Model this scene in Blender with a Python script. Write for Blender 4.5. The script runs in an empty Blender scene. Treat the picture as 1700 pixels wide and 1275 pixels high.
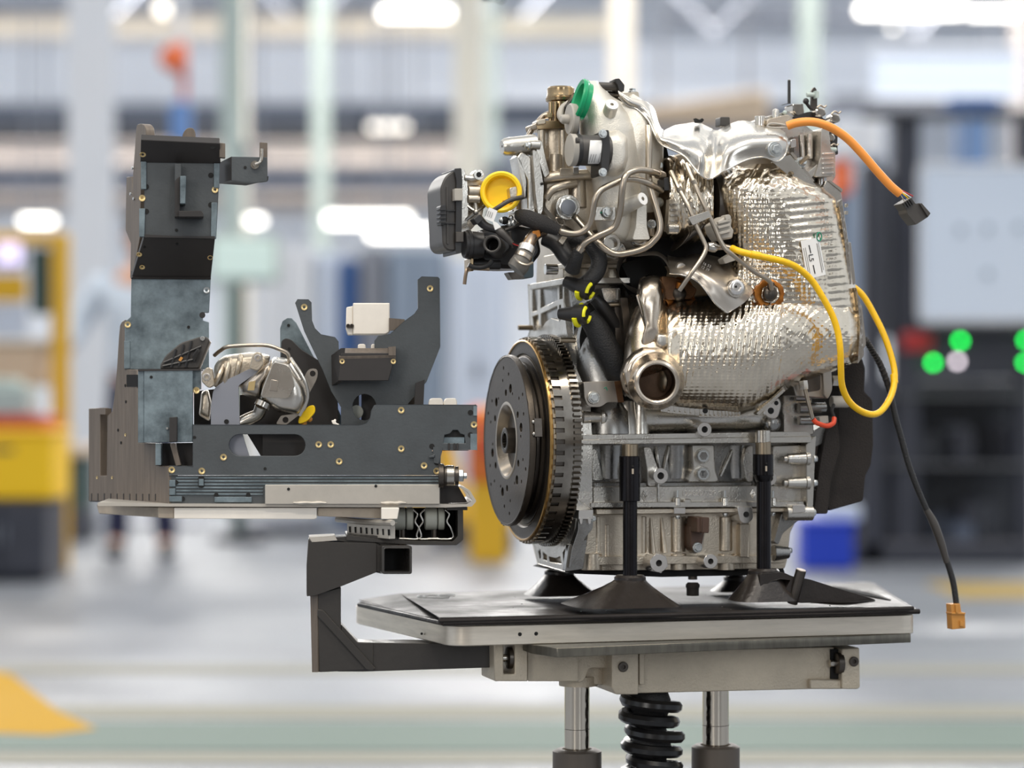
import bpy, bmesh, math, random
from mathutils import Vector, Matrix
from math import sin, cos, pi, radians, sqrt, atan2
random.seed(7)
SC = bpy.context.scene
COL = SC.collection
# ------------------------------------------------------------------ camera, world, lights, exposure
FPX, YH, HC, CX = 4014.0, 680.0, 0.80, 850.0
cam_d = bpy.data.cameras.new('camera'); cam = bpy.data.objects.new('camera', cam_d); COL.objects.link(cam)
cam.location = (0, 0, HC); cam.rotation_euler = (pi/2, 0, 0)
cam_d.sensor_width = 36.0; cam_d.lens = 85.0; cam_d.shift_y = (YH-637.5)/1700.0
cam_d.clip_start = 0.1; cam_d.clip_end = 200
cam_d.dof.use_dof = True; cam_d.dof.focus_distance = 3.19; cam_d.dof.aperture_fstop = 2.2
SC.camera = cam
vs = SC.view_settings
vs.view_transform = 'Standard'; vs.look = 'None'; vs.gamma = 1.0; vs.use_curve_mapping = False
vs.exposure = 0.08
wd = bpy.data.worlds.new('hall_daylight'); SC.world = wd; wd.use_nodes = True
bg = wd.node_tree.nodes['Background']
bg.inputs[0].default_value = (0.86, 0.92, 1.0, 1); bg.inputs[1].default_value = 0.85
def area(name, loc, rot, sx, sy, power, col):
    l = bpy.data.lights.new(name, 'AREA'); l.shape = 'RECTANGLE'; l.size = sx; l.size_y = sy
    l.energy = power; l.color = col
    o = bpy.data.objects.new(name, l); COL.objects.link(o); o.location = loc; o.rotation_euler = rot
    return o
NEUT = (1.0, 0.97, 0.93); WARM = (1.0, 0.92, 0.80); COOL = (0.86, 0.93, 1.0)
# rows of overhead tube lights of the hall (long strips running across and along)
for k, (x, y) in enumerate([(-1.8, 1.6), (1.7, 2.2), (0.1, 0.2), (-2.6, 4.4), (2.8, 5.0), (0.2, 6.4)]):
    area('strip_light', (x, y, 4.2), (0, 0, 0), 2.6, 0.22, 66 if k < 3 else 11, WARM)
# tall daylight windows in the hall side behind the photographer
area('daylight_window', (-2.6, -3.2, 2.4), (radians(75), 0, radians(-30)), 1.6, 2.4, 74, NEUT)
area('daylight_window', (3.0, -3.4, 2.4), (radians(75), 0, radians(32)), 1.2, 2.4, 52, COOL)
for k in range(5):
    area('far_strip_light', (-7+3.6*k, 12.0, 6.0), (0, 0, 0), 2.6, 0.4, 84, WARM)
    area('far_strip_light', (-9+4.5*k, 21.0, 7.2), (0, 0, 0), 3.0, 0.5, 330, NEUT)
    area('far_strip_light', (-10+5*k, 29.0, 7.2), (radians(-25), 0, 0), 3.0, 0.6, 760, NEUT)  # row added to brighten the far wall

# ------------------------------------------------------------------ helpers
def W(px, py, Y): return Vector(((px-CX)*Y/FPX, Y, HC-(py-YH)*Y/FPX))
def PZ(px, py, z): return W(px, py, (HC-z)*FPX/(py-YH))
class Fr:
    """a turned frame standing in the hall: u along its front, w into its depth, z up"""
    def __init__(s, px, Y, deg):
        s.ox, s.oy = (px-CX)*Y/FPX, Y
        a = radians(deg); s.c, s.s = cos(a), sin(a)
        s.u = Vector((s.c, s.s, 0)); s.w = Vector((-s.s, s.c, 0)); s.z = Vector((0, 0, 1))
    def P(s, px, py, w=0.0):
        dx = (px-CX)/FPX
        return W(px, py, (w - s.ox*s.s + s.oy*s.c)/(s.c-dx*s.s))
    def PU(s, px, py, u):
        dx = (px-CX)/FPX
        return W(px, py, (u + s.ox*s.c + s.oy*s.s)/(dx*s.c+s.s))
    def m(s, px, w=0.0):          # metres per pixel there
        return s.P(px, YH, w).y/FPX
def srgb(c):
    if isinstance(c, str): c = tuple(int(c[i:i+2], 16) for i in (0, 2, 4))
    return tuple((v/255/12.92 if v/255 <= 0.04045 else ((v/255+0.055)/1.055)**2.4) for v in c)
MATS = {}
def M(name, col, metal=0.0, rough=0.5, var=0.0, vscale=8.0, bump=0.0, bscale=60.0, col2=None, rvar=0.0, emit=0.0, coat=0.0, kind='noise', stretch=None, spec=None):
    m = bpy.data.materials.new(name); m.use_nodes = True
    nt = m.node_tree; b = nt.nodes['Principled BSDF']; L = nt.links.new
    c = srgb(col); b.inputs['Base Color'].default_value = (*c, 1)
    b.inputs['Metallic'].default_value = metal; b.inputs['Roughness'].default_value = rough
    if spec is not None: b.inputs['Specular IOR Level'].default_value = spec
    if coat: b.inputs['Coat Weight'].default_value = coat; b.inputs['Coat Roughness'].default_value = 0.12
    if emit:
        b.inputs['Emission Color'].default_value = (*c, 1); b.inputs['Emission Strength'].default_value = emit
    if var or bump or rvar:
        tc = nt.nodes.new('ShaderNodeTexCoord'); mp = nt.nodes.new('ShaderNodeMapping')
        L(tc.outputs['Object'], mp.inputs[0])
        if stretch: mp.inputs['Scale'].default_value = stretch
    if var or rvar:
        n = nt.nodes.new('ShaderNodeTexNoise'); n.inputs['Scale'].default_value = vscale; n.inputs['Detail'].default_value = 6; n.inputs['Roughness'].default_value = 0.65
        L(mp.outputs[0], n.inputs['Vector'])
        rp = nt.nodes.new('ShaderNodeMapRange'); rp.inputs[1].default_value = 0.3; rp.inputs[2].default_value = 0.7
        L(n.outputs['Fac'], rp.inputs[0])
        if var:
            mx = nt.nodes.new('ShaderNodeMix'); mx.data_type = 'RGBA'
            c2 = srgb(col2) if col2 else tuple(v*(1-var) for v in c)
            c1 = c if col2 else tuple(min(1, v*(1+var*0.6)) for v in c)
            mx.inputs[6].default_value = (*c1, 1); mx.inputs[7].default_value = (*c2, 1)
            if col2:
                rp2 = nt.nodes.new('ShaderNodeMath'); rp2.operation = 'MULTIPLY'; rp2.inputs[1].default_value = var
                L(rp.outputs[0], rp2.inputs[0]); L(rp2.outputs[0], mx.inputs[0])
            else: L(rp.outputs[0], mx.inputs[0])
            L(mx.outputs[2], b.inputs['Base Color'])
        if rvar:
            rr = nt.nodes.new('ShaderNodeMapRange'); rr.inputs[3].default_value = max(0.03, rough-rvar); rr.inputs[4].default_value = min(1, rough+rvar)
            L(rp.outputs[0], rr.inputs[0]); L(rr.outputs[0], b.inputs['Roughness'])
    if bump:
        if kind == 'voronoi':
            n2 = nt.nodes.new('ShaderNodeTexVoronoi'); n2.inputs['Scale'].default_value = bscale; o2 = n2.outputs['Distance']
        else:
            n2 = nt.nodes.new('ShaderNodeTexNoise'); n2.inputs['Scale'].default_value = bscale; n2.inputs['Detail'].default_value = 4; o2 = n2.outputs['Fac']
        L(mp.outputs[0], n2.inputs['Vector'])
        bp = nt.nodes.new('ShaderNodeBump'); bp.inputs['Strength'].default_value = bump; bp.inputs['Distance'].default_value = 0.002
        L(o2, bp.inputs['Height']); L(bp.outputs[0], b.inputs['Normal'])
    MATS[name] = m
    return m
def crom(pts, n):
    """Catmull-Rom through points (tuples or Vectors of any length)"""
    P = [Vector(p) for p in pts]
    if len(P) < 3 or n < 2: return P
    out = []
    for i in range(len(P)-1):
        p0 = P[i-1] if i else P[0]*2-P[1]; p1 = P[i]; p2 = P[i+1]; p3 = P[i+2] if i+2 < len(P) else P[-1]*2-P[-2]
        for k in range(n):
            t = k/n
            out.append(0.5*((2*p1)+(p2-p0)*t+(2*p0-5*p1+4*p2-p3)*t*t+(3*p1-p0-3*p2+p3)*t*t*t))
    out.append(P[-1]); return out
def rnd(pts, r=4, n=3):
    """round the corners of a pixel outline"""
    out = []; N = len(pts)
    for i in range(N):
        p = Vector(pts[i][:2]); a = Vector(pts[i-1][:2])-p; b = Vector(pts[(i+1) % N][:2])-p
        rr = pts[i][2] if len(pts[i]) > 2 else r
        d = min(rr, a.length*0.45, b.length*0.45)
        if d < 0.3: out.append((p.x, p.y)); continue
        q0 = p+a.normalized()*d; q1 = p+b.normalized()*d
        for k in range(n+1):
            t = k/n; v = q0*(1-t)**2+p*2*t*(1-t)+q1*t*t
            out.append((v.x, v.y))
    return out
def circ(cx, cy, r, n=20, ry=None):
    return [(cx+r*cos(2*pi*k/n), cy+(ry or r)*sin(2*pi*k/n)) for k in range(n)]
def frame_of(ax):
    ax = ax.normalized(); t = Vector((0, 0, 1)) if abs(ax.z) < 0.9 else Vector((1, 0, 0))
    a = ax.cross(t).normalized(); return ax, a, ax.cross(a).normalized()
class MB:
    def __init__(s): s.bm = bmesh.new()
    def face(s, vs):
        try: return s.bm.faces.new(vs)
        except ValueError: return None
    def prism(s, pts, vec, holes=()):
        """solid plate: outline of 3-D points swept along vec, with real holes"""
        bm = s.bm
        if not holes:
            a = [bm.verts.new(p) for p in pts]; b = [bm.verts.new(p+vec) for p in pts]
            s.face(a); s.face(b[::-1]); n = len(a)
            for i in range(n): s.face([a[i], b[i], b[(i+1) % n], a[(i+1) % n]])
            return s
        loops = [list(pts)]+[list(h) for h in holes]; ed = []; L0 = []; L1 = []
        for lp in loops:
            v = [bm.verts.new(p) for p in lp]; L0.append(v)
            ed += [bm.edges.new((v[i], v[(i+1) % len(v)])) for i in range(len(v))]
        g = bmesh.ops.triangle_fill(bm, edges=ed, use_beauty=True)['geom']
        fs = [f for f in g if isinstance(f, bmesh.types.BMFace)]
        mp = {}
        for v in L0:
            w = [bm.verts.new(x.co+vec) for x in v]; L1.append(w)
            for x, y in zip(v, w): mp[x] = y
        for f in fs: s.face([mp[x] for x in f.verts][::-1])
        for v, w in zip(L0, L1):
            n = len(v)
            for i in range(n): s.face([v[i], w[i], w[(i+1) % n], v[(i+1) % n]])
        return s
    def plate(s, fr, px, w0, w1, holes=()):
        return s.prism([fr.P(x, y, w0) for x, y, *_ in px], fr.w*(w1-w0), [[fr.P(x, y, w0) for x, y in h] for h in holes])
    def hull6(s, a, b):
        """solid between two outlines with the same number of points"""
        bm = s.bm; A = [bm.verts.new(p) for p in a]; B = [bm.verts.new(p) for p in b]; n = len(A)
        s.face(A); s.face(B[::-1])
        for i in range(n): s.face([A[i], B[i], B[(i+1) % n], A[(i+1) % n]])
        return s
    def box(s, fr, x0, y0, x1, y1, w0, w1):
        return s.plate(fr, [(x0, y0), (x1, y0), (x1, y1), (x0, y1)], w0, w1)
    def cbox(s, c, ax, ay, az):
        c = Vector(c); v = [c+ax*i+ay*j+az*k for k in (-1, 1) for i, j in ((-1, -1), (1, -1), (1, 1), (-1, 1))]
        return s.hull6(v[:4], v[4:])
    def lathe(s, c, axis, prof, seg=24, ph=0.0):
        """prof: (t along axis, radius); closed where radius is 0"""
        ax, a, b = frame_of(Vector(axis)); c = Vector(c); bm = s.bm; rings = []
        for t, r in prof:
            if r <= 1e-7: rings.append([bm.verts.new(c+ax*t)])
            else: rings.append([bm.verts.new(c+ax*t+(a*cos(2*pi*k/seg+ph)+b*sin(2*pi*k/seg+ph))*r) for k in range(seg)])
        for r0, r1 in zip(rings, rings[1:]):
            for k in range(seg):
                q = [r0[k % len(r0)], r0[(k+1) % len(r0)], r1[(k+1) % len(r1)], r1[k % len(r1)]]
                u = []
                for v in q:
                    if v not in u: u.append(v)
                if len(u) > 2: s.face(u)
        return s
    def cyl(s, c, axis, L, r, r2=None, seg=20, hole=0.0, hd=None):
        """solid or holed cylinder from c along axis; hole = bore radius from the start, hd its depth"""
        r2 = r if r2 is None else r2
        e = min(0.0006, r*0.12, L*0.2)
        if hole: prof = [(hd or L*0.8, 0), (hd or L*0.8, hole), (0, hole), (0, r-e), (e, r)]
        else: prof = [(0, 0), (0, r-e), (e, r)]
        return s.lathe(c, axis, prof+[(L-e, r2), (L, r2-e), (L, 0)], seg)
    def tube(s, pts, r, seg=12, n=6, caps=True, hollow=0.0, rfun=None):
        P = crom(pts, n); bm = s.bm; rings = []; N = len(P)
        rr = r if isinstance(r, (list, tuple)) else None
        t0 = (P[1]-P[0]).normalized(); _, a, b = frame_of(t0)
        for i, p in enumerate(P):
            t = (P[min(i+1, N-1)]-P[max(i-1, 0)]).normalized()
            a = (a-t*a.dot(t)); a.normalize(); b = t.cross(a)
            if rr:
                f = i/(N-1)*(len(rr)-1); k = min(int(f), len(rr)-2); R = rr[k]+(rr[k+1]-rr[k])*(f-k)
            else: R = r
            if rfun: R *= rfun(i)
            rings.append([bm.verts.new(p+(a*cos(2*pi*j/seg)+b*sin(2*pi*j/seg))*R) for j in range(seg)])
        for r0, r1 in zip(rings, rings[1:]):
            for j in range(seg): s.face([r0[j], r0[(j+1) % seg], r1[(j+1) % seg], r1[j]])
        if caps: s.face(rings[0][::-1]); s.face(rings[-1])
        return s
    def ball(s, c, r, seg=14, ax=(0, 0, 1), sq=1.0):
        n = seg//2
        return s.lathe(c, ax, [(-r*sq*cos(pi*k/n), r*sin(pi*k/n)) for k in range(n+1)], seg)
    def loft(s, secs, closed=True, caps=True):
        bm = s.bm; rg = [[bm.verts.new(p) for p in q] for q in secs]; n = len(rg[0])
        for r0, r1 in zip(rg, rg[1:]):
            for j in range(n if closed else n-1): s.face([r0[j], r0[(j+1) % n], r1[(j+1) % n], r1[j]])
        if caps and closed: s.face(rg[0][::-1]); s.face(rg[-1])
        return s
    def bevel(s, off, ang=35, seg=1):
        s.bm.normal_update()
        e = [x for x in s.bm.edges if len(x.link_faces) == 2 and x.calc_face_angle(0) > radians(ang)]
        if e: bmesh.ops.bevel(s.bm, geom=e, offset=off, segments=seg, affect='EDGES', clamp_overlap=True, profile=0.5)
        return s
def origin(o):
    v = Vector((0, 0, 0))
    while o is not None: v += o.location; o = o.parent
    return v
def mesh_of(mb, name, mat, ang=35, off=None):
    bmesh.ops.recalc_face_normals(mb.bm, faces=mb.bm.faces[:])
    if off: bmesh.ops.translate(mb.bm, verts=mb.bm.verts[:], vec=-off)
    me = bpy.data.meshes.new(name); mb.bm.to_mesh(me); mb.bm.free()
    for p in me.polygons: p.use_smooth = True
    me.set_sharp_from_angle(angle=radians(ang))
    for m in (mat if isinstance(mat, (list, tuple)) else [mat]): me.materials.append(m)
    return me
def obj(name, mb, mat, parent=None, ang=35, loc=None, bev=0.0, label=None):
    if bev: mb.bevel(bev)
    loc = Vector(loc) if loc is not None else None
    off = (origin(parent) if parent else Vector((0, 0, 0))) + (loc or Vector((0, 0, 0)))
    o = bpy.data.objects.new(name, mesh_of(mb, name, mat, ang, off)); COL.objects.link(o)
    if loc: o.location = loc
    if parent: o.parent = parent
    if label: o['label'] = label
    return o
def inst(name, me, parent, loc, axis=None, scale=1.0, spin=0.0):
    """a further piece that shares its mesh (built along +Z)"""
    o = bpy.data.objects.new(name, me); COL.objects.link(o)
    R = Vector((0, 0, 1)).rotation_difference(Vector(axis)).to_matrix().to_4x4() if axis is not None else Matrix()
    S = Matrix.Diagonal((*(scale if isinstance(scale, (tuple, list)) else (scale,)*3), 1))
    o.matrix_basis = Matrix.Translation(Vector(loc)-(origin(parent) if parent else Vector()))@R@Matrix.Rotation(spin, 4, 'Z')@S
    if parent: o.parent = parent
    return o
def tag(o, label, cat, group=None):
    o['label'] = label; o['category'] = cat
    if group: o['group'] = group
    return o
def thing(name, label, cat, loc, group=None):
    o = bpy.data.objects.new(name, None); COL.objects.link(o); o.location = loc; o.empty_display_size = 0.1
    return tag(o, label, cat, group)
def struct(name, mb, mat, **k):
    o = obj(name, mb, mat, **k); o['kind'] = 'structure'; return o
def text_mesh(s, size, depth, mat):
    cu = bpy.data.curves.new('lettering', 'FONT'); cu.body = s; cu.size = size; cu.extrude = depth; cu.align_x = 'CENTER'; cu.align_y = 'CENTER'
    o = bpy.data.objects.new('lettering', cu); me = bpy.data.meshes.new_from_object(o); me.materials.clear(); me.materials.append(mat)
    bpy.data.objects.remove(o); return me
def put_text(name, s, size, depth, mat, parent, loc, right, up):
    me = text_mesh(s, size, depth, mat); o = bpy.data.objects.new(name, me); COL.objects.link(o)
    r = Vector(right).normalized(); n = r.cross(Vector(up)).normalized(); u = n.cross(r)
    R = Matrix((r, u, n)).transposed().to_4x4()
    o.matrix_basis = Matrix.Translation(Vector(loc)-origin(parent))@R; o.parent = parent
    return o
def sup(t, e=2.0):
    c, s_ = cos(t), sin(t)
    return (abs(c)**(2/e)*(1 if c >= 0 else -1), abs(s_)**(2/e)*(1 if s_ >= 0 else -1))
# ------------------------------------------------------------------ materials
alu = M('cast_aluminium', (202, 197, 188), 0.96, 0.29, var=0.25, vscale=18, bump=0.12, bscale=420, rvar=0.1)
alu_d = M('cast_aluminium_shaded', (158, 156, 152), 0.96, 0.24, var=0.3, vscale=14, bump=0.08, bscale=380, rvar=0.12)  # darker aluminium; recess shade is put into the colour
alu_w = M('cast_aluminium_warm', (198, 186, 168), 0.92, 0.35, var=0.2, vscale=20, bump=0.2, bscale=480, rvar=0.08)
alu_light = M('sandcast_pale', (222, 216, 204), 0.6, 0.46, var=0.1, vscale=12, bump=0.3, bscale=600)
mach = M('machined_face', (232, 228, 222), 0.9, 0.24, var=0.08, vscale=30)
steel = M('bright_steel', (196, 190, 180), 1.0, 0.24, var=0.15, vscale=25, rvar=0.08)
pipe_m = M('steel_pipe', (176, 164, 148), 1.0, 0.28, var=0.12, vscale=20)
zinc = M('zinc_bolt', (204, 206, 204), 0.95, 0.28)
dark_steel = M('dark_steel', (92, 86, 80), 0.95, 0.36, var=0.3, vscale=22, rvar=0.1)
clutch_m = M('clutch_plate', (84, 76, 67), 0.85, 0.42, var=0.15, vscale=20, bump=0.15, bscale=300)
gold_rim = M('passivated_rim', (190, 150, 92), 1.0, 0.3)
foil = M('embossed_foil', (226, 214, 194), 1.0, 0.2, var=0.14, vscale=26, bump=0.16, bscale=260, rvar=0.06)
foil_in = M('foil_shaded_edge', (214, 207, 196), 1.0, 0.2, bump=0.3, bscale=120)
sheet = M('pressed_sheet', (208, 202, 192), 1.0, 0.27, var=0.06, vscale=14, rvar=0.05)
sheet_d = M('pressed_sheet_dull', (172, 164, 154), 0.95, 0.34, var=0.12, vscale=14)
rust = M('heat_rust', (196, 124, 48), 0.7, 0.42, var=0.75, vscale=60, col2=(96, 56, 26))
exh = M('exhaust_steel', (212, 198, 180), 1.0, 0.26, var=0.15, vscale=16, rvar=0.1)
exh_in = M('exhaust_bore', (88, 70, 56), 0.9, 0.42, var=0.3, vscale=30)
brass_oil = M('oiled_bronze', (166, 144, 112), 1.0, 0.26, var=0.3, vscale=16, rvar=0.1)
blk = M('black_plastic', (38, 36, 35), 0.0, 0.42, var=0.2, vscale=20)
blk2 = M('black_plastic_grey', (64, 60, 56), 0.0, 0.45, var=0.15, vscale=20)
rubber = M('rubber_hose', (30, 29, 29), 0.0, 0.55, bump=0.6, bscale=500)
tape = M('woven_sleeve', (34, 31, 30), 0.0, 0.7, bump=1.0, bscale=350, stretch=(1, 1, 4))
foam = M('foam_felt', (44, 39, 36), 0.0, 0.95, bump=0.8, bscale=500, var=0.15, vscale=10)
void = M('hole_shade_and_black', (20, 18, 16), 0.2, 0.7)  # near-black; stands in for shade in holes and gaps, also black parts
yel = M('yellow_cap', (250, 206, 10), 0.0, 0.38)
yel_w = M('yellow_sleeve', (244, 190, 10), 0.0, 0.4, bump=0.3, bscale=200)
yel_clip = M('yellow_clip', (232, 226, 30), 0.0, 0.4)
grn = M('green_cap', (10, 150, 96), 0.0, 0.36)
org = M('orange_sleeve', (240, 150, 62), 0.0, 0.45)
org_r = M('red_sleeve', (214, 70, 34), 0.0, 0.45)
brn = M('brown_connector', (74, 52, 38), 0.0, 0.45)
tan = M('tan_connector', (188, 130, 58), 0.0, 0.5)
wht = M('sticker_white', (232, 230, 226), 0.0, 0.5)
ink = M('print_black', (26, 26, 26), 0.0, 0.6)
ink_g = M('print_grey', (130, 128, 124), 0.0, 0.6)
grn_ink = M('marker_green', (20, 130, 100), 0.0, 0.5)
grey_pl = M('grey_plastic', (168, 162, 152), 0.0, 0.5)
foot_m = M('oiled_black_casting', (46, 41, 38), 0.2, 0.3, var=0.3, vscale=14, bump=0.25, bscale=160, spec=0.5)
burnt = M('burnt_brown', (104, 74, 50), 0.7, 0.4, var=0.5, vscale=50)
wedge_m = M('wedge_steel_shaded', (112, 108, 98), 0.75, 0.36, var=0.3, vscale=16, stretch=(6, 6, 1))  # dark steel, with the shadow under the top plate in its tone
toothed = M('toothed_steel', (150, 143, 133), 1.0, 0.17, var=0.4, vscale=24, rvar=0.06)
# fixture
fx = M('black_board', (70, 74, 76), 0.0, 0.44, var=0.35, vscale=9, bump=0.12, bscale=300, rvar=0.1, spec=0.6)
fx_t = M('worn_teal_board', (74, 84, 89), 0.0, 0.4, var=0.6, vscale=34, col2=(146, 162, 168), bump=0.15, bscale=240, rvar=0.1)
fx_b = M('black_board_warm_lit', (104, 93, 82), 0.0, 0.5, var=0.3, vscale=10, stretch=(14, 14, 1), bump=0.1, bscale=200)  # black board turned brown, warm side light put into the colour
fx_d = M('dark_shaded_board', (44, 40, 38), 0.0, 0.5, var=0.25, vscale=10)  # darker board; shade of down-facing and inner faces is in the colour
brass = M('brass_screw', (222, 196, 142), 0.9, 0.34)
alu_bar = M('dull_bar', (194, 187, 176), 0.5, 0.42, var=0.2, vscale=9, rvar=0.08)
nylon = M('white_nylon', (234, 226, 214), 0.0, 0.5, var=0.08, vscale=20)
nylon_d = M('worn_nylon', (176, 162, 144), 0.0, 0.55, var=0.25, vscale=16)
pom = M('milky_roller', (176, 176, 164), 0.0, 0.4, var=0.15, vscale=30)
frame_blk = M('painted_black_steel', (64, 61, 58), 0.3, 0.36, var=0.3, vscale=9, rvar=0.12, bump=0.1, bscale=160)
tray_m = M('oiled_black_tray', (44, 40, 38), 0.0, 0.46, var=0.45, vscale=9, rvar=0.14, bump=0.3, bscale=140, spec=0.16)
brushed = M('brushed_plate_edge', (226, 216, 200), 0.85, 0.4, var=0.15, vscale=12, stretch=(1, 1, 10), rvar=0.08)
cast_b = M('cast_block', (196, 184, 164), 0.45, 0.5, var=0.2, vscale=10, bump=0.5, bscale=320)
chrome = M('hard_chrome', (214, 204, 188), 1.0, 0.12)
sleeve_m = M('bronze_grey_sleeve', (96, 88, 80), 0.4, 0.5)
post_blk = M('blackened_rod', (34, 32, 34), 0.75, 0.25, rvar=0.05, vscale=30)
# hall
floor_m = M('floor_concrete', (122, 126, 133), 0.0, 0.4, var=0.16, vscale=1.2, rvar=0.1, spec=0.16)
wall_m = M('far_wall_paint', (220, 224, 230), 0.0, 0.7, var=0.1, vscale=0.6)
white_p = M('white_paint', (212, 215, 220), 0.0, 0.5)
cream_p = M('cream_paint', (222, 214, 200), 0.0, 0.55)
pinkgrey = M('pale_beam', (204, 194, 188), 0.0, 0.6)
slate = M('slate_paint', (92, 100, 116), 0.0, 0.6, var=0.25, vscale=1.5)
slate_d = M('dark_slate', (66, 69, 76), 0.0, 0.6, var=0.3, vscale=2)
ggrey = M('green_grey_paint', (176, 188, 182), 0.0, 0.6)
bluepale = M('pale_blue_panel', (200, 210, 226), 0.0, 0.45)
blue_p = M('blue_paint', (52, 88, 142), 0.0, 0.5)
blue_v = M('vivid_blue', (20, 60, 190), 0.0, 0.45)
yel_p = M('yellow_machine', (222, 172, 24), 0.0, 0.45)
yel_f = M('floor_yellow', (150, 126, 62), 0.0, 0.6, spec=0.12)
grn_f = M('floor_green', (104, 120, 111), 0.0, 0.6, spec=0.12)
bei_f = M('floor_beige', (138, 136, 122), 0.0, 0.6, spec=0.12)
orange_p = M('orange_machine', (226, 106, 48), 0.0, 0.5)
red_p = M('red_paint', (190, 52, 52), 0.0, 0.5)
dkgreen = M('dark_green_panel', (40, 66, 60), 0.0, 0.5)
anth = M('anthracite', (56, 58, 68), 0.0, 0.5, var=0.2, vscale=3)
midgrey = M('mid_grey_paint', (128, 132, 142), 0.0, 0.5)
wood = M('cardboard_beige', (206, 184, 158), 0.0, 0.7)
lamp = M('lit_tube', (255, 250, 240), 0, 0.5, emit=5.0)
lamp2 = M('lit_tube_soft', (255, 246, 232), 0, 0.5, emit=2.2)
lampg = M('lit_green_lamp', (20, 255, 90), 0, 0.5, emit=9.0)
lampw = M('lit_white_lamp', (255, 240, 250), 0, 0.5, emit=6.0)
scr = M('lit_screen', (200, 220, 214), 0, 0.4, emit=0.12)
scr2 = M('lit_screen_violet', (226, 214, 250), 0, 0.4, emit=0.9)
shirt_m = M('pale_blue_shirt', (196, 208, 222), 0, 0.8)
trous_m = M('navy_trousers', (34, 38, 70), 0, 0.8)
skin_m = M('skin', (206, 160, 134), 0, 0.6)
hair_m = M('dark_hair', (52, 42, 36), 0, 0.7)
shoe_m = M('dark_shoe', (40, 38, 40), 0, 0.6)

# ------------------------------------------------------------------ the hall
AX = Fr(CX, 10.0, 0)
def bx(mb, x0, y0, x1, y1, Y, d):
    a = W(x0, y0, Y); b = W(x1, y1, Y)
    return mb.prism([Vector((a.x, Y, a.z)), Vector((b.x, Y, a.z)), Vector((b.x, Y, b.z)), Vector((a.x, Y, b.z))], Vector((0, d, 0)))
def B(x0, y0, x1, y1, Y, d): return bx(MB(), x0, y0, x1, y1, Y, d)
m = MB(); m.prism([Vector((-16, -5, 0)), Vector((16, -5, 0)), Vector((16, 36, 0)), Vector((-16, 36, 0))], Vector((0, 0, -0.1)))
struct('floor', m, floor_m)
m = MB(); m.prism([Vector((-16, 36, -0.1)), Vector((16, 36, -0.1)), Vector((16, 36, 9)), Vector((-16, 36, 9))], Vector((0, 0.2, 0)))
struct('wall_back', m, wall_m)
m = MB(); m.prism([Vector((-9, -5, -0.1)), Vector((9, -5, -0.1)), Vector((9, -5, 5)), Vector((-9, -5, 5))], Vector((0, -0.2, 0)))
struct('reflection_wall', m, M('reflection_wall_paint', (104, 94, 84), 0, 0.7))  # unseen dark wall added behind the camera for contrast in metal reflections
m = MB(); m.prism([Vector((-16, 17.0, 7.4)), Vector((16, 17.0, 7.4)), Vector((16, 36, 7.4)), Vector((-16, 36, 7.4))], Vector((0, 0, 0.12)))
struct('ceiling', m, wall_m)
def stripe(name, mat, x0, x1, y0, y1, sk=0.0):
    m = MB(); m.prism([Vector((x0, y0, 0.0)), Vector((x1, y0+sk, 0.0)), Vector((x1, y1+sk, 0.0)), Vector((x0, y1, 0.0))], Vector((0, 0, 0.003)))
    return struct(name, m, mat)
def fy(py): return HC*FPX/(py-YH)
stripe('floor_marking', grn_f, -8, 8, fy(1246), fy(1200), 0.0)
stripe('floor_marking', bei_f, -8, 8, fy(1268), fy(1250), 0.0)
stripe('floor_marking', bei_f, -8, 8, fy(1194), fy(1172), 0.0)
stripe('floor_marking', bei_f, -8, 8, fy(1118), fy(1106), 0.0)
stripe('floor_marking', yel_f, 1.9, 8, fy(994), fy(968), 0.0)
m = MB(); m.prism([PZ(-40, 1108, 0), PZ(20, 1122, 0), PZ(95, 1182, 0), PZ(160, 1212, 0), PZ(80, 1222, 0), PZ(-40, 1218, 0)], Vector((0, 0, 0.004)))
struct('floor_marking', m, M('floor_yellow_bright', (192, 146, 8), 0.0, 0.7, spec=0.08))
# columns of the hall (each an I-beam)
def column(px0, px1, Y, mat, top=-60):
    m = MB(); fl = 0.03*(px1-px0)*Y/FPX/0.23; d = (px1-px0)*Y/FPX
    a = W(px0, 0, Y).x; b = W(px1, 0, Y).x; h = 7.5
    for y0, y1, x0, x1 in ((Y, Y+fl, a, b), (Y+d-fl, Y+d, a, b), (Y+fl, Y+d-fl, (a+b)/2-fl/2, (a+b)/2+fl/2)):
        m.prism([Vector((x0, y0, 0)), Vector((x1, y0, 0)), Vector((x1, y1, 0)), Vector((x0, y1, 0))], Vector((0, 0, h)))
    o = struct('column', m, mat, bev=0.004)
    m = MB(); m.prism([Vector((a-0.05, Y-0.05, 0)), Vector((b+0.05, Y-0.05, 0)), Vector((b+0.05, Y+d+0.05, 0)), Vector((a-0.05, Y+d+0.05, 0))], Vector((0, 0, 0.03)))
    obj('column_foot', m, mat, o)
column(112, 180, 17, white_p); column(366, 402, 19, ggrey); column(404, 416, 24, cream_p)
column(754, 802, 20, M('bright_cream', (246, 238, 220), 0, 0.5)); column(806, 826, 26, ggrey); column(1014, 1052, 22, cream_p)
column(1330, 1362, 22, ggrey); column(518, 546, 23, ggrey); column(1682, 1706, 23, pinkgrey)
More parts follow.
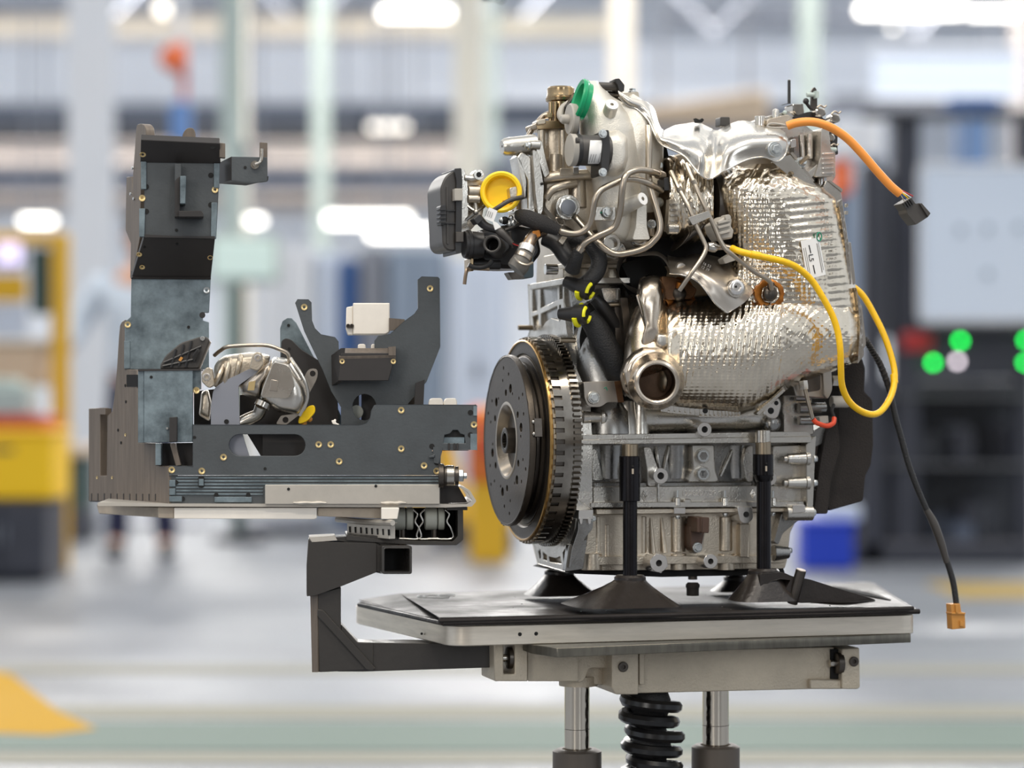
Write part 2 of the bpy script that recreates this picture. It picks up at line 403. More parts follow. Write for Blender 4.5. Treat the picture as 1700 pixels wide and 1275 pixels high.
# overhead beams, girders and conveyor casings far back
def beam(x0, y0, x1, y1, Y, d, mat, flange=True):
    m = MB(); bx(m, x0, y0, x1, y1, Y, d)
    if flange:
        h = (y1-y0)*0.14
        bx(m, x0, y0-h, x1, y0, Y-0.08, d+0.16); bx(m, x0, y1, x1, y1+h, Y-0.08, d+0.16)
    return struct('beam', m, mat)
beam(-200, 30, 1010, 54, 27, 0.4, cream_p); beam(-200, 72, 1900, 166, 33, 0.3, M('bright_panel', (238, 242, 248), 0, 0.5), False)
beam(-200, 178, 760, 204, 28, 0.8, slate); beam(-200, 208, 760, 230, 27, 0.5, slate_d)
beam(-200, 238, 750, 268, 24, 0.4, pinkgrey); beam(-200, 276, 860, 302, 25, 0.6, slate)
beam(-200, 308, 760, 342, 26, 0.5, pinkgrey); beam(740, 176, 1500, 196, 29, 0.5, slate)
beam(1380, 160, 1900, 186, 26, 0.5, midgrey); beam(1100, 20, 1900, 30, 30, 0.4, midgrey)
beam(-200, 4, 760, 14, 31, 0.4, midgrey)
for k in range(9):     # roof truss diagonals
    m = MB(); x = 250+k*170
    m.tube([W(x, -30, 29.5), W(x+(90 if k % 2 else -90), 62, 29.5)], 0.05, 6, 1); struct('truss_strut', m, midgrey)

# fluorescent tube lights far back: housing + tube
def tube_light(x0, y0, x1, y1, Y, mat, label):
    c = W((x0+x1)/2, y0, Y); t = thing('tube_light', label, 'ceiling light', c, 'lit tube lights far back')
    obj('tube', B(x0, y0, x1, y1, Y, 0.12), mat, t, bev=0.01)
    obj('housing', B(x0-1, y0-4, x1+1, y0, Y-0.02, 0.18), white_p, t)
    for f in (0.2, 0.8):
        m = MB(); p = W(x0+(x1-x0)*f, y0-4, Y+0.07); m.cyl(p, (0, 0, 1), 7.4-p.z, 0.012, seg=6); obj('hanger', m, midgrey, t)
tube_light(632, 12, 748, 26, 18, lamp, 'lit tube light high above the fixture, left of the cream column')
tube_light(1428, 6, 1602, 22, 15, lamp, 'long lit tube light at the top right')
tube_light(1612, 16, 1690, 24, 17, lamp, 'shorter lit tube light at the top right corner')
tube_light(1480, 42, 1490, 46, 19, lamp, 'small lit lamp hanging under the long top right tube')
tube_light(258, 2, 276, 22, 18, lamp2, 'short lit tube light above the orange sign')
tube_light(542, 356, 680, 372, 20, lamp, 'upper lit tube light low behind the fixture')
tube_light(612, 380, 716, 394, 21, lamp, 'lower lit tube light low behind the fixture')
tube_light(34, 361, 86, 371, 20, lamp, 'lit tube light behind the yellow frame')
tube_light(113, 361, 125, 371, 19, lamp, 'small round lit lamp beside the white column')
tube_light(410, 361, 436, 370, 20, lamp, 'lit lamp just right of the fixture tower')
tube_light(612, 206, 676, 214, 22, lamp2, 'dim lit lamp between the dark conveyor beams')

def bthing(name, label, cat, Y, parts, group=None, foot=None):
    x = sum(p[1]+p[3] for p in parts)/len(parts)/2
    t = thing(name, label, cat, W(x, foot if foot else max(p[4] for p in parts), Y), group)
    for nm, x0, y0, x1, y1, dy, d, mt in parts: obj(nm, B(x0, y0, x1, y1, Y+dy, d), mt, t, bev=0.012)
    return t
# left side: yellow framed station
YL = 12.0
gy = YH+HC*FPX/YL
bthing('yellow_station', 'yellow steel frame with a dark green panel at the left edge', 'workstation', YL, [
    ('post', 84, 386, 112, gy, 0, 0.09, yel_p), ('post', -60, 386, -34, gy, 0, 0.09, yel_p), ('top_rail', -34, 386, 84, 406, 0.01, 0.07, yel_p),
    ('panel', 50, 412, 83, 522, 0.03, 0.03, dkgreen), ('screen', -8, 384+20, 34, 440, -0.03, 0.04, scr2), ('screen_frame', -14, 398, 40, 446, 0.011, 0.05, midgrey),
    ('shelf', -34, 562, 84, 572, 0.0, 0.4, cream_p), ('control_box', -30, 456, 40, 500, 0.02, 0.1, yel_p), ('tray', -32, 574, 70, 640, 0.02, 0.35, wood),
    ('light_panel', -30, 505, 45, 560, 0.05, 0.03, bluepale)])
YB = 11.2; gb = YH+HC*FPX/YB
bthing('dark_cabinet', 'dark anthracite cabinet under the yellow crate at the left edge', 'cabinet', YB, [
    ('body', -80, 832, 76, gb-6, 0, 0.5, anth), ('door', -72, 840, -2, gb-14, -0.02, 0.02, anth), ('door', 2, 840, 70, gb-14, -0.02, 0.02, anth),
    ('handle', -10, 870, -6, 905, -0.04, 0.02, midgrey), ('handle', 6, 870, 10, 905, -0.04, 0.02, midgrey), ('plinth', -78, gb-6, 74, gb, 0.03, 0.44, slate_d)])
t = bthing('yellow_crate', 'bright yellow crate on the dark cabinet at the left edge', 'crate', YB, [
    ('shell', -80, 718, 88, 829, 0.02, 0.42, M('crate_yellow', (250, 200, 10), 0, 0.45)), ('rim', -84, 712, 92, 724, 0.0, 0.46, M('crate_yellow_rim', (246, 192, 16), 0, 0.45)),
    ('handle_slot', -20, 742, 24, 752, 0.012, 0.02, slate_d)])
bthing('red_bin', 'low orange red bin resting on top of the yellow crate', 'bin', YB, [
    ('shell', -70, 694, 74, 710, 0.04, 0.36, orange_p), ('rim', -74, 690, 78, 696, 0.02, 0.40, red_p), ('rim', -70, 709, 74, 712, 0.05, 0.34, red_p)])
bthing('green_bag', 'pale green sack lying on the orange red bin', 'sack', YB, [
    ('sack', -50, 640, 46, 690, 0.06, 0.3, ggrey), ('fold', -30, 628, 26, 642, 0.1, 0.2, ggrey)])
# dark mixed machinery behind the standing person
bthing('brown_trolley', 'low brown trolley between yellow frame and person', 'trolley', 14.6, [
    ('deck', 84, 740, 140, 758, 0, 0.6, wood), ('side', 88, 758, 136, 846, 0.05, 0.5, dkgreen), ('base', 86, 846, 138, YH+HC*FPX/14.6, 0.04, 0.5, anth)])
for (x0, x1) in ((60, 330), (380, 520)):
    bthing('pallet_rack_base', 'long low grey platform %s' % ('behind the standing person' if x0 == 60 else 'below the green screen'), 'platform', 16.4 if x0 == 60 else 15.2, [
        ('deck', x0, 866, x1, 880, 0, 0.8, midgrey), ('skirt', x0+4, 880, x1-4, 887, 0.05, 0.7, slate_d)])
# orange rotating sign/lamp on a pole, upper left
t = thing('warning_horn', 'orange cone-shaped signal horn hanging high on the upper left', 'signal horn', W(290, 140, 16))
m = MB(); m.lathe(W(308, 98, 16), (-1, 0, 0.05), [(0, 0), (0, 0.10), (0.04, 0.11), (0.14, 0.07), (0.17, 0.03), (0.17, 0)], 20); obj('horn', m, orange_p, t)
m = MB(); m.tube([W(306, 96, 16.02), W(306, 165, 16.02)], 0.02, 8, 1); obj('bracket_tube', m, red_p, t)
obj('blue_box', B(283, 168, 314, 236, 16, 0.12), M('signal_blue', (92, 130, 186), 0, 0.5), t, bev=0.01)
m = MB(); m.tube([W(300, -60, 16.06), W(300, 236, 16.06)], 0.03, 8, 1); obj('pole', m, white_p, t)
# screen on a stand behind the fixture
Ys = 14.5; gs = YH+HC*FPX/Ys
bthing('screen_stand', 'pale green screen on a dark green stand behind the fixture', 'screen', Ys, [
    ('screen', 352, 398, 456, 462, -0.012, 0.02, scr), ('bezel', 345, 390, 463, 470, 0, 0.08, ggrey), ('post', 384, 470, 404, gs-12, 0.02, 0.08, dkgreen), ('foot', 352, gs-12, 436, gs, -0.1, 0.4, anth)])
# tall cabinets far behind, between fixture and engine
Yc = 16.5; gc = YH+HC*FPX/Yc
for i, (x0, x1, y0, mt, lab) in enumerate([
        (424, 522, 408, white_p, 'tall white cabinet right of the green screen stand'), (526, 562, 420, bluepale, 'narrow pale blue cabinet behind the fixture cradle'),
        (564, 592, 430, blue_p, 'narrow blue cabinet behind the white block'), (596, 640, 412, midgrey, 'grey cabinet straight behind the white block'),
        (644, 738, 414, M('steel_blue', (128, 142, 160), 0, 0.5), 'wide steel blue cabinet behind the right cradle horn'), (744, 842, 430, bluepale, 'pale blue cabinet behind the black throttle cover')]):
    w = (x1-x0)
    bthing('tall_cabinet', lab, 'cabinet', Yc+0.05*(i % 2), [
        ('body', x0, y0, x1, gc-5, 0, 0.5, mt), ('door', x0+w*.05, y0+10, x0+w*.49, gc-20, -0.02, 0.02, mt), ('door', x0+w*.51, y0+10, x0+w*.95, gc-20, -0.02, 0.02, mt),
        ('handle', x0+w*.44, 600, x0+w*.47, 630, -0.04, 0.02, anth), ('handle', x0+w*.53, 600, x0+w*.56, 630, -0.04, 0.02, anth), ('plinth', x0+2, gc-5, x1-2, gc, 0.03, 0.44, slate_d)])
# yellow robot feet seen between fixture and engine
def robot(px, Y, s, label):
    g = YH+HC*FPX/Y; c = W(px, g, Y); t = thing('handling_robot', label, 'robot', c, None)
    m = MB(); m.cyl(c, (0, 0, 1), 0.18*s, 0.16*s, 0.14*s); obj('base', m, anth, t)
    m = MB(); m.lathe(c, (0, 0, 1), [(0.18*s, 0), (0.18*s, 0.13*s), (0.4*s, 0.12*s), (0.46*s, 0.09*s), (0.46*s, 0)]); obj('turret', m, yel_p, t)
    a = c+Vector((0, -0.02, 0.4*s)); b = a+Vector((-0.08*s, 0, 0.42*s)); e = b+Vector((0.3*s, -0.05, 0.12*s))
    m = MB(); m.tube([a, b], [0.09*s, 0.065*s], 12, 1); obj('lower_arm', m, yel_p, t)
    m = MB(); m.ball(b, 0.09*s); obj('elbow', m, orange_p, t)
    m = MB(); m.tube([b, e], [0.06*s, 0.045*s], 12, 1); obj('upper_arm', m, yel_p, t)
    m = MB(); m.cyl(e, (1, 0, -0.4), 0.08*s, 0.05*s); obj('wrist', m, red_p, t)
robot(752, 14.2, 0.78, 'yellow robot left of the clutch disc'); robot(815, 13.6, 0.9, 'larger yellow robot just behind the clutch disc'); robot(690, 15.4, 0.8, 'small yellow robot behind the right cradle horn')
bthing('red_machine', 'orange red machine base between fixture and clutch disc', 'machine', 12.6, [
    ('body', 776, 720, 846, 800, 0, 0.3, M('rusty_orange', (204, 104, 30), 0, 0.5)), ('panel', 800, 700, 836, 760, -0.03, 0.05, red_p), ('foot', 780, 800, 842, YH+HC*FPX/12.6, 0.02, 0.26, yel_p)])
# right side: board, machine, lamps
Yr = 12.5; gr_ = YH+HC*FPX/Yr
t = bthing('notice_board', 'large pale blue white board on the right', 'board', Yr-0.4, [
    ('sheet', 1532, 278, 1760, 528, 0, 0.02, M('board_white', (228, 238, 252), 0, 0.4)), ('frame', 1526, 272, 1768, 278, -0.01, 0.05, white_p), ('frame', 1526, 528, 1768, 535, -0.01, 0.05, white_p),
    ('frame', 1526, 278, 1532, 528, -0.01, 0.05, white_p), ('backing', 1530, 276, 1764, 531, 0.02, 0.02, midgrey)])
for (x, y) in ((1595, 382), (1640, 380), (1692, 378), (1640, 455)):
    obj('magnet', B(x-5, y-6, x+5, y+6, Yr-0.41, 0.01), M('magnet_grey', (150, 164, 176), 0, 0.5), t)
obj('hanger', B(1600, 190, 1604, 272, Yr-0.37, 0.02), midgrey, t); obj('hanger', B(1684, 190, 1688, 272, Yr-0.37, 0.02), midgrey, t)
rack = [('post', 1432, 270, 1468, gr_, 0, 0.12, anth), ('post', 1484, 196, 1528, gr_, 0.05, 0.12, anth), ('post', 1690, 190, 1716, gr_, 0.05, 0.12, anth),
        ('panel', 1446, 286, 1530, 560, 0.16, 0.04, midgrey), ('top_rail', 1432, 182, 1716, 196, 0.0, 0.1, slate_d), ('head_panel', 1530, 536, 1716, 552, 0.0, 0.3, slate_d),
        ('console', 1500, 552, 1716, 628, 0.06, 0.3, anth), ('shelf', 1400, 655, 1716, 662, 0.02, 0.5, slate_d), ('shelf', 1400, 770, 1716, 778, 0.02, 0.5, slate_d),
        ('base', 1396, 900, 1716, gr_, 0.0, 0.6, anth), ('backing', 1396, 630, 1716, 900, 0.5, 0.03, slate_d), ('post', 1396, 640, 1412, 900, 0, 0.08, anth)]
t = bthing('machine_rack', 'dark machine rack with signal lamps under the pale board', 'machine', Yr, rack)
for i, (x, y, mt) in enumerate([(1594, 566, lampg), (1549, 602, lampg), (1589, 600, lampw), (1702, 565, lampg), (1701, 602, lampg)]):
    m = MB(); m.lathe(W(x, y, Yr+0.06), (0, -1, 0), [(0, 0), (0, 0.015), (0.012, 0.015), (0.02, 0.009), (0.022, 0)], 14); obj('signal_lamp', m, mt, t)
obj('red_cover', B(1498, 552, 1548, 582, Yr+0.03, 0.05), red_p, t, bev=0.01)
rnd_ = random.Random(3)
for i in range(16):
    x = 1418+rnd_.random()*260; y = 680+110*(i % 2)+rnd_.random()*20
    h = 30+rnd_.random()*46; w = 16+rnd_.random()*26
    obj('module', B(x, 769-h if i % 2 == 0 else 899-h, x+w, 769 if i % 2 == 0 else 899, Yr+0.1+0.02*i, 0.2), [anth, slate, midgrey, slate_d, anth][i % 5], t, bev=0.008)
bthing('white_cabinet', 'white cabinet behind the orange cable', 'cabinet', 15, [
    ('body', 1380, 196, 1472, 264, 0, 0.4, bluepale), ('door', 1384, 200, 1424, 260, -0.02, 0.02, white_p), ('door', 1428, 200, 1468, 260, -0.02, 0.02, white_p),
    ('leg', 1384, 264, 1392, YH+HC*FPX/15, 0, 0.05, slate_d), ('leg', 1460, 264, 1468, YH+HC*FPX/15, 0, 0.05, slate_d), ('lower_panel', 1392, 300, 1460, 560, 0.1, 0.05, M('hazy_blue', (140, 156, 178), 0, 0.5))])
bthing('blue_column_unit', 'blue upright unit above the pale board', 'machine', 14.5, [
    ('body', 1592, 172, 1640, 300, 0, 0.2, M('muted_blue', (104, 134, 178), 0, 0.5)), ('hood', 1576, 160, 1660, 186, -0.04, 0.3, blue_p), ('bracket', 1610, 300, 1622, YH+HC*FPX/14.5, 0.06, 0.08, blue_p)])
bthing('blue_bin', 'vivid blue bin with a pale lid on the floor behind the engine', 'bin', 12.0, [
    ('shell', 1332, 868, 1418, YH+HC*FPX/12.0-1, 0, 0.3, blue_v), ('lid', 1366, 838, 1430, 866, 0.02, 0.26, bluepale), ('rim', 1328, 862, 1422, 872, -0.02, 0.34, blue_v)])
bthing('orange_unit', 'small orange box behind the top of the heat shield', 'box', 13.5, [
    ('shell', 1384, 270, 1414, 322, 0, 0.12, orange_p), ('lid', 1382, 266, 1416, 273, -0.01, 0.14, orange_p), ('stand', 1394, 322, 1402, YH+HC*FPX/13.5, 0.03, 0.06, anth)])
t = thing('beige_duct', 'beige inclined duct high behind the engine', 'duct', W(1180, 190, 20))
m = MB(); m.prism([W(1060, 205, 20), W(1060, 178, 20), W(1262, 148, 20), W(1276, 152, 20), W(1276, 205, 20)], Vector((0, 0.8, 0))); obj('casing', m, wood, t, bev=0.02)
m = MB(); m.prism([W(1080, 205, 20.1), W(1270, 205, 20.1), W(1270, 214, 20.1), W(1080, 214, 20.1)], Vector((0, 0.6, 0))); obj('support', m, midgrey, t)
for x_ in (1100, 1240):
    m = MB(); p = W(x_, 180, 20.4); m.cyl(p, (0, 0, 1), 7.4-p.z, 0.02, seg=8); obj('hanger', m, midgrey, t)
bthing('ceiling_board', 'white overhead panel at the upper right', 'panel', 22, [
    ('sheet', 1452, 84, 1690, 158, 0, 0.05, bluepale), ('frame', 1446, 78, 1696, 84, -0.02, 0.1, white_p), ('frame', 1446, 158, 1696, 164, -0.02, 0.1, white_p), ('hanger', 1500, -40, 1504, 80, 0.02, 0.05, midgrey), ('hanger', 1640, -40, 1644, 80, 0.02, 0.05, midgrey)])
# dark cable loop hanging into the top of the picture
t = thing('hanging_wire', 'thin dark wire loop hanging in at the top edge', 'wire', W(815, 0, 4))
m = MB(); m.tube([W(812, -40, 4), W(806, -4, 4), W(822, 0, 4), W(834, 4, 4), W(838, -6, 4), W(836, -40, 4)], 0.0012, 6, 6); obj('wire', m, blk, t)
m = MB(); m.cbox(W(806, -2, 4), Vector((0.006, 0, 0)), Vector((0, 0.004, 0)), Vector((0, 0, 0.003))); obj('clip', m, blk, t)

# person, standing behind the fixture tower
def skinned(name, J, E, mat, parent, sub=2):
    me = bpy.data.meshes.new(name); o0 = origin(parent)
    me.from_pydata([Vector(p[:3])-Vector((0, 0, 0)) for p in J], E, [])
    o = bpy.data.objects.new(name, me); COL.objects.link(o); o.parent = parent
    sk = o.modifiers.new('skin', 'SKIN'); sk.use_smooth_shade = True
    for i, p in enumerate(J):
        v = me.skin_vertices[0].data[i]; v.radius = (p[3], p[4] if len(p) > 4 else p[3]); v.use_root = (i == 0)
    ss = o.modifiers.new('round', 'SUBSURF'); ss.levels = sub; ss.render_levels = sub
    me.materials.append(mat); return o
Yp = 13.2; pp = Vector(W(236, 900, Yp)); pp.z = 0.0
t = thing('person', 'person in pale blue shirt and navy trousers standing behind the fixture', 'person', pp); k = 1.04
def J_(L): return [tuple(v*k for v in p) for p in L]
body = J_([(0, 0, 0.95, .13, .10), (0, 0, 1.2, .13, .09), (0, 0, 1.42, .15, .09), (0, 0.0, 1.53, .055), (0, -.02, 1.62, .075), (0, -.02, 1.73, .08),
  (-.2, 0, 1.44, .055), (-.33, -.02, 1.20, .042), (-.40, -.16, 1.02, .032), (-.41, -.2, .97, .03),
  (.2, 0, 1.44, .055), (.27, .02, 1.17, .042), (.27, -.1, .93, .032), (.27, -.12, .88, .03),
  (-.1, 0, .88, .09), (-.12, -.01, .5, .062), (-.13, .02, .09, .042), (-.14, -.12, .035, .035),
  (.1, 0, .88, .09), (.11, -.01, .5, .062), (.12, .02, .09, .042), (.13, -.12, .035, .035)])
E = [(0, 1), (1, 2), (2, 3), (3, 4), (4, 5), (2, 6), (6, 7), (7, 8), (8, 9), (2, 10), (10, 11), (11, 12), (12, 13), (0, 14), (14, 15), (15, 16), (16, 17), (0, 18), (18, 19), (19, 20), (20, 21)]
n = len(body)
for side, wv in ((-1, 9), (1, 13)):
    x, y, z = body[wv][:3]
    for f, (dx, dy, dz, L) in enumerate([(-.02, -.03, -.05, .8), (-.007, -.035, -.055, 1), (.007, -.035, -.053, .95), (.02, -.03, -.045, .75), (.035*-side, -.005, -.03, .7)]):
        body.append((x+dx, y+dy*.8, z+dz*.8, .0095)); body.append((x+dx*1.2, y+dy*1.3-.01, z+dz*1.5*L, .008))
        E += [(wv, n), (n, n+1)]; n += 2
skinned('body', body, E, skin_m, t)
shirt = J_([(0, 0, .90, .20, .14), (0, 0, 1.04, .20, .14), (0, 0, 1.2, .19, .13), (0, 0, 1.40, .185, .115), (0, 0, 1.47, .08), (-.21, 0, 1.42, .085), (-.34, -.02, 1.21, .075), (-.39, -.12, 1.08, .06), (.2, 0, 1.43, .075), (.27, .02, 1.18, .062), (.27, -.06, 1.02, .05)])
skinned('shirt', shirt, [(0, 1), (1, 2), (2, 3), (3, 4), (3, 5), (5, 6), (6, 7), (3, 8), (8, 9), (9, 10)], shirt_m, t)
trs = J_([(0, 0, .96, .145, .115), (-.1, 0, .86, .105), (-.12, -.01, .5, .078), (-.135, .01, .055, .064), (.1, 0, .86, .105), (.11, -.01, .5, .078), (.125, .01, .055, .064)])
skinned('trousers', trs, [(0, 1), (1, 2), (2, 3), (0, 4), (4, 5), (5, 6)], trous_m, t)
for s_ in (-1, 1): skinned('shoe', J_([(s_*.13, .05, .045, .045), (s_*.135, -.06, .04, .048), (s_*.14, -.16, .033, .04)]), [(0, 1), (1, 2)], shoe_m, t)
skinned('hair', J_([(0, .02, 1.7, .085), (0, -.0, 1.77, .08), (0, .03, 1.62, .06)]), [(0, 1), (0, 2)], hair_m, t)
m = MB(); m.ball(pp+Vector((0, -.115, 1.735)), 0.016); obj('nose', m, skin_m, t)
for s_ in (-1, 1):
    m = MB(); m.ball(pp+Vector((s_*.03, -.1, 1.765)), 0.011); obj('eye', m, ink, t)
    m = MB(); m.ball(pp+Vector((s_*.088, -.01, 1.74)), 0.024, sq=.6, ax=(1, 0, 0)); obj('ear', m, skin_m, t)
# ------------------------------------------------------------------ lift table that carries the engine
zt = 0.522
T = Fr(750, 3.10, 16)
N_, R_ = PZ(750, 1040, zt), PZ(1530, 1020, zt)
L_ = PZ(583, 1003, zt); D_ = L_+(R_-N_)*0.94
tab = thing('lift_table', 'steel lift table with a black oily tray and four posts carrying the engine', 'lift table', Vector(((N_.x+R_.x)/2, 3.3, 0)))
def rnd3(P, r, n=4):
    out = []; N = len(P)
    for i in range(N):
        p = P[i]; a = P[i-1]-p; b = P[(i+1) % N]-p; d = min(r, a.length*.4, b.length*.4)
        q0 = p+a.normalized()*d; q1 = p+b.normalized()*d
        for k in range(n+1):
            t = k/n; out.append(q0*(1-t)**2+p*2*t*(1-t)+q1*t*t)
    return out
m = MB(); m.prism(rnd3([N_, R_, D_, L_], 0.03), Vector((0, 0, -0.026)))
plate = obj('top_plate', m, brushed, tab, bev=0.0012)
m = MB(); q = [PZ(740, 1032, zt+.004), PZ(1527, 1013, zt+.004), PZ(1448, 968, zt+.004), PZ(592, 997, zt+.004)]
m.prism(rnd3([v-Vector((0, 0, .004)) for v in q], 0.02), Vector((0, 0, 0.004)))
tray = obj('tray', m, tray_m, tab, bev=0.001)
# raised plateau of the tray with sloping flanks
zp = zt+.012
A = [PZ(664, 985, zp), PZ(728, 1026, zp), PZ(1512, 1009, zp), PZ(1440, 966, zp)]
Bq = [PZ(594, 996, zt+.004), PZ(738, 1033, zt+.004), PZ(1524, 1014, zt+.004), PZ(1452, 968, zt+.004)]
m = MB(); m.hull6(Bq, A); obj('raised_floor', m, tray_m, tab, bev=0.0015)
m = MB(); m.tube([PZ(735, 1035, zt+.006), PZ(1100, 1026, zt+.006), PZ(1526, 1015, zt+.006)], 0.0035, 8, 4); obj('front_bead', m, tray_m, tab)
m = MB(); m.tube([PZ(728, 1031, zt+.012), PZ(1100, 1021, zt+.012), PZ(1516, 1010, zt+.012)], 0.003, 8, 4); obj('upper_bead', m, tray_m, tab)
m = MB(); m.tube([PZ(596, 1004, zt+.004), PZ(735, 1035, zt+.006)], 0.003, 8, 2); obj('side_bead', m, tray_m, tab)
# pressed ridges of the tray floor at the right
for (a, b, c) in [((1344, 976), (1402, 990), (1448, 997)), ((1384, 975), (1442, 987), (1478, 996)), ((1342, 999), (1400, 1000), (1452, 997))]:
    m = MB(); m.tube([PZ(*a, zp+.001), PZ(*b, zp+.002), PZ(*c, zp+.001)], [0.002, 0.006, 0.001], 8, 5); obj('pressed_ridge', m, tray_m, tab)
ring_m = M('chalk_ring', (216, 216, 214), 0, 0.6)
for (x, y, r) in ((712, 990, .016), (728, 990, .022), (741, 988, .012)):
    m = MB(); c = PZ(x, y, zp+.0008); m.tube([c+Vector((r*cos(t), r*1.3*sin(t), 0)) for t in [k*pi/8 for k in range(15)]], 0.0009, 6, 2); obj('scratched_ring', m, ring_m, tab)
for (x, y) in ((863, 1053), (890, 1052)):
    p = T.P(x, y, 0.0); m = MB(); m.lathe(p-T.w*0.0006, T.w, [(0, 0), (0, .0026), (0.002, .0026), (0.002, 0)], 12); obj('screw_hole', m, void, tab)
for (x, y) in ((700, 1052), (706, 1053)):
    m = MB(); p = W(x, y, 3.19); m.ball(p, 0.0018, 8); obj('screw_hole', m, void, tab)
# wedge plate under the top plate
zb = zt-.026
m = MB(); P = [PZ(882, 1070, zb), PZ(925, 1076, zb), PZ(1512, 1052, zb), PZ(1480, 1030, zb), PZ(800, 1040, zb)]
m.prism(P, Vector((0, 0, -.012))); obj('under_plate', m, wedge_m, tab, bev=0.0006)
# cast carrier block: bracket lugs and webs
C_ = Fr(820, 3.16, 15)
cb = None
m = MB(); m.plate(C_, [(820, 1066), (836, 1066), (836, 1119), (855, 1119), (855, 1066), (876, 1066), (876, 1131), (821, 1131)], 0.0, 0.07)
cb = obj('carrier_block', m, cast_b, tab, bev=0.0012)
m = MB(); m.plate(C_, rnd([(876, 1066), (960, 1074), (960, 1131), (876, 1131)], 3), 0.016, 0.22); obj('web', m, cast_b, cb, bev=0.001)
m = MB(); m.plate(C_, rnd([(958, 1072), (1020, 1075), (1020, 1109), (978, 1109), (970, 1131), (958, 1134)], 6), 0.022, 0.2); obj('web', m, cast_b, cb, bev=0.001)
m = MB(); m.plate(C_, rnd([(962, 1100), (1022, 1108), (1022, 1146), (1008, 1138), (985, 1136), (962, 1140)], 6), 0.04, 0.2); obj('web', m, cast_b, cb, bev=0.001)
m = MB(); m.plate(C_, rnd([(1016, 1085), (1060, 1083), (1060, 1153), (1022, 1153), (1016, 1142)], 3), -.004, 0.16); obj('bolt_lug', m, cast_b, cb, bev=0.0014)
m = MB(); m.plate(C_, rnd([(1061, 1084), (1070, 1084), (1070, 1137), (1061, 1137)], 3), 0.004, 0.1); obj('lug_rib', m, cast_b, cb, bev=0.001)
m = MB(); m.plate(C_, rnd([(1056, 1081), (1385, 1074), (1385, 1144), (1345, 1144), (1056, 1151)], 4), 0.012, 0.22); obj('web', m, cast_b, cb, bev=0.001)
m = MB(); m.plate(C_, rnd([(1398, 1077), (1427, 1075), (1428, 1141), (1424, 1144), (1398, 1144)], 3), -.004, 0.10); obj('end_lug', m, cast_b, cb, bev=0.0014)
m = MB(); m.plate(C_, [(1345, 1128), (1400, 1129), (1400, 1144), (1345, 1144)], 0.002, 0.09); obj('end_lug', m, cast_b, cb, bev=0.0014)
m = MB(); m.box(C_, 1379, 1078, 1398, 1127, .009, .04); obj('slot', m, void, cb)
for (x, y, w0) in ((846, 1092, .018), (1391, 1101, 0.004)):
    m = MB(); c = C_.P(x, y, w0); m.lathe(c-C_.u*.004, C_.u, [(0, 0), (0, .012), (.001, .0145), (.009, .0145), (.010, .012), (.010, 0)], 22); r_ = obj('roller', m, dark_steel, cb)
    m = MB(); m.cyl(c-C_.u*.012, C_.u, .026, .005); obj('roller_pin', m, steel, cb)
for (x, y) in ((1034, 1107), (1417, 1098)):
    p = C_.P(x, y, -.004); m = MB(); m.cyl(p-C_.w*.003, C_.w, .004, .0068, hole=.003, hd=.003); obj('socket_bolt', m, dark_steel, cb)
m = MB(); m.lathe(C_.P(960, 1134, .06), (0, 0, -1), [(-.01, 0), (-.01, .026), (.003, .026), (.003, 0)], 24); obj('rod_flange', m, cast_b, cb)
# guide rods, sleeves, bellows, base
zc = C_.P(900, 1131, .05).z
for (x, y0, y1, rp) in ((958, 1128, 1243, 21), (1188, 1140, 1236, 22)):
    c = C_.P(x, y1, .065); r = rp*c.y/FPX; top = C_.P(x, y0, .065)
    m = MB(); m.cyl(Vector((c.x, c.y, c.z-.05)), (0, 0, 1), top.z+.02-c.z+.05, r, seg=32); rod = obj('guide_rod', m, chrome, tab)
    m = MB(); m.tube([Vector((c.x+r*1.02*cos(t), c.y+r*1.02*sin(t), c.z+.027)) for t in [k*pi/10 for k in range(21)]], .0003, 5, 1); obj('scribed_line', m, dark_steel, rod)
    m = MB(); m.lathe(Vector((c.x, c.y, c.z)), (0, 0, -1), [(.003, r+.0012), (0, r+.003), (0, r+.010), (.003, .033), (c.z-.04, .034), (c.z-.04, 0)], 32); sl = obj('guide_sleeve', m, sleeve_m, tab)
c = C_.P(1080, 1150, .05); H = c.z-.06
m = MB(); m.lathe(c, (0, 0, -1), [(-.004, 0), (-.004, .022), (0, .024)]+[(H*k/40, .024+.004*sin(k)) for k in range(1, 41)]+[(H, 0)], 24); bel = obj('bellows', m, rubber, tab)
m = MB(); T_ = []; turns = 17; n_ = 270
blkgl = M('gloss_rubber', (24, 23, 23), 0, 0.28)
for k in range(n_+1):
    f = k/n_; a = f*turns*2*pi*1.0+2.2; rr = .0335+.004*sin(k*.35)
    T_.append(Vector((c.x+.004*sin(k*.21)+rr*cos(a), c.y+rr*sin(a), c.z-.006-H*.96*f)))
m.tube(T_, .0082, 8, 1); obj('bellows_fold', m, blkgl, bel)
m = MB(); m.prism([Vector((.02, 2.95, 0.0)), Vector((.62, 3.1, 0.0)), Vector((.52, 3.5, 0.0)), Vector((-.08, 3.35, 0.0))], Vector((0, 0, .1))); obj('floor_base', m, frame_blk, tab, bev=.004)
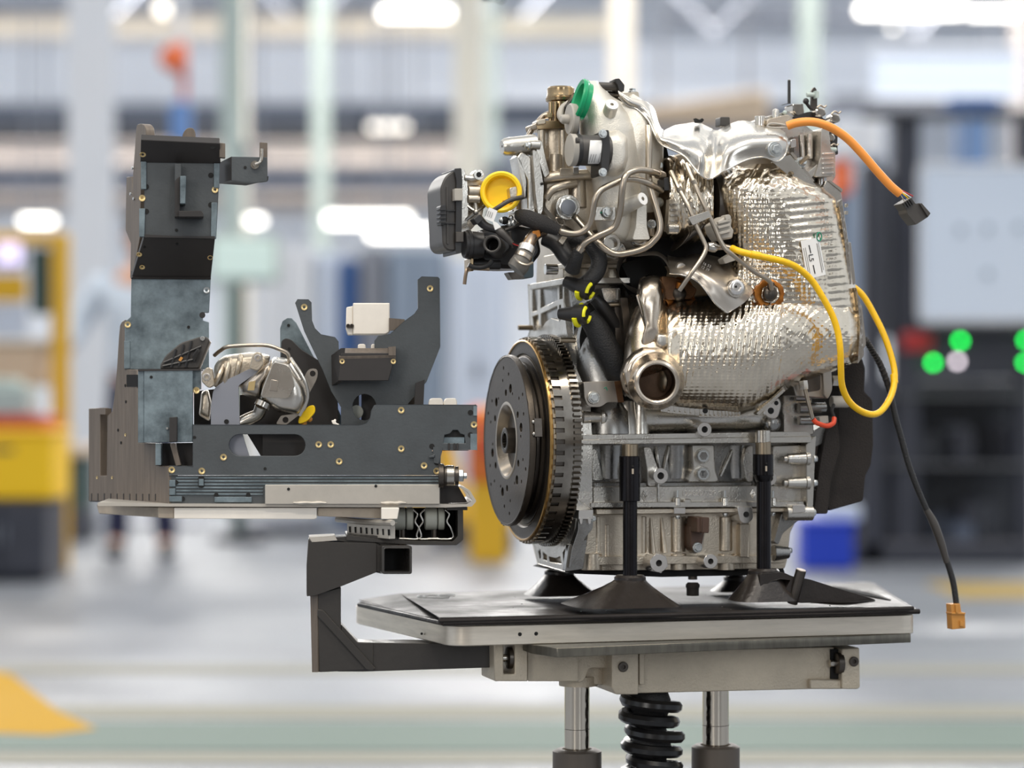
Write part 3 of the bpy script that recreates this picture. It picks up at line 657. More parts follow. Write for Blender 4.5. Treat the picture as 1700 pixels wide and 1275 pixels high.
# engine posts on the tray
EP = Fr(960, 3.2, 16)
def post(parts, label=None):
    """parts: (name, px, y0, y1, r0px, r1px, mat, w)"""
    nm, x, y0, y1, r0, r1, mt, w = parts[0]
    root = None
    for nm, x, y0, y1, r0, r1, mt, w in parts:
        a = EP.P(x, y1, w); k = a.y/FPX; b = EP.P(x, y0, w); h = b.z-a.z
        m = MB(); m.cyl(a, (0, 0, 1), h, r0*k, r1*k, seg=28)
        if root is None: root = obj(nm, m, mt, tab)
        else: obj(nm, m, mt, root)
    return root
pin_m = M('tan_pin', (150, 136, 116), 0.9, 0.34)
p1_ = post([('support_post', 1046, 830, 962, 12, 12, post_blk, -.03), ('sleeve', 1045.5, 757, 832, 17.5, 17.5, post_blk, -.03), ('pin', 1046, 737, 760, 13.5, 13.5, pin_m, -.03)])
p2_ = post([('support_post', 1268, 793, 952, 12, 12, post_blk, -.03), ('sleeve', 1267, 754, 789, 17, 17, post_blk, -.03), ('taper', 1267.5, 788, 800, 12, 17, post_blk, -.03), ('pin', 1267, 733, 756, 13, 13, pin_m, -.03), ('ferrule', 1266, 714, 735, 13, 13, steel, -.03)])
for x, y in ((1050.5, 774.5), (1272, 770)):
    m = MB(); m.ball(EP.P(x, y, -.0443), .0018, 8); obj('cross_hole', m, void, p1_ if x < 1100 else p2_)
    m = MB(); m.cbox(EP.P(x, y+8, -.0442), EP.u*.0013, EP.w*.0004, Vector((0, 0, .0035))); obj('paint_drip', m, nylon_d, p1_ if x < 1100 else p2_)
def foot(x, ytop, ybase, wtop, rt, rx0, rx1, w, root, name='post_foot', asym=None):
    """cast four-sided flared foot with a round collar"""
    secs = []; k = EP.m(x, w); n = 28
    for f, e in ((0, 2.2), (.12, 2.3), (.3, 2.6), (.6, 3.2), (.9, 4), (1, 4)):
        q = []
        for j in range(n):
            cx_, sy_ = sup(2*pi*j/n, e)
            rx = rt+(rx1 if cx_ > 0 else rx0)*f**1.15-rt*f**1.15 if f else rt
            ry = (rt+(rx0*.8-rt)*f**1.1)
            c = EP.P(x, ytop+(ybase-ytop)*f, w)
            q.append(c+EP.u*(cx_*rx*k)+EP.w*(sy_*ry*k))
        secs.append(q)
    m = MB(); m.loft(secs); o = obj(name, m, foot_m, root, ang=50)
    c = EP.P(x, ytop, w); m = MB(); m.lathe(c, (0, 0, 1), [(-.012, 0), (-.012, rt*k*1.05), (.003, rt*k*1.05), (.006, rt*k*.9), (.006, 0)], 28); obj('collar', m, foot_m, root)
foot(1046, 962, 1003, 0, 25, 108, 72, -.03, p1_)
foot(1268, 951, 996, 0, 25, 56, 50, -.03, p2_)
# long low arm of the right-hand foot with its window
m = MB(); m.plate(EP, rnd([(1262, 952), (1300, 950), (1316, 957), (1345, 962), (1395, 978), (1455, 996), (1400, 999), (1330, 1001), (1318, 1000), (1318, 986), (1262, 990)], 4), -.055, -.015, [[(1268, 975), (1280, 965), (1296, 961), (1312, 963), (1306, 975), (1300, 983), (1288, 977)]])
obj('foot_arm', m, foot_m, p2_, bev=.0012)
p3_ = post([('support_post', 929, 943, 960, 14, 14, post_blk, .19)]); foot(929, 952, 987, 0, 24, 56, 62, .19, p3_)
p4_ = post([('support_post', 1222, 945, 966, 12, 12, post_blk, .19)]); foot(1222, 962, 981, 0, 20, 40, 40, .19, p4_)
c = EP.P(1150, 985, .03); m = MB(); m.lathe(c, (0, 0, 1), [(-.003, 0), (-.003, .0085), (.008, .0085), (.008, .0095), (.012, .0095), (.0145, .007), (.0145, 0)], 24); obj('stop_stud', m, tray_m, tab)
a = EP.P(1315, 1002, -.05); b = EP.P(1330, 946, -.06); m = MB(); m.cyl(a, b-a, (b-a).length, .0072, seg=20); obj('locating_pin', m, dark_steel, tab)
a = b; m = MB(); m.lathe(a, b-EP.P(1315, 1002, -.05), [(0, .0066), (.0008, .006), (.0008, 0)], 20); obj('pin_end', m, pinkgrey, tab)
# swarf and drips on the tray
rr_ = random.Random(5)
for k in range(26):
    x = 850+rr_.random()*560; y = 990+rr_.random()*28-(x-850)*.01; m = MB(); m.ball(PZ(x, y, zp+.0005), .0006+.0009*rr_.random(), 6, sq=.6); obj('swarf', m, void if k % 3 else zinc, tray)
# C-shaped arm that carries the neighbouring fixture
K = Fr(525, 3.16, 5)
arm = None
m = MB(); m.plate(K, [(527, 985), (566, 975), (566, 1060), (618, 1112), (530, 1116)], 0, .05); arm = obj('support_arm', m, frame_blk, tab, bev=.001)
K2 = Fr(527, 3.16, -40)
m = MB(); m.plate(K2, [(515, 988), (527, 986), (527, 1116), (518, 1116)], 0.0, .012); obj('edge_face', m, fx_b, arm)
m = MB(); m.plate(K, [(590, 1067), (824, 1068), (824, 1108), (606, 1115), (560, 1115), (560, 1067)], .004, .05); obj('lower_tube', m, frame_blk, arm, bev=.001)
m = MB(); m.plate(K, [(527, 1012), (536, 1012), (624, 1110), (618, 1114), (608, 1112), (527, 1023)], -.003, .0); obj('weld_seam', m, frame_blk, arm, bev=.001)
m = MB(); m.plate(K, [(566, 1036), (594, 1066), (620, 1067), (620, 1112), (566, 1058)], .002, .046); obj('gusset', m, frame_blk, arm, bev=.001)
m = MB(); m.plate(K, rnd([(512, 896), (518, 899), (625, 902), (625, 950), (570, 972), (523, 989), (509, 990), (509, 940)], 2), -.006, .058); obj('tapered_web', m, frame_blk, arm, bev=.0015)
m = MB(); m.plate(K, [(513, 892), (556, 890), (560, 897), (518, 900)], -.006, .058); obj('top_flange', m, alu_bar, arm)
m = MB(); S_ = Fr(634, 3.14, 12)
m.plate(S_, rnd([(634, 906), (684, 906), (684, 953), (634, 953)], 4), 0, .06, [rnd([(638, 910), (680, 910), (680, 949), (638, 949)], 3)]); obj('square_tube', m, frame_blk, arm, bev=.0006)
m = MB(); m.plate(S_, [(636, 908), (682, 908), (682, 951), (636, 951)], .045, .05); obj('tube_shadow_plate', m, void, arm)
m = MB(); m.plate(K, [(622, 898), (636, 906), (636, 953), (622, 950)], -.004, .05); obj('weld_collar', m, frame_blk, arm, bev=.002)
# channel and roller track on top of the arm
m = MB(); m.plate(K, rnd([(575, 888), (640, 897), (752, 899), (760, 890), (760, 846), (769, 846), (769, 896), (758, 905), (690, 905), (575, 897)], 2), -.006, .10); ch = obj('channel', m, frame_blk, arm, bev=.0008)
m = MB(); m.plate(K, [(556, 892), (620, 889), (700, 901), (620, 906), (556, 897)], -.002, .06); obj('pad_plate', m, frame_blk, ch)
KR = Fr(650, 3.14, -52)
m = MB(); m.plate(KR, [(576, 868), (576, 888), (646, 895), (646, 873), (650, 868), (600, 863)], 0.0, .01); rt = obj('roller_rail', m, alu_bar, arm, bev=.0006)
for k in range(8):
    x = 579+k*9.2; m = MB(); m.plate(KR, [(x, 874+k*.7), (x+2, 874+k*.7), (x+2.4, 884+k*.7), (x+.6, 884+k*.7)], -.001, .001); obj('rail_notch', m, void, rt)
m = MB(); m.tube([KR.P(560, 862, .004), KR.P(600, 866, -.002), KR.P(652, 868, -.002)], .004, 8, 3); obj('rail_lip', m, alu_bar, rt)
for (x0, x1) in ((651, 686), (705, 738)):
    y0, y1 = 842, 880; c = K.P((x0+x1)/2, (y0+y1)/2, .02); k = K.m(700)
    for (f, L) in ((0, .62), (.66, .34)):
        w_ = (x1-x0)*k; m = MB(); m.lathe(c-K.u*(w_/2-w_*f), K.u, [(0, 0), (0, 17*k), (.0012, 19*k), (w_*L-.0012, 19*k), (w_*L, 17*k), (w_*L, 0)], 28); obj('nylon_roller', m, pom, rt)
    m = MB(); m.cyl(K.P((x0+x1)/2, 896, .02), (0, 0, 1), .02, .004); obj('roller_stud', m, dark_steel, rt)
for x in (688, 703, 741):      # bent strip profiles between the rollers
    s_ = 1 if x != 703 else -1
    m = MB(); m.tube([K.P(x-2*s_, 846, .0), K.P(x+5*s_, 854, .0), K.P(x+1*s_, 866, .0), K.P(x+8*s_, 878, .0), K.P(x+9*s_, 894, .0), K.P(x-25*s_ if x != 741 else x-30, 894, .0)], .0011, 6, 4); obj('rail_profile', m, steel, rt)
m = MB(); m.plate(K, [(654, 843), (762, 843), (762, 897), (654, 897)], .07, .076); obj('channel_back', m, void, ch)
m = MB(); m.plate(K, [(742, 842), (776, 842), (776, 847), (742, 847)], -.004, .08); obj('top_cover', m, frame_blk, ch)
# ------------------------------------------------------------------ assembly fixture on the roller track
G = Fr(280, 3.14, 4); GB = Fr(280, 3.14, -52); GT = Fr(240, 3.18, 8)
fix = thing('assembly_fixture', 'black board fixture with a tall left tower and forked cradle, full of brass screws', 'fixture', Vector((G.P(500, 838, .1).x, G.P(500, 838, .1).y, G.P(500, 845, 0).z)))
scr_mb = MB(); scr_mb.lathe((0, 0, 0), (0, 0, 1), [(-.003, 0), (-.003, .0018), (0, .0044), (.0005, .0044), (.0005, .0034), (0.0, .0019), (-.0012, .0012), (-.0012, 0)], 16)
me_screw = mesh_of(scr_mb, 'screw', brass)
scr_mb = MB(); scr_mb.lathe((0, 0, 0), (0, 0, 1), [(-.003, 0), (-.003, .0018), (0, .0044), (.0005, .0044), (.0005, .0034), (0.0, .0019), (-.0012, .0012), (-.0012, 0)], 16)
me_screw_s = mesh_of(scr_mb, 'screw', zinc)
hole_mb = MB(); hole_mb.lathe((0, 0, 0), (0, 0, 1), [(-.004, 0), (-.004, .002), (.0004, .002), (.0004, 0)], 12)
me_hole = mesh_of(hole_mb, 'hole', void)
def screws(fr, w, pts, par, me=None, nm='screw'):
    for x, y in pts: inst(nm, me or me_screw, par, fr.P(x, y, w), -fr.w, spin=random.random())
# carrying plate, bars and pads
m = MB(); m.plate(G, rnd([(162, 834), (280, 836), (738, 837), (775, 837), (785, 831), (776, 816), (762, 809), (764, 806), (780, 814), (791, 832), (783, 841), (740, 842.5), (280, 841), (162, 840)], 2), -.004, .16)
bp = obj('carrying_plate', m, alu_bar, fix)
m = MB(); m.plate(G, rnd([(440, 805), (730, 804.5), (730, 837), (440, 837)], 1), -.010, .012); bar = obj('grey_bar', m, alu_bar, fix, bev=.0008)
for (x0, x1) in ((487, 542), (632, 674)):
    m = MB(); m.tube([G.P(x0+(x1-x0)*t/5, 834.5+(t % 2)*.6, -.0105) for t in range(6)], [.001, .0024, .0018, .0026, .001], 8, 3); obj('weld_bead', m, alu_bar, bar)
screws(G, -.0102, [(479, 812), (624, 807)], bar, me_hole, 'hole')
m = MB(); m.plate(GB, [(160, 838), (279, 843), (279, 860), (164, 853)], 0.003, .1); obj('wood_pad', m, nylon_d, fix, bev=.001)
m = MB(); m.plate(G, rnd([(289, 843), (526, 843), (526, 860), (522, 862), (289, 861)], 1), 0.0, .09); obj('white_pad', m, nylon, fix, bev=.001)
m = MB(); m.plate(G, [(262, 842), (289, 842), (289, 861), (262, 860)], 0.004, .09); obj('cream_pad', m, nylon_d, fix, bev=.001)
m = MB(); m.plate(G, [(527, 843), (634, 843), (634, 861), (527, 857)], .006, .09); obj('wood_pad', m, nylon_d, fix, bev=.0008)
m = MB(); m.plate(G, [(633, 843), (663, 843), (660, 862), (633, 862)], -.02, .0); obj('white_pad', m, nylon, fix, bev=.0008)
# front board
fp = [(267, 735), (320, 735), (320, 705), (597, 705), (608, 702), (614, 694), (616, 682), (622, 673), (630, 671), (790, 672), (792, 674), (792, 747), (720, 747), (718, 752), (731, 752), (731, 789), (283, 789), (283, 773), (320, 773), (320, 736), (267, 736)]
fp = [(320, 705), (597, 705), (608, 702), (614, 694), (616, 682), (622, 673), (630, 671), (790, 672), (792, 674), (792, 747), (717, 747), (717, 750), (731, 750), (731, 789), (281, 789), (281, 774), (320, 774)]
slot = [(398+18*cos(t), 739+18*sin(t)) for t in [pi/2+pi*k/10 for k in range(11)]]+[(489+18*cos(t), 739+18*sin(t)) for t in [-pi/2+pi*k/10 for k in range(11)]]
pocket = [(736, 736), (738, 722), (747, 720), (752, 714), (760, 714), (764, 720), (771, 722), (773, 736)]
m = MB(); m.plate(G, fp, 0.0, .014, [slot, pocket]); front = obj('front_board', m, fx, fix, bev=.0006)
m = MB(); m.plate(G, [(733, 712), (778, 712), (778, 748), (733, 748)], .010, .03); obj('pocket_block', m, fx_d, front)
m = MB(); m.plate(G, [(734, 726), (771, 726), (771, 737), (734, 737)], .002, .01); obj('pocket_step', m, fx_t, front)
for x in (744, 753, 758):
    m = MB(); m.plate(G, [(x, 736), (x+3, 736), (x+3, 747), (x, 747)], -.002, .003); obj('pocket_rib', m, fx_d, front)
for (x, y, s_) in ((781, 685, 0), (781, 722, 0), (717, 741, 0), (725, 768, 0)):
    m = MB(); m.plate(G, circ(x, y, 4.5, 14), -.0004, .002); obj('relief_notch', m, void, front)
m = MB(); m.plate(G, [(786, 674), (792, 674), (792, 690), (786, 690)], -.001, .012); obj('finger_joint', m, fx_t, front)
m = MB(); m.plate(G, [(781, 720), (792, 720), (792, 747), (781, 747)], -.001, .012); obj('finger_joint', m, fx_t, front)
m = MB(); m.plate(G, [(719, 742), (734, 742), (734, 750), (728, 770), (720, 768)], -.0015, .01); obj('finger_joint', m, fx, front)
m = MB(); m.plate(G, [(712, 757), (722, 754), (722, 760), (712, 761)], -.004, .0); obj('latch', m, fx, front, bev=.001)
screws(G, -.0004, [(371, 759), (529, 738), (549, 738), (563, 766), (666, 681), (666, 745), (704, 773), (725, 782), (787, 705), (285, 780), (335, 782)], front)
screws(G, -.0004, [(440, 778), (323, 726)], front, me_hole, 'hole')
# dark inner boards behind the slot
m = MB(); m.plate(G, [(398, 700), (436, 762), (520, 762), (520, 715), (410, 700)], .05, .06); obj('inner_board', m, fx_d, fix)
m = MB(); m.plate(G, [(436, 715), (512, 715), (512, 765), (436, 765)], .035, .045); obj('inner_board', m, fx_d, fix)
m = MB(); m.plate(G, [(398, 656), (440, 650), (500, 690), (500, 712), (398, 712)], .062, .07); obj('inner_board', m, fx_d, fix)
m = MB(); m.plate(G, [(322, 650), (356, 646), (356, 712), (322, 712)], .062, .07); obj('inner_board', m, fx_d, fix)
# grooved lower strip
m = MB(); m.plate(G, [(281, 790), (731, 790), (731, 806), (440, 806), (440, 836), (281, 836)], .002, .02); low = obj('lower_strip', m, fx, fix)
for k in range(6):
    y = 792+k*5.4; x1 = 728 if y < 805 else 437
    m = MB(); m.plate(G, [(292, y), (x1, y+.4), (x1, y+2.8), (292, y+2.4)], .0006, .004); obj('ridge', m, fx_t, low, bev=.0003)
m = MB(); m.plate(G, rnd([(329, 790), (339, 790), (339, 810), (329, 810)], 4), -.0005, .006); obj('keyhole', m, void, low)
m = MB(); m.plate(G, [(330, 795), (338, 795), (338, 806), (330, 806)], -.0012, .006); obj('tenon', m, fx_t, low)
for q in ([(281, 797), (291, 797), (291, 808), (281, 808)], [(281, 811), (291, 811), (291, 822), (281, 822)], [(281, 824), (302, 824), (302, 833), (281, 833)], [(356, 825), (418, 825), (418, 834), (356, 834)]):
    m = MB(); m.plate(G, q, -.0008, .004); obj('tenon', m, fx_t, low, bev=.0005)
for (x, y) in ((292, 801), (303, 828), (359, 822), (412, 822)):
    m = MB(); m.plate(G, circ(x, y, 4, 10), -.0001, .002); obj('relief_notch', m, void, low)
# oblique left board (its brown colour carries the warm side light)
sp = [(147, 678), (166, 677), (166, 790), (177, 790), (178, 690), (186, 683), (190, 655), (194, 610), (197, 560), (199, 540), (202, 534), (207, 531), (207, 613), (228, 614), (228, 735), (258, 736), (258, 773), (280, 774), (280, 838), (147, 832)]
m = MB(); m.plate(GB, sp, 0.0, .014); side = obj('side_board', m, fx_b, fix, bev=.0007)
m = MB(); m.plate(GB, [(164, 678), (175, 678), (175, 688), (164, 688)], -.003, .006); obj('board_lip', m, fx_b, side)
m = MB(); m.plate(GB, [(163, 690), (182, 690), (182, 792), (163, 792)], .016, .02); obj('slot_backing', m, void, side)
m = MB(); m.plate(GB, [(210, 622), (228, 622), (228, 642), (210, 642)], -.0006, .004); obj('square_pocket', m, void, side)
for k in range(11):
    x = 151+k*10.6; m = MB(); m.plate(GB, [(x, 819+k*.1), (x+1.4, 819+k*.1), (x+1.4, 831), (x, 831)], -.0004, .002); obj('comb_slit', m, fx_d, side)
m = MB(); m.plate(GB, [(150, 831), (278, 835.5), (278, 838), (150, 833)], -.001, .004); obj('bottom_edge', m, fx_d, side)
for (x, y) in ((196, 714), (208, 640), (209, 667), (201, 735)): inst('hole', me_hole, side, GB.P(x, y, -.0002), -GB.w)
for (x, y) in ((186, 793), (161, 793), (208, 722)): inst('screw', me_screw, side, GB.P(x, y, -.0002), -GB.w, .5)
# lower box in front of the tower
m = MB(); m.plate(G, [(239, 615), (320, 614), (320, 734), (239, 735)], .004, .016); bxo = obj('box_front', m, fx_t, fix, bev=.0007)
m = MB(); m.plate(G, [(229, 615), (239, 615), (239, 735), (229, 735)], .006, .05); obj('box_side', m, fx_t, bxo, bev=.0005)
m = MB(); m.plate(G, [(320, 614), (333, 614), (333, 646), (320, 646)], .012, .03); obj('box_ear', m, fx_t, bxo)
m = MB(); m.plate(G, [(229, 613), (333, 612), (333, 615), (229, 616)], .003, .06); obj('box_top', m, fx_d, bxo)
screws(G, .0036, [(251, 626)], bxo, me_hole, 'hole'); screws(G, .0116, [(326, 648)], bxo)
m = MB(); m.plate(G, [(281, 693), (294, 692), (294, 733), (281, 734)], -.008, .006); obj('latch_post', m, fx_d, bxo, bev=.0006)
m = MB(); m.plate(G, circ(277.5, 711, 2, 8), -.001, .004); obj('tiny_hole', m, zinc, bxo)
m = MB(); m.plate(G, [(258, 736), (320, 735), (320, 776), (258, 776)], .03, .036); obj('recess_back', m, fx_d, bxo)
m = MB(); m.plate(G, [(258, 736), (267, 736), (267, 772), (258, 772)], .0, .03); obj('recess_cheek', m, fx_t, bxo)
m = MB(); m.plate(G, [(282, 737), (291, 736), (300, 772), (292, 773)], .006, .026); obj('recess_strut', m, fx_b, bxo)
# tower
m = MB(); m.plate(GT, [(218, 461), (350, 463), (347, 519), (345, 519), (337, 519), (337, 532), (347, 535), (347, 613), (207, 613), (207, 535), (217, 526)], .052, .066); lower = obj('tower_lower_board', m, fx_t, fix, bev=.0006)
m = MB(); m.plate(GT, circ(336, 523, 5, 12), .0515, .06); obj('relief_notch', m, fx_d, lower)
m = MB(); m.plate(GT, [(206, 566), (216, 566), (216, 612), (206, 612)], .0505, .06); obj('tenon', m, fx_t, lower, bev=.0005)
screws(GT, .0516, [(212, 539)], lower); screws(GT, .0516, [(343, 482)], lower, me_screw_s); screws(GT, .0516, [(313, 543)], lower, me_hole, 'hole')
def slab(fr, q, ws, th): # q four pixel corners, ws their depths
    a = [fr.P(x, y, w) for (x, y), w in zip(q, ws)]; n = (a[1]-a[0]).cross(a[3]-a[0]).normalized()
    if n.y < 0: n = -n
    return MB().hull6(a, [v+n*th for v in a])
m = slab(GT, [(239, 394), (357, 396), (350, 461), (219, 460)], [.006, .006, .05, .05], .012); step = obj('tower_step_board', m, fx_d, fix, bev=.0007)
def nrm(fr, a, wa, b, wb):
    d = (fr.P(*b, wb)-fr.P(*a, wa)).normalized(); n = fr.u.cross(d); n.normalize(); return n if n.y < 0 else -n
n_st = nrm(GT, (294, 396), .006, (284, 460), .05)
for (x, y, f) in ((231, 422, .42), (349, 427, .5), (236, 443, .74), (342, 446, .8)):
    inst('screw', me_screw, step, GT.P(x, y, .006+.044*f)+n_st*.0006, n_st, 0.85)
for (x, y, f) in ((240, 410, .24), (347, 412, .27), (294, 405, .15), (288, 449, .86)): inst('hole', me_hole, step, GT.P(x, y, .006+.044*f)+n_st*.0003, n_st, 0.9)
m = slab(GT, [(220, 460), (350, 461), (350, 464), (217, 463)], [.048, .048, .05, .05], .02); obj('step_edge', m, fx_d, step)
m = MB(); m.plate(GT, [(240, 268), (365, 271), (359, 396), (239, 393)], .004, .016); up = obj('tower_upper_board', m, fx, fix, bev=.0006)
for q in ([(234, 268), (243, 268), (243, 314), (234, 314)], [(231, 346), (241, 346), (240, 393), (231, 393)], [(351, 336), (361, 336), (359, 396), (350, 396)], [(355, 271), (365, 271), (364, 312), (355, 312)]):
    m = MB(); m.plate(GT, q, .001, .012); obj('tenon', m, fx_t, up, bev=.0005)
for (x, y) in ((243, 310), (243, 351), (350, 291), (350, 340)):
    m = MB(); m.plate(GT, circ(x, y, 4.5, 12), .0034, .01); obj('relief_notch', m, void, up)
screws(GT, .0032, [(236, 329), (357, 315)], up); screws(GT, .0032, [(293, 382), (351, 290)], up, me_hole, 'hole')
m = MB(); m.plate(GT, [(296, 392), (240, 389), (240, 394), (357, 396), (357, 392)], .0, .004); obj('shadow_gap', m, fx_d, up)
m = MB(); m.plate(GT, [(290, 272), (301, 272), (301, 304), (290, 306)], -.012, .006); br = obj('angle_bracket', m, fx, fix, bev=.0006)
m = MB(); m.plate(GT, [(299, 292), (309, 292), (308, 338), (299, 338)], -.03, .006); obj('angle_post', m, fx_t, br, bev=.0006)
m = MB(); m.plate(GT, [(290, 300), (299, 292), (299, 360), (290, 360)], -.02, .006); obj('angle_web', m, fx_d, br, bev=.0006)
m = MB(); m.plate(GT, [(297, 350), (334, 350), (338, 354), (338, 360), (297, 360)], -.03, .005); obj('angle_foot', m, fx_d, br, bev=.0006)
m = slab(GT, [(234, 232), (365, 238), (366, 272), (233, 270)], [-.022, -.022, .0035, .0035], .012); top = obj('tower_top_board', m, fx_d, fix, bev=.0007); n_tp = nrm(GT, (300, 235), -.022, (300, 268), .003)
for (x, y) in ((237, 256), (357, 260)): inst('screw', me_screw, top, GT.P(x, y, -.022+.025*(y-234)/33)+n_tp*.0006, n_tp, .95)
for (x, y) in ((298, 241), ): inst('hole', me_hole, top, GT.P(x, y, -.0165)+n_tp*.0003, n_tp)
m = MB(); m.plate(GT, circ(353, 243, 5, 12), -.018, -.008); obj('relief_notch', m, void, top)
m = MB(); m.plate(GT, [(364, 237), (374, 238), (374, 262), (364, 261)], -.014, .0); obj('top_tenon', m, fx_b, top, bev=.0005)
# tower side board (seen almost edge on) with ears
GS = Fr(243, 3.186, -62)
m = MB(); m.plate(GS, rnd([(226, 215, 6), (227, 206, 8), (237, 205, 6), (242, 212, 5), (243, 232), (235, 236), (232, 395), (219, 462), (216, 462), (217, 405), (220, 300)], 2), 0, .012); sd = obj('tower_side_board', m, fx_b, fix, bev=.0006)
m = MB(); m.plate(GS, [(210, 294), (219, 293), (220, 330), (217, 404), (208, 382)], .004, .014); obj('side_wing', m, fx_b, sd, bev=.0005)
for (x, y) in ((221, 279), (223, 330), (218, 322)):
    m = MB(); m.cyl(GS.P(x, y, 0), -GS.w, .002, .002, seg=10); obj('side_pin', m, zinc, sd)
m = MB(); m.plate(GT, rnd([(302, 236), (303, 222, 6), (310, 212, 6), (322, 212, 6), (325, 224, 4), (324, 238)], 2), .03, .045); obj('rear_ear', m, fx_b, fix, bev=.0007)
# open hook box at the right of the tower top
m = MB(); m.plate(GT, [(384, 260), (444, 261), (444, 301), (420, 304), (384, 300)], -.014, -.006); hk = obj('hook_box', m, fx, fix, bev=.0006)
m = slab(GT, [(364, 270), (384, 260), (384, 299), (364, 305)], [.03, -.014, -.014, .03], .008); obj('box_cheek', m, fx_d, hk)
m = slab(GT, [(366, 305), (388, 298), (445, 300), (408, 308)], [.03, -.012, -.012, .02], .006); obj('box_floor', m, fx_d, hk)
m = MB(); m.plate(GT, [(431, 236), (444, 237), (444, 262), (431, 261)], -.012, -.004); obj('hook_post', m, fx_b, hk, bev=.0005)
m = MB(); a = GT.P(423, 274, -.014); m.lathe(a, -GT.w, [(0, 0), (0, .0055), (.003, .0055), (.003, .003), (.008, .003), (.008, 0)], 16); obj('pin_boss', m, steel, hk)
m = MB(); m.tube([GT.P(424, 273, -.022), GT.P(431, 270, -.023), GT.P(434, 262, -.022), GT.P(434.5, 247, -.021)], .0021, 10, 5); obj('bent_pin', m, steel, hk)
screws(GT, -.0145, [(407, 278)], hk, me_hole, 'hole')
# forked cradle
ck = [(490, 503), (494, 497), (512, 497), (517, 502), (518, 532), (523, 545), (533, 555), (548, 558), (556, 560), (562, 567), (563, 588), (563, 620), (622, 620), (622, 566), (628, 558), (648, 554), (670, 534), (688, 521), (694, 512), (694, 464), (700, 459), (727, 460), (730, 463), (731, 576), (708, 634), (676, 672), (672, 710), (566, 710), (566, 676), (550, 650), (536, 615), (505, 550)]
hole_c = [(605+20*cos(t), 676+22*sin(t)) for t in [2*pi*k/20 for k in range(20)]]
m = MB(); m.plate(G, ck, .05, .064, [hole_c]); cradle = obj('forked_cradle', m, fx, fix, bev=.0007)
screws(G, .0496, [(505, 510), (714, 479)], cradle)
m = MB(); m.plate(G, [(582, 650), (596, 650), (596, 706), (582, 706)], .075, .085); obj('inner_post', m, fx_d, cradle)
m = MB(); m.cyl(G.P(592, 684, .066), G.w, .008, .009, seg=24); obj('inner_roller', m, pom, cradle)
m = MB(); m.plate(G, [(600, 652), (640, 652), (640, 706), (600, 706)], .078, .085); obj('inner_cheek', m, fx_d, cradle)
m = MB(); m.plate(G, [(566, 586), (656, 586), (656, 591), (645, 632), (562, 632)], .015, .024); blk_ = obj('cross_block', m, fx_d, cradle, bev=.0006)
m = slab(G, [(565, 578), (657, 578), (657, 590), (563, 592)], [.05, .05, .014, .014], .008); obj('block_top', m, fx_b, blk_)
m = slab(G, [(550, 590), (566, 578), (562, 632), (551, 640)], [.05, .016, .016, .05], .006); obj('block_cheek', m, fx_d, blk_)
m = MB(); m.plate(G, [(645, 576), (657, 575), (657, 590), (645, 590)], .012, .05); obj('block_tab', m, fx_b, blk_)
for (x, y) in ((568, 600), (653, 600)): inst('screw', me_screw, blk_, G.P(x, y, .0146), -G.w, .8)
bk = [(465, 545), (469, 533), (477, 528), (484, 528), (492, 536), (535, 620), (566, 690), (566, 706), (466, 706)]
m = MB(); m.plate(G, bk, .10, .112); bkb = obj('rear_board', m, fx_t, fix, bev=.0006)
m = MB(); m.plate(G, rnd([(467, 566), (474, 561), (484, 564), (500, 580), (540, 605), (560, 640), (562, 706), (467, 706)], 4), .085, .095); obj('rear_lower_board', m, fx_d, bkb, bev=.0006)
screws(G, .0994, [(479, 540)], bkb, me_hole, 'hole'); screws(G, .0846, [(480, 579)], bkb, me_hole, 'hole')
m = MB(); m.plate(G, [(690, 636), (705, 630), (703, 672), (688, 672)], .03, .045); obj('rear_post', m, fx_d, fix)
m = MB(); m.plate(G, [(672, 672), (690, 640), (692, 672)], .066, .08); obj('brown_gusset', m, fx_b, fix)
# white nylon block, pegs and pads of the fixture
m = MB(); m.plate(G, rnd([(586, 503), (647, 503), (647, 551), (640, 555), (586, 555)], 2), .07, .12); nb = obj('nylon_block', m, nylon, fix, bev=.0012)
m = MB(); m.plate(G, [(575, 510), (586, 508), (586, 556), (577, 556), (574, 545)], .074, .1); obj('nylon_cheek', m, nylon, nb, bev=.001)
for x in (578, 584):
    m = MB(); m.cyl(G.P(x, 541, .068), G.w, .006, .0028, hole=.0012, hd=.003); obj('bore', m, dark_steel, nb)
m = MB(); m.plate(G, [(646, 528), (672, 530), (672, 546), (646, 549)], .065, .085); obj('rear_clamp', m, fx_b, nb)
for (x0, x1) in ((594, 607), (616, 626)):
    m = MB(); m.plate(G, rnd([(x0, 571, 4), (x1, 571, 4), (x1, 590), (x0, 590)], 2), .066, .08); obj('nylon_peg', m, nylon, fix, bev=.0008)
for (x0, x1, y) in ((712, 736, 661), (737, 759, 661)):
    m = MB(); c = G.P((x0+x1)/2, 673, .05); m.cyl(c-G.w*.02, G.w, .03, .0105, seg=24); m2 = MB()
    m2.plate(G, rnd([(x0, y+8, 4), (x0+3, y, 5), (x1-2, y, 5), (x1, y+8, 4), (x1, 680), (x0, 680)], 3), .03, .06); m.bm.free(); obj('nylon_pad', m2, nylon, fix, bev=.0008)
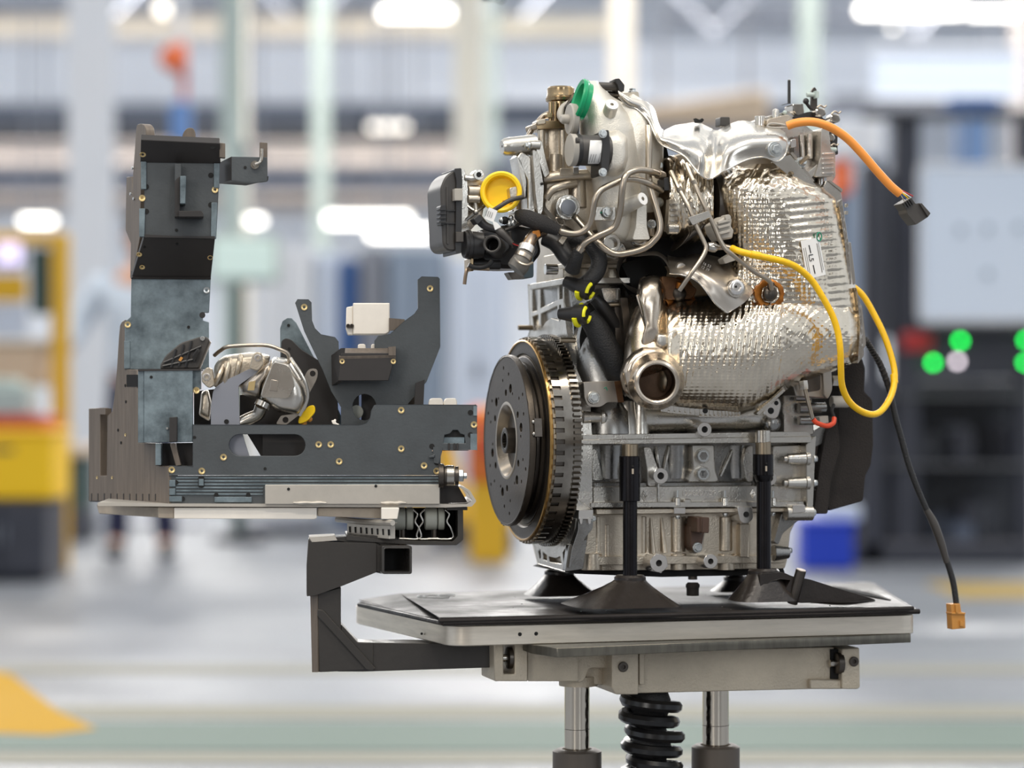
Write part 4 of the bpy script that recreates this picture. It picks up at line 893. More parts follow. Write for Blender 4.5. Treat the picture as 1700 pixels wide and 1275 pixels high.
# side roller with nut at the lower right
c = G.P(728, 790, -.005)
m = MB(); m.lathe(c, G.u, [(0, 0), (0, .016), (.006, .016), (.008, .0135), (.010, .0135), (.010, 0)], 28); ro = obj('side_roller', m, dark_steel, fix)
m = MB(); m.lathe(c+G.u*.010, G.u, [(0, 0), (0, .0128), (.0005, .0138), (.010, .0138), (.0105, .0128), (.0105, 0)], 28); obj('bright_ring', m, steel, ro)
m = MB(); m.lathe(c+G.u*.0215, G.u, [(0, 0), (0, .0125), (.0045, .0125), (.0045, 0)], 30); obj('knurled_washer', m, dark_steel, ro)
m = MB(); m.lathe(c+G.u*.0268, G.u, [(0, 0), (0, .0085), (.005, .0085), (.006, .0075), (.006, .0042), (.010, .0042), (.0105, 0)], 6); obj('hex_nut', m, zinc, ro)
m = MB(); m.plate(G, [(730, 806), (760, 806), (776, 834), (730, 836)], .02, .03); obj('dark_cheek', m, fx_d, fix)

# ---------------- parts lying in the fixture
cz = G.P(440, 705, .03)
cool = thing('exhaust_gas_cooler', 'shiny pressed steel gas cooler with mounting ears lying in the black fixture', 'engine part', Vector((cz.x, cz.y, cz.z)))
def pill(fr, outline, w0, d, n=6):
    """pressed sheet shell: outline swelling towards the viewer"""
    cx_ = sum(p[0] for p in outline)/len(outline); cy_ = sum(p[1] for p in outline)/len(outline); secs = []
    for k in range(n+1):
        f = k/n; s_ = cos(f*pi/2*.92)**.45; secs.append([fr.P(cx_+(x-cx_)*s_, cy_+(y-cy_)*s_, w0-d*sin(f*pi/2)) for x, y in outline])
    return MB().loft(secs)
m = pill(G, rnd([(452, 592), (478, 594), (508, 640), (512, 668), (498, 690), (462, 685), (430, 665), (430, 640)], 8), .03, .035); bd = obj('cooler_body', m, sheet, cool, ang=60)
m = MB(); m.plate(G, rnd([(454, 600, 5), (480, 606, 8), (490, 640, 6), (480, 662, 8), (432, 660, 6), (436, 644, 8)], 4), -.012, .0); obj('raised_panel', m, sheet, bd, bev=.003)
m = MB(); m.plate(G, [(450, 630), (462, 632), (460, 650), (447, 648)], -.0135, -.011); obj('stamped_tag', m, sheet_d, bd, bev=.0005)
m = MB(); m.tube([G.P(482, 594, .0), G.P(505, 630, -.002), G.P(511, 660, .002), G.P(497, 690, .008)], .0022, 8, 5); obj('seam_bead', m, sheet, bd)
m = MB(); m.plate(G, rnd([(498, 640), (512, 612, 10), (528, 612, 10), (527, 628, 8), (514, 652), (508, 680), (476, 705), (458, 704), (466, 690), (496, 686), (508, 664)], 3), .016, .022, [circ(519, 620, 5, 12), circ(474, 697, 5, 12)]); obj('mounting_flange', m, sheet_d, bd, bev=.0006)
m = pill(G, rnd([(398, 640), (430, 612), (452, 596), (455, 612), (434, 640), (430, 664), (400, 655)], 6), .04, .035); obj('cooler_neck', m, sheet_d, bd, ang=60)
m = MB(); m.plate(G, [(413, 634), (424, 632), (422, 648), (411, 648)], -.004, -.0005); obj('label_plate', m, brass, bd)
m = MB(); m.tube([G.P(434, 674, .014), G.P(428, 688, .02), G.P(410, 697, .024), G.P(397, 704, .026)], .0085, 16, 5); pp_ = obj('outlet_pipe', m, steel, cool)
m = MB(); m.tube([G.P(438, 668, .01), G.P(434, 676, .009)], .0105, 16, 1); obj('pipe_collar', m, steel, pp_)
m = pill(G, rnd([(352, 640), (356, 604, 8), (372, 590, 8), (420, 584, 8), (450, 590), (440, 622), (408, 640), (372, 650)], 6), .05, .03); hs = obj('cast_housing', m, alu_w, cool, ang=60)
m = MB(); m.plate(G, rnd([(334, 618, 8), (345, 609, 10), (352, 612), (356, 640), (346, 645, 6), (335, 634)], 3), .0, .02); er = obj('left_ear', m, alu_w, hs, bev=.001)
m = MB(); m.cyl(G.P(343, 626, -.002), G.w, .006, .005, hole=.0025, hd=.004); obj('ear_boss', m, mach, er)
m = MB(); m.plate(G, rnd([(418, 592, 10), (424, 584, 8), (434, 585, 8), (437, 606), (428, 616), (414, 612)], 3), -.01, .01); er = obj('top_ear', m, alu_w, hs, bev=.0012)
m = MB(); m.cyl(G.P(428, 594, -.012), G.w, .006, .0045, hole=.002, hd=.004); obj('ear_boss', m, mach, er)
for (a, b) in (((392, 625), (400, 590)), ((372, 640), (382, 596)), ((356, 640), (372, 606))):
    m = MB(); m.tube([G.P(*a, .02), G.P((a[0]+b[0])/2, (a[1]+b[1])/2, .016), G.P(*b, .026)], .0035, 8, 3); obj('housing_rib', m, alu_w, hs)
m = MB(); m.tube([G.P(356, 590, .03), G.P(366, 582, .02), G.P(382, 575, .01), G.P(438, 573, .005), G.P(464, 580, .005), G.P(478, 588, .006), G.P(480, 600, .008), G.P(474, 606, .012)], .0026, 10, 5); obj('bent_tube', m, pipe_m, cool)
brk = [(372, 632, 6), (395, 622, 6), (414, 612, 6), (432, 614), (430, 616), (396, 640), (398, 705), (416, 764), (350, 764), (350, 676), (354, 646, 8)]
m = MB(); m.plate(G, rnd(brk, 3), .0155, .0195); bk_ = obj('sheet_bracket', m, M('bracket_grey', (150, 152, 160), .75, .42), cool, bev=.0006)
inst('hole', me_hole, bk_, G.P(376, 700, .0151), -G.w, 1.6)
m = pill(G, rnd([(330, 690), (334, 650), (346, 646), (352, 670), (348, 700)], 5), .04, .02); obj('lower_neck', m, alu_w, cool, ang=60)
m = MB(); m.plate(G, rnd([(497, 690), (512, 674), (522, 672), (524, 684), (510, 700), (494, 705)], 6), .024, .04); obj('yellow_plug', m, yel, cool, bev=.002)
for k, (x, y) in enumerate(((505, 702), (514, 696))):
    m = MB(); m.ball(G.P(x, y, .03), .004, 10); obj('amber_stud', m, tan, cool)
mod = thing('plastic_cover', 'black ribbed plastic cover leaning against the fixture tower', 'cover', G.P(305, 613, .03))
m = MB(); m.plate(G, rnd([(266, 606, 4), (275, 590, 6), (300, 569, 6), (335, 558, 4), (345, 560, 4), (348, 566), (330, 612), (266, 613)], 3), .01, .03); cv = obj('cover_body', m, blk2, mod, bev=.0015)
for (a, b) in (((272, 602), (334, 575)), ((270, 608), (326, 596)), ((292, 580), (284, 610)), ((305, 572), (297, 608)), ((318, 566), (308, 610))):
    m = MB(); m.tube([G.P(*a, .008), G.P(*b, .008)], .0017, 6, 1); obj('cover_rib', m, blk, cv)
m = MB(); m.plate(G, [(318, 590), (328, 578), (332, 582), (322, 602)], .0, .012); obj('socket_frame', m, blk, cv, bev=.0006)
m = MB(); m.plate(G, [(320, 592), (328, 582), (330, 585), (322, 598)], -.0005, .004); obj('socket_bore', m, void, cv)
m = MB(); m.plate(G, [(296, 598), (300, 592), (304, 594), (300, 600)], .006, .01); obj('tan_clip', m, tan, cv)
m = MB(); m.cyl(G.P(336, 562, .006), G.w, .006, .003); obj('cover_screw', m, zinc, cv)
m = MB(); m.plate(G, [(344, 562), (350, 568), (332, 612), (328, 612)], .014, .03); obj('cover_edge', m, sheet_d, cv)
pg = thing('white_clip', 'tiny white clip on the front board edge', 'clip', G.P(555, 705, .006))
m = MB(); m.plate(G, [(550, 698), (557, 697), (558, 702), (563, 704), (562, 706), (552, 704)], .004, .01); obj('clip_body', m, nylon, pg, bev=.0006)
m = MB(); m.ball(G.P(556, 698, .006), .0018, 8); obj('clip_head', m, nylon, pg)
# ------------------------------------------------------------------ the engine
E = EP
eng = thing('engine', 'bare three-cylinder turbo engine with silver foil heat shield standing on the lift table', 'engine', Vector((E.P(1120, 950, .1).x, E.P(1120, 950, .1).y, E.P(1120, 953, .03).z)))
K_ = 3.2/FPX
hb = MB(); hb.lathe((0, 0, 0), (0, 0, 1), [(-.5, 0), (-.5, 1.25), (.0, 1.28), (.12, 1.2), (.12, 0)], 20); hb.lathe((0, 0, 0), (0, 0, 1), [(.1, 0), (.1, 1.0), (.75, 1.0), (.85, .88), (.85, .5), (.8, .45), (.8, 0)], 6)
me_bolt = mesh_of(hb, 'bolt', zinc)
def boltE(par, x, y, w, r=6, nm='bolt', axis=None):
    return inst(nm, me_bolt, par, E.P(x, y, w), axis or -E.w, r*K_)
def boss(par, x, y, w, L, r, h, mt=None, nm='boss', r2=None):
    m = MB(); m.cyl(E.P(x, y, w), E.w, L, r*K_, (r2 or r)*K_, 28, hole=h*K_, hd=min(L*.8, .02)); o = obj(nm, m, mt or mach, par)
    m = MB(); c = E.P(x, y, w)+E.w*.0045; m.lathe(c, E.w, [(0, 0), (0, h*K_*.99), (.001, h*K_*.99), (.001, 0)], 18); obj('bore', m, void, par); return o  # dark disc inside the hole paints its shade
def boreE(par, x, y, w, r):
    m = MB(); c = E.P(x, y, w); m.lathe(c, E.w, [(0, 0), (0, r*K_), (.001, r*K_), (.001, 0)], 18); return obj('bore', m, void, par)  # flat dark disc drawn for the shade of a hole
def plateE(nm, pts, w0, w1, mt, par, r=3, bev=.0012, holes=()):
    m = MB(); m.plate(E, rnd(pts, r) if r else pts, w0, w1, holes); return obj(nm, m, mt, par, bev=bev)
def tubeE(nm, pts, r, mt, par, seg=12, n=6):
    m = MB(); k = r if not isinstance(r, (list, tuple)) else 0
    m.tube([E.P(*p) for p in pts], r*K_ if k else [v*K_ for v in r], seg, n); return obj(nm, m, mt, par)
def cylU(nm, x0, x1, y, w, r, mt, par, seg=24, r2=None, hole=0):
    a = E.P(x0, y, w); L = (E.P(x1, y, w)-a).length; m = MB(); m.cyl(a, E.u, L, r*K_, (r2 or r)*K_, seg, hole=hole*K_); return obj(nm, m, mt, par)
# ---- cylinder block
block = plateE('cylinder_block', [(965, 735), (1345, 729), (1345, 842), (968, 845)], .034, .23, alu_d, eng)
plateE('skirt_band', [(985, 808), (1340, 806), (1340, 834), (985, 836)], .012, .05, alu, block, 2)
plateE('skirt_rail', [(985, 800), (1250, 799), (1250, 808), (985, 810)], .02, .05, alu_d, block, 3, .002)
plateE('lower_flange', [(980, 834), (1335, 832), (1335, 842), (980, 843)], .0, .05, alu, block, 2)
plateE('deck_flange', [(962, 730), (1347, 724), (1347, 735), (962, 738)], -.012, .05, alu, block, 2, .002)
plateE('upper_flange', [(968, 722), (1340, 716), (1346, 722), (1346, 725), (966, 731)], -.010, .05, alu, block, 2, .002)
plateE('gasket', [(966, 729), (1345, 723.5), (1345, 726), (966, 732)], -.0085, .04, void, block, 0, 0)
for (pts, w) in (([(1148, 738), (1186, 738), (1188, 780), (1194, 797), (1190, 801), (1144, 801), (1142, 797), (1150, 780)], .018), ([(982, 745), (990, 745), (1002, 798), (984, 798)], .024), ([(1068, 742), (1080, 742), (1092, 776), (1100, 806), (1076, 808), (1074, 778)], .014),
                 ([(1240, 742), (1250, 738), (1250, 800), (1240, 800), (1234, 765)], .02)):
    plateE('cast_rib', pts, w, .05, alu, block, 4, .002)
for (a, b) in (((1088, 742), (1094, 775)), ((1080, 745), (1086, 776)), ((1218, 742), (1196, 790)), ((1110, 742), (1100, 790))):
    tubeE('cast_web', [(*a, .034), ((a[0]+b[0])/2, (a[1]+b[1])/2, .03), (*b, .034)], 3.5, alu, block, 8, 3)
tubeE('cast_web', [(1092, 802, .012), (1093, 836, .012)], 3, alu, block, 8, 1)
for k, x in enumerate((1010, 1120, 1222, 1300)):
    m = MB(); m.lathe(E.P(x, 739, .05), (0, 0, -1), [(0, 0), (0, 30*K_), (.045, 26*K_), (.046, 0)], 24); obj('cylinder_bulge', m, alu_d, block)
boss(block, 1097, 790, -.004, .03, 13.5, 6); boss(block, 1278, 794, .002, .03, 13, 6)
for y in (757, 787):
    m = MB(); m.cyl(E.P(1168, y, .010), E.w, .012, 12.5*K_, seg=28); p_ = obj('core_plug', m, alu, block)
    m = MB(); m.cyl(E.P(1168, y, .007), E.w, .006, 10.5*K_, seg=28); obj('plug_rim', m, zinc, p_)
    m = MB(); m.lathe(E.P(1168, y, .0072), -E.w, [(-.001, 0), (-.001, 7.5*K_), (.0008, 7.5*K_), (.0008, 0)], 6); obj('plug_hex', m, alu_d, p_)
put_text('cast_number', '122820779R', 12.5*K_, .0012, mach, block, E.P(1161, 819, .0115), E.u, (0, 0, 1))
put_text('plug_letter', 'T', 11*K_, .0004, void, block, E.P(1167, 787, .0062), E.u, (0, 0, 1))
for (x, y, s_) in ((1069, 823, 1), (1250, 820, .9)):    # cast lozenge emblem
    for f in (1.0, .5):
        q = [(x, y-8*s_*f), (x+4.6*s_*f, y), (x, y+8*s_*f), (x-4.6*s_*f, y)]
        m = MB(); m.tube([E.P(a, b, .0115) for a, b in q+[q[0]]], .0008, 6, 1); obj('cast_lozenge', m, mach, block)
for x in (1124, 1203, 1283):
    m = MB(); m.cyl(E.P(x, 840, .004), (0, 0, 1), 14*K_, 7*K_, 6*K_, 18); obj('bolt_pillar', m, alu, block)
    m = MB(); m.cyl(E.P(x, 826, .004), (0, 0, 1), 12*K_, 2.2*K_, seg=12); obj('stud', m, zinc, block)
plateE('cast_pad', [(1135, 828), (1148, 828), (1148, 842), (1135, 842)], .0, .03, alu, block, 4)
# ---- upper crankcase behind the heat shield
crank = plateE('upper_crankcase', [(946, 468), (1060, 466), (1345, 600), (1345, 726), (962, 731), (955, 600)], .045, .23, alu_d, eng)
m = MB(); m.tube([E.P(1065, 694, .02), E.P(1262, 690, .02)], 25*K_, 24, 1); obj('water_rail', m, alu, crank)
for x, r in ((1040, 20), (1063, 17)):
    m = MB(); m.lathe(E.P(x, 722, .012), (0, 0, 1), [(0, 0), (0, r*K_), (.03, r*.8*K_), (.045, r*.7*K_), (.052, 0)], 20); obj('cast_saddle', m, alu, crank)
m = MB(); m.lathe(E.P(1010, 720, .03), (0, 0, 1), [(0, 0), (0, 48*K_), (.03, 44*K_), (.055, 24*K_), (.06, 0)], 28); obj('cast_saddle', m, alu_d, crank)
plateE('side_wall', [(958, 560), (972, 500), (1035, 490), (1052, 640), (966, 650)], .026, .06, alu_d, crank, 8, .004)
m = MB(); m.lathe(E.P(1000, 640, .04), (-.3, 0, 1), [(-.02, 0), (-.02, .045), (.03, .04), (.07, .02), (.075, 0)], 28); obj('cast_bulge', m, alu_d, crank)
plateE('ribbed_panel', [(998, 478), (1030, 478), (1032, 545), (1010, 520)], .018, .05, alu_d, crank, 3, .002)
tubeE('cast_web', [(1026, 480, .016), (1027, 510, .016), (1034, 540, .016)], 3, alu, crank, 8, 3)
plateE('top_rail', [(940, 461), (1046, 461), (1046, 470), (940, 471)], .0, .17, alu, crank, 1)
tubeE('long_stud', [(995, 507, .0), (1038, 505, .0)], 4.2, pin_m, crank, 12, 1)
plateE('mount_strip', [(1030, 494), (1042, 494), (1052, 580), (1047, 588), (1040, 586)], -.01, .0, dark_steel, crank, 2)
plateE('dark_strip', [(1020, 500), (1032, 496), (1042, 588), (1030, 620), (1022, 560)], .0, .02, dark_steel, crank, 2)
boss(crank, 1170, 713, -.022, .04, 12.5, 5.5); m = MB()
plateE('ear_plate', [(1266, 684), (1282, 658), (1294, 660, 8), (1298, 672, 6), (1292, 694, 8), (1276, 696, 8)], -.016, .02, mach, crank, 6)
boreE(crank, 1280, 682, -.0165, 5.5); boreE(crank, 1289, 669, -.0165, 3.8)
m = MB(); m.ball(E.P(1280, 703, .0), 17*K_, 16); obj('cast_knob', m, alu_d, crank)
m = MB(); m.cyl(E.P(966, 693, .005), E.u, .026, 11*K_, 9*K_, 20); c_ = obj('cross_stub', m, alu, crank)
m = MB(); m.lathe(E.P(996, 693, .005), E.u, [(0, 0), (0, 13*K_), (.004, 14*K_), (.008, 11*K_), (.008, 0)], 20); obj('stub_collar', m, alu, c_)
lug = plateE('side_bracket', [(969, 634), (1030, 632), (1036, 668), (1008, 668), (998, 676, 8), (976, 676, 10), (970, 660)], -.02, .03, sheet_d, eng, 3)
m = MB(); m.cyl(E.P(986, 660, -.023), E.w, .004, 11*K_, seg=24); obj('bracket_washer', m, alu, lug)
boltE(lug, 986, 660, -.0235, 7)
tubeE('green_tick', [(1003, 645, -.0205), (1006, 643, -.0205), (1008, 648, -.0205)], .8, grn_ink, lug, 6, 3)
plateE('rust_edge', [(1020, 633), (1030, 632), (1036, 668), (1026, 668)], -.0206, -.01, burnt, lug, 1, 0)
# ---- bell housing flange at the flywheel end
ol = [(877, 473), (938, 468), (936, 500), (941, 545), (950, 600), (957, 660), (961, 735), (960, 800), (957, 860), (952, 902), (944, 946), (938, 949), (893, 936), (885, 905), (866, 850), (850, 780), (848, 690), (862, 610), (880, 548)]
hl = [[(883.5, 478), (892.5, 477), (892, 515), (883, 518)], [(897, 477), (925, 475), (925.5, 498), (896.5, 512)], [(928, 475), (934.5, 474.5), (934, 495), (928, 497)], [(883, 526), (893.5, 522), (894.5, 546), (886, 549)], [(897.5, 521), (925, 508), (927, 532), (915, 528), (906, 534), (898, 546)], [(928, 507), (931, 506), (932, 527), (928.5, 534)],
      [(893, 916), (897, 912), (898, 925), (895, 929)], [(901, 917), (908, 922), (908, 931), (901, 929)], [(911, 924), (922, 927), (930, 924), (932, 936), (912, 933)], [(934, 918), (938, 911), (939, 930), (936, 937)]]
m = MB(); m.prism([E.PU(x, y, 0) for x, y in ol], E.u*.018, [[E.PU(x, y, 0) for x, y in h] for h in hl]); bell = obj('bell_housing_flange', m, alu, eng, bev=.0008)
m = MB(); m.prism([E.PU(x, y, .03) for x, y in ((879, 474), (940, 470), (945, 560), (884, 560))], E.u*.05); obj('pocket_back', m, alu_d, bell)
for x in (903, 911, 918):
    m = MB(); m.tube([E.PU(x, 480, .011), E.PU(x, 540, .011)], 2.2*K_, 8, 1); obj('pocket_pillar', m, alu, bell)
m = MB(); m.prism([E.PU(x, y, .013) for x, y in ((886, 905), (945, 905), (940, 945), (895, 932))], E.u*.04); obj('pocket_back', m, alu_d, bell)
for x, y in ((862, 544), (933, 565)):
    a = E.PU(x+22, y, .0); m = MB(); m.cyl(a, -E.u, .021, 4.6*K_, seg=16); obj('dowel', m, pin_m, bell)
plateE('flange_edge', [(960, 780), (977, 740), (983, 790), (984, 846), (960, 830)], .002, .03, alu, bell, 2)
plateE('edge_face', [(961, 847), (985, 846), (985, 862), (961, 862)], -.006, .03, mach, bell, 1)
for x in (965, 979):
    plateE('edge_tooth', [(x-3, 860), (x+3, 860), (x+1.5, 870, 2), (x-1.5, 870, 2)], -.007, .01, mach, bell, 1)
plateE('edge_block', [(960, 862), (985, 862), (984, 878), (972, 892), (966, 905), (945, 945), (950, 910), (960, 880)], .0, .015, alu_d, bell, 4, .002)
plateE('lower_corner', [(944, 905), (975, 895), (968, 945), (938, 949)], .008, .02, alu_d, bell, 3)
boltE(bell, 985, 861, .0, 4); m = MB()
# ---- oil pan
pan = plateE('oil_pan', [(965, 852), (1330, 848), (1312, 884), (1308, 925), (1303, 944), (968, 948), (958, 940), (962, 900)], .03, .22, alu_w, eng, 4)
plateE('pan_rail', [(990, 845), (1340, 842), (1340, 850), (990, 855)], .006, .05, alu_w, pan, 2)
plateE('rail_block', [(1119, 843), (1138, 843), (1138, 853), (1119, 853)], .0, .03, mach, pan, 1)
boltE(pan, 1125, 858, .012, 4, axis=Vector((0, 0, -1))); boltE(pan, 1204, 854, .012, 4, axis=Vector((0, 0, -1))); boltE(pan, 1283, 853, .012, 4, axis=Vector((0, 0, -1)))
for (x0, x1, y0, y1, mt) in ((985, 998, 856, 935, alu_w), (1018, 1026, 852, 935, alu), (1060, 1074, 856, 918, alu_w), (1110, 1138, 856, 916, alu_w), (1190, 1216, 856, 914, alu_w), (1000, 1012, 870, 938, alu_w), (1036, 1050, 856, 938, alu_d)):
    x = (x0+x1)/2; m = MB(); m.cyl(E.P(x, y1, .034), (0, 0, 1), (y1-y0)*K_, (x1-x0)/2*K_, seg=18); obj('pan_pillar', m, mt, pan)
for (x0, x1) in ((962, 1000), (1108, 1140), (1186, 1220)):
    x = (x0+x1)/2; m = MB(); m.cyl(E.P(x, 946, .036), (0, 0, 1), 28*K_, (x1-x0)/2*1.02*K_, (x1-x0)/2*K_, 24); obj('pan_foot', m, alu_w, pan)
for (a, b) in (((1080, 860), (1085, 918)), ((1098, 860), (1104, 918)), ((1228, 866), (1232, 925)), ((1243, 866), (1240, 925))):
    tubeE('pan_rib', [(*a, .03), (*b, .022)], [2.5, 4], alu_w, pan, 8, 1)
plateE('pan_step', [(985, 924), (1305, 922), (1303, 934), (985, 938)], .022, .06, alu_w, pan, 2, .0015)
boss(pan, 1094, 935, -.006, .04, 15.5, 5.5); boss(pan, 1180, 932, -.004, .04, 12.5, 5); 
m = MB(); m.lathe(E.P(1094, 935, -.004), E.w, [(.0004, 14*K_), (.0004, 17*K_), (.012, 17*K_), (.012, 14*K_)], 6, ph=.3); obj('hex_skirt', m, mach, pan)
plateE('lug_boss', [(1224, 841), (1249, 841), (1251, 862, 10), (1240, 870, 10), (1230, 868, 8)], -.008, .03, mach, pan, 4); boreE(pan, 1239, 854, -.0086, 5)
plateE('lug_rib', [(1229, 870), (1245, 870), (1241, 925), (1229, 925)], .016, .04, alu_w, pan, 2)
plateE('sloped_end', [(1298, 852), (1330, 850), (1328, 862), (1300, 885), (1292, 905), (1285, 900)], .01, .1, alu_d, pan, 3)
m = MB(); m.cyl(E.P(1284, 918, .02), E.u, .022, 14*K_, 10*K_, 22); obj('drain_boss', m, alu_d, pan)
boltE(pan, 1311, 914, .02, 4.5, axis=E.u)
plateE('seal_base', [(960, 944), (1300, 942), (1303, 952), (1240, 955), (1100, 958), (940, 952)], .04, .2, void, pan, 2)
tubeE('drain_stub', [(1150, 952, .05), (1150, 962, .05)], 8, dark_steel, pan, 14, 1)
sens = plateE('oil_level_sensor', [(1146, 872, 8), (1160, 866, 6), (1170, 884), (1164, 912, 8), (1152, 918, 8), (1146, 906)], .004, .03, brn, eng, 4)
plateE('sensor_rim', [(1143, 874, 10), (1158, 863, 6), (1171, 885), (1166, 914, 8), (1152, 921, 8), (1144, 905)], .012, .03, alu, sens, 4)
plateE('connector', [(1158, 859), (1178, 859), (1177, 885), (1157, 884)], -.02, .02, brn, sens, 2)
plateE('connector_rib', [(1163, 858), (1167, 858), (1166, 884), (1163, 884)], -.022, .0, brn, sens, 0)
boltE(sens, 1158, 909, .002, 7)
# ---- right end: front cover, bolts and black foam
cov = plateE('front_cover', [(1338, 738), (1356, 720, 8), (1354, 745), (1350, 842, 4), (1340, 842)], -.006, .2, alu, eng, 3)
plateE('cover_body', [(1284, 740), (1342, 738), (1340, 834), (1284, 836)], .016, .05, alu, cov, 3, .002)
plateE('cover_neck', [(1340, 724), (1372, 700), (1366, 736), (1345, 746)], .02, .15, alu_d, cov, 4, .004)
for y in (762, 802):
    cylU('cross_boss', 1306, 1336, y, -.002, 9, alu, cov, 20, 11); cylU('boss_tip', 1300, 1308, y, -.002, 6, alu, cov, 14)
    m = MB(); m.cyl(E.P(1336, y, -.002), E.u, .006, 12*K_, seg=20); obj('boss_base', m, alu, cov)
    boltE(cov, 1352, y, -.004, 5.5, axis=E.u)
cylU('cross_boss', 1352, 1362, 820, .02, 10, alu_d, cov, 20)
cylU('lower_roller', 1304, 1348, 852, .0, 13, alu, cov, 22); boltE(cov, 1349, 851, .0, 6, axis=E.u)
plateE('lower_lug', [(1316, 838), (1336, 838), (1338, 850), (1316, 852)], -.012, .02, mach, cov, 2)
plateE('upper_block', [(1300, 655), (1348, 652), (1352, 722), (1300, 724)], .012, .1, alu, cov, 4, .003)
for (x0, x1, y, r) in ((1326, 1370, 677, 9), (1326, 1352, 698, 8), (1320, 1345, 660, 6)):
    cylU('cross_boss', x0, x1, y, .0, r, alu_d, cov, 18)
foam_p = plateE('foam_cover', [(1392, 640), (1402, 612), (1430, 592, 6), (1436, 612), (1435, 650), (1449, 664, 5), (1450, 740), (1446, 772), (1437, 790), (1433, 832, 5), (1376, 848), (1368, 800), (1384, 745), (1392, 700)], .03, .16, foam, eng, 3, .004)
plateE('foam_side', [(1352, 846), (1360, 780), (1372, 716), (1390, 690), (1394, 745), (1379, 800), (1374, 853), (1352, 853)], .012, .06, foam, foam_p, 4, .004)
plateE('dark_liner', [(1352, 745), (1378, 715), (1382, 740), (1362, 830), (1352, 838)], .03, .08, M('liner_brown', (92, 80, 70), .2, .5), foam_p, 4, .002)
cup = plateE('sheet_cup', [(1312, 622), (1362, 608), (1380, 612), (1382, 645, 6), (1372, 661, 6), (1322, 658)], -.03, .02, sheet_d, eng, 3, .002)
plateE('cup_recess', [(1340, 620), (1362, 614), (1362, 648, 5), (1336, 652)], -.0308, -.02, dark_steel, cup, 4, 0)
plateE('cup_flange', [(1366, 608), (1380, 606), (1382, 648, 6), (1374, 664, 6), (1368, 655)], -.036, .02, sheet_d, cup, 2)
m = MB(); m.lathe(E.P(1333, 632, -.045), (.1, 0, -1), [(0, 0), (0, 8*K_), (.006, 8.5*K_), (.012, 8*K_), (.012, 0)], 6); obj('probe_nut', m, steel, cup)
tubeE('probe_tube', [(1335, 640, -.045), (1342, 668, -.046), (1349, 695, -.044)], 3.4, pipe_m, cup, 10, 4)
tubeE('red_lead', [(1350, 696, -.044), (1356, 702, -.044), (1372, 707, -.04), (1383, 703, -.036), (1385, 694, -.03)], 4.2, org_r, cup, 10, 5)
tubeE('burnt_lead', [(1385, 693, -.03), (1381, 682, -.02), (1384, 672, -.01)], 3, tape, cup, 8, 4)
cylU('white_pin', 1380, 1408, 667, .0, 10, grey_pl, cup); cylU('side_nut', 1380, 1396, 632, .0, 10, steel, cup, 6)
plateE('pale_tab', [(1360, 692), (1375, 690), (1376, 702), (1362, 703)], -.02, .0, grey_pl, cup, 1)
# ---- flywheel and clutch at the left end
c0 = E.PU(910, 731, -.012); kf = c0.y/FPX; ax = -E.u
fa, f1, f2 = frame_of(ax)
def gear(nm, t0, t1, r0, r1, n, duty, mt, par, inner=None):
    pts = []
    for k in range(n):
        for f, r in ((0, r0), (.5-duty/2, r0), (.5-duty/2+.06, r1), (.5+duty/2-.06, r1), (.5+duty/2, r0)):
            a = 2*pi*(k+f)/n; pts.append((cos(a)*r, sin(a)*r))
    m = MB(); q = [c0+fa*t0+f1*x+f2*y for x, y in pts]; m.loft([[c0+fa*t0+(p-c0-fa*t0)*.9 for p in q], q, [p+fa*(t1-t0) for p in q], [c0+fa*t1+(p-c0-fa*t0)*.9 for p in q]]); return obj(nm, m, mt, par, ang=25)
R0 = 176*kf
m = MB(); m.lathe(c0, ax, [(-.004, 0), (-.004, R0*.93), (.02, R0*.955), (.031, R0*.955), (.031, 0)], 96); fly = obj('flywheel', m, dark_steel, eng)
gear('ring_gear', -.004, .007, R0*.955, R0*1.0, 112, .56, toothed, fly)
m = MB(); m.lathe(c0, ax, [(.007, R0*.9), (.0072, R0*.972), (.0195, R0*.972), (.0195, R0*.9)], 96); obj('rim_band', m, toothed, fly)
gear('trigger_ring', .0195, .031, R0*.95, R0*.975, 60, .72, toothed, fly)
gear('rivet_ring', .031, .0345, R0*.94, R0*.968, 64, .5, pin_m, fly)
m = MB(); m.lathe(c0, ax, [(.028, R0*.9), (.034, R0*.945), (.037, R0*.945), (.0375, R0*.925), (.0365, R0*.92), (.036, R0*.9), (.0368, R0*.87), (.0365, R0*.82), (.034, R0*.80), (.03, R0*.74), (.03, 0)], 96); obj('cover_pressing', m, clutch_m, fly)
m = MB(); m.lathe(c0, ax, [(.034, R0*.945), (.0373, R0*.9465), (.0382, R0*.935), (.0375, R0*.925)], 96); obj('gold_rim', m, gold_rim, fly)
for (t, r, mt) in ((.036, .79, dark_steel), (.041, .74, clutch_m), (.046, .70, dark_steel)):
    m = MB(); m.lathe(c0, ax, [(t-.006, 0), (t-.006, R0*r), (t, R0*r), (t+.001, R0*(r-.012)), (t+.001, 0)], 72); obj('spring_ring', m, mt, fly)
cd = c0+ax*.0555; RD = 141*kf
ht = []
def dh(a0, r, rx, n=10, st=0.0): # hole round polar spot
    cx_, cy_ = cos(a0)*r, sin(a0)*r
    return [((cx_+cos(2*pi*k/n)*rx*(1+st*abs(sin(a0)))), (cy_+sin(2*pi*k/n)*rx*(1+st*abs(cos(a0))))) for k in range(n)]
hp = [[(cos(2*pi*k/40)*RD*.42, sin(2*pi*k/40)*RD*.42) for k in range(40)]]
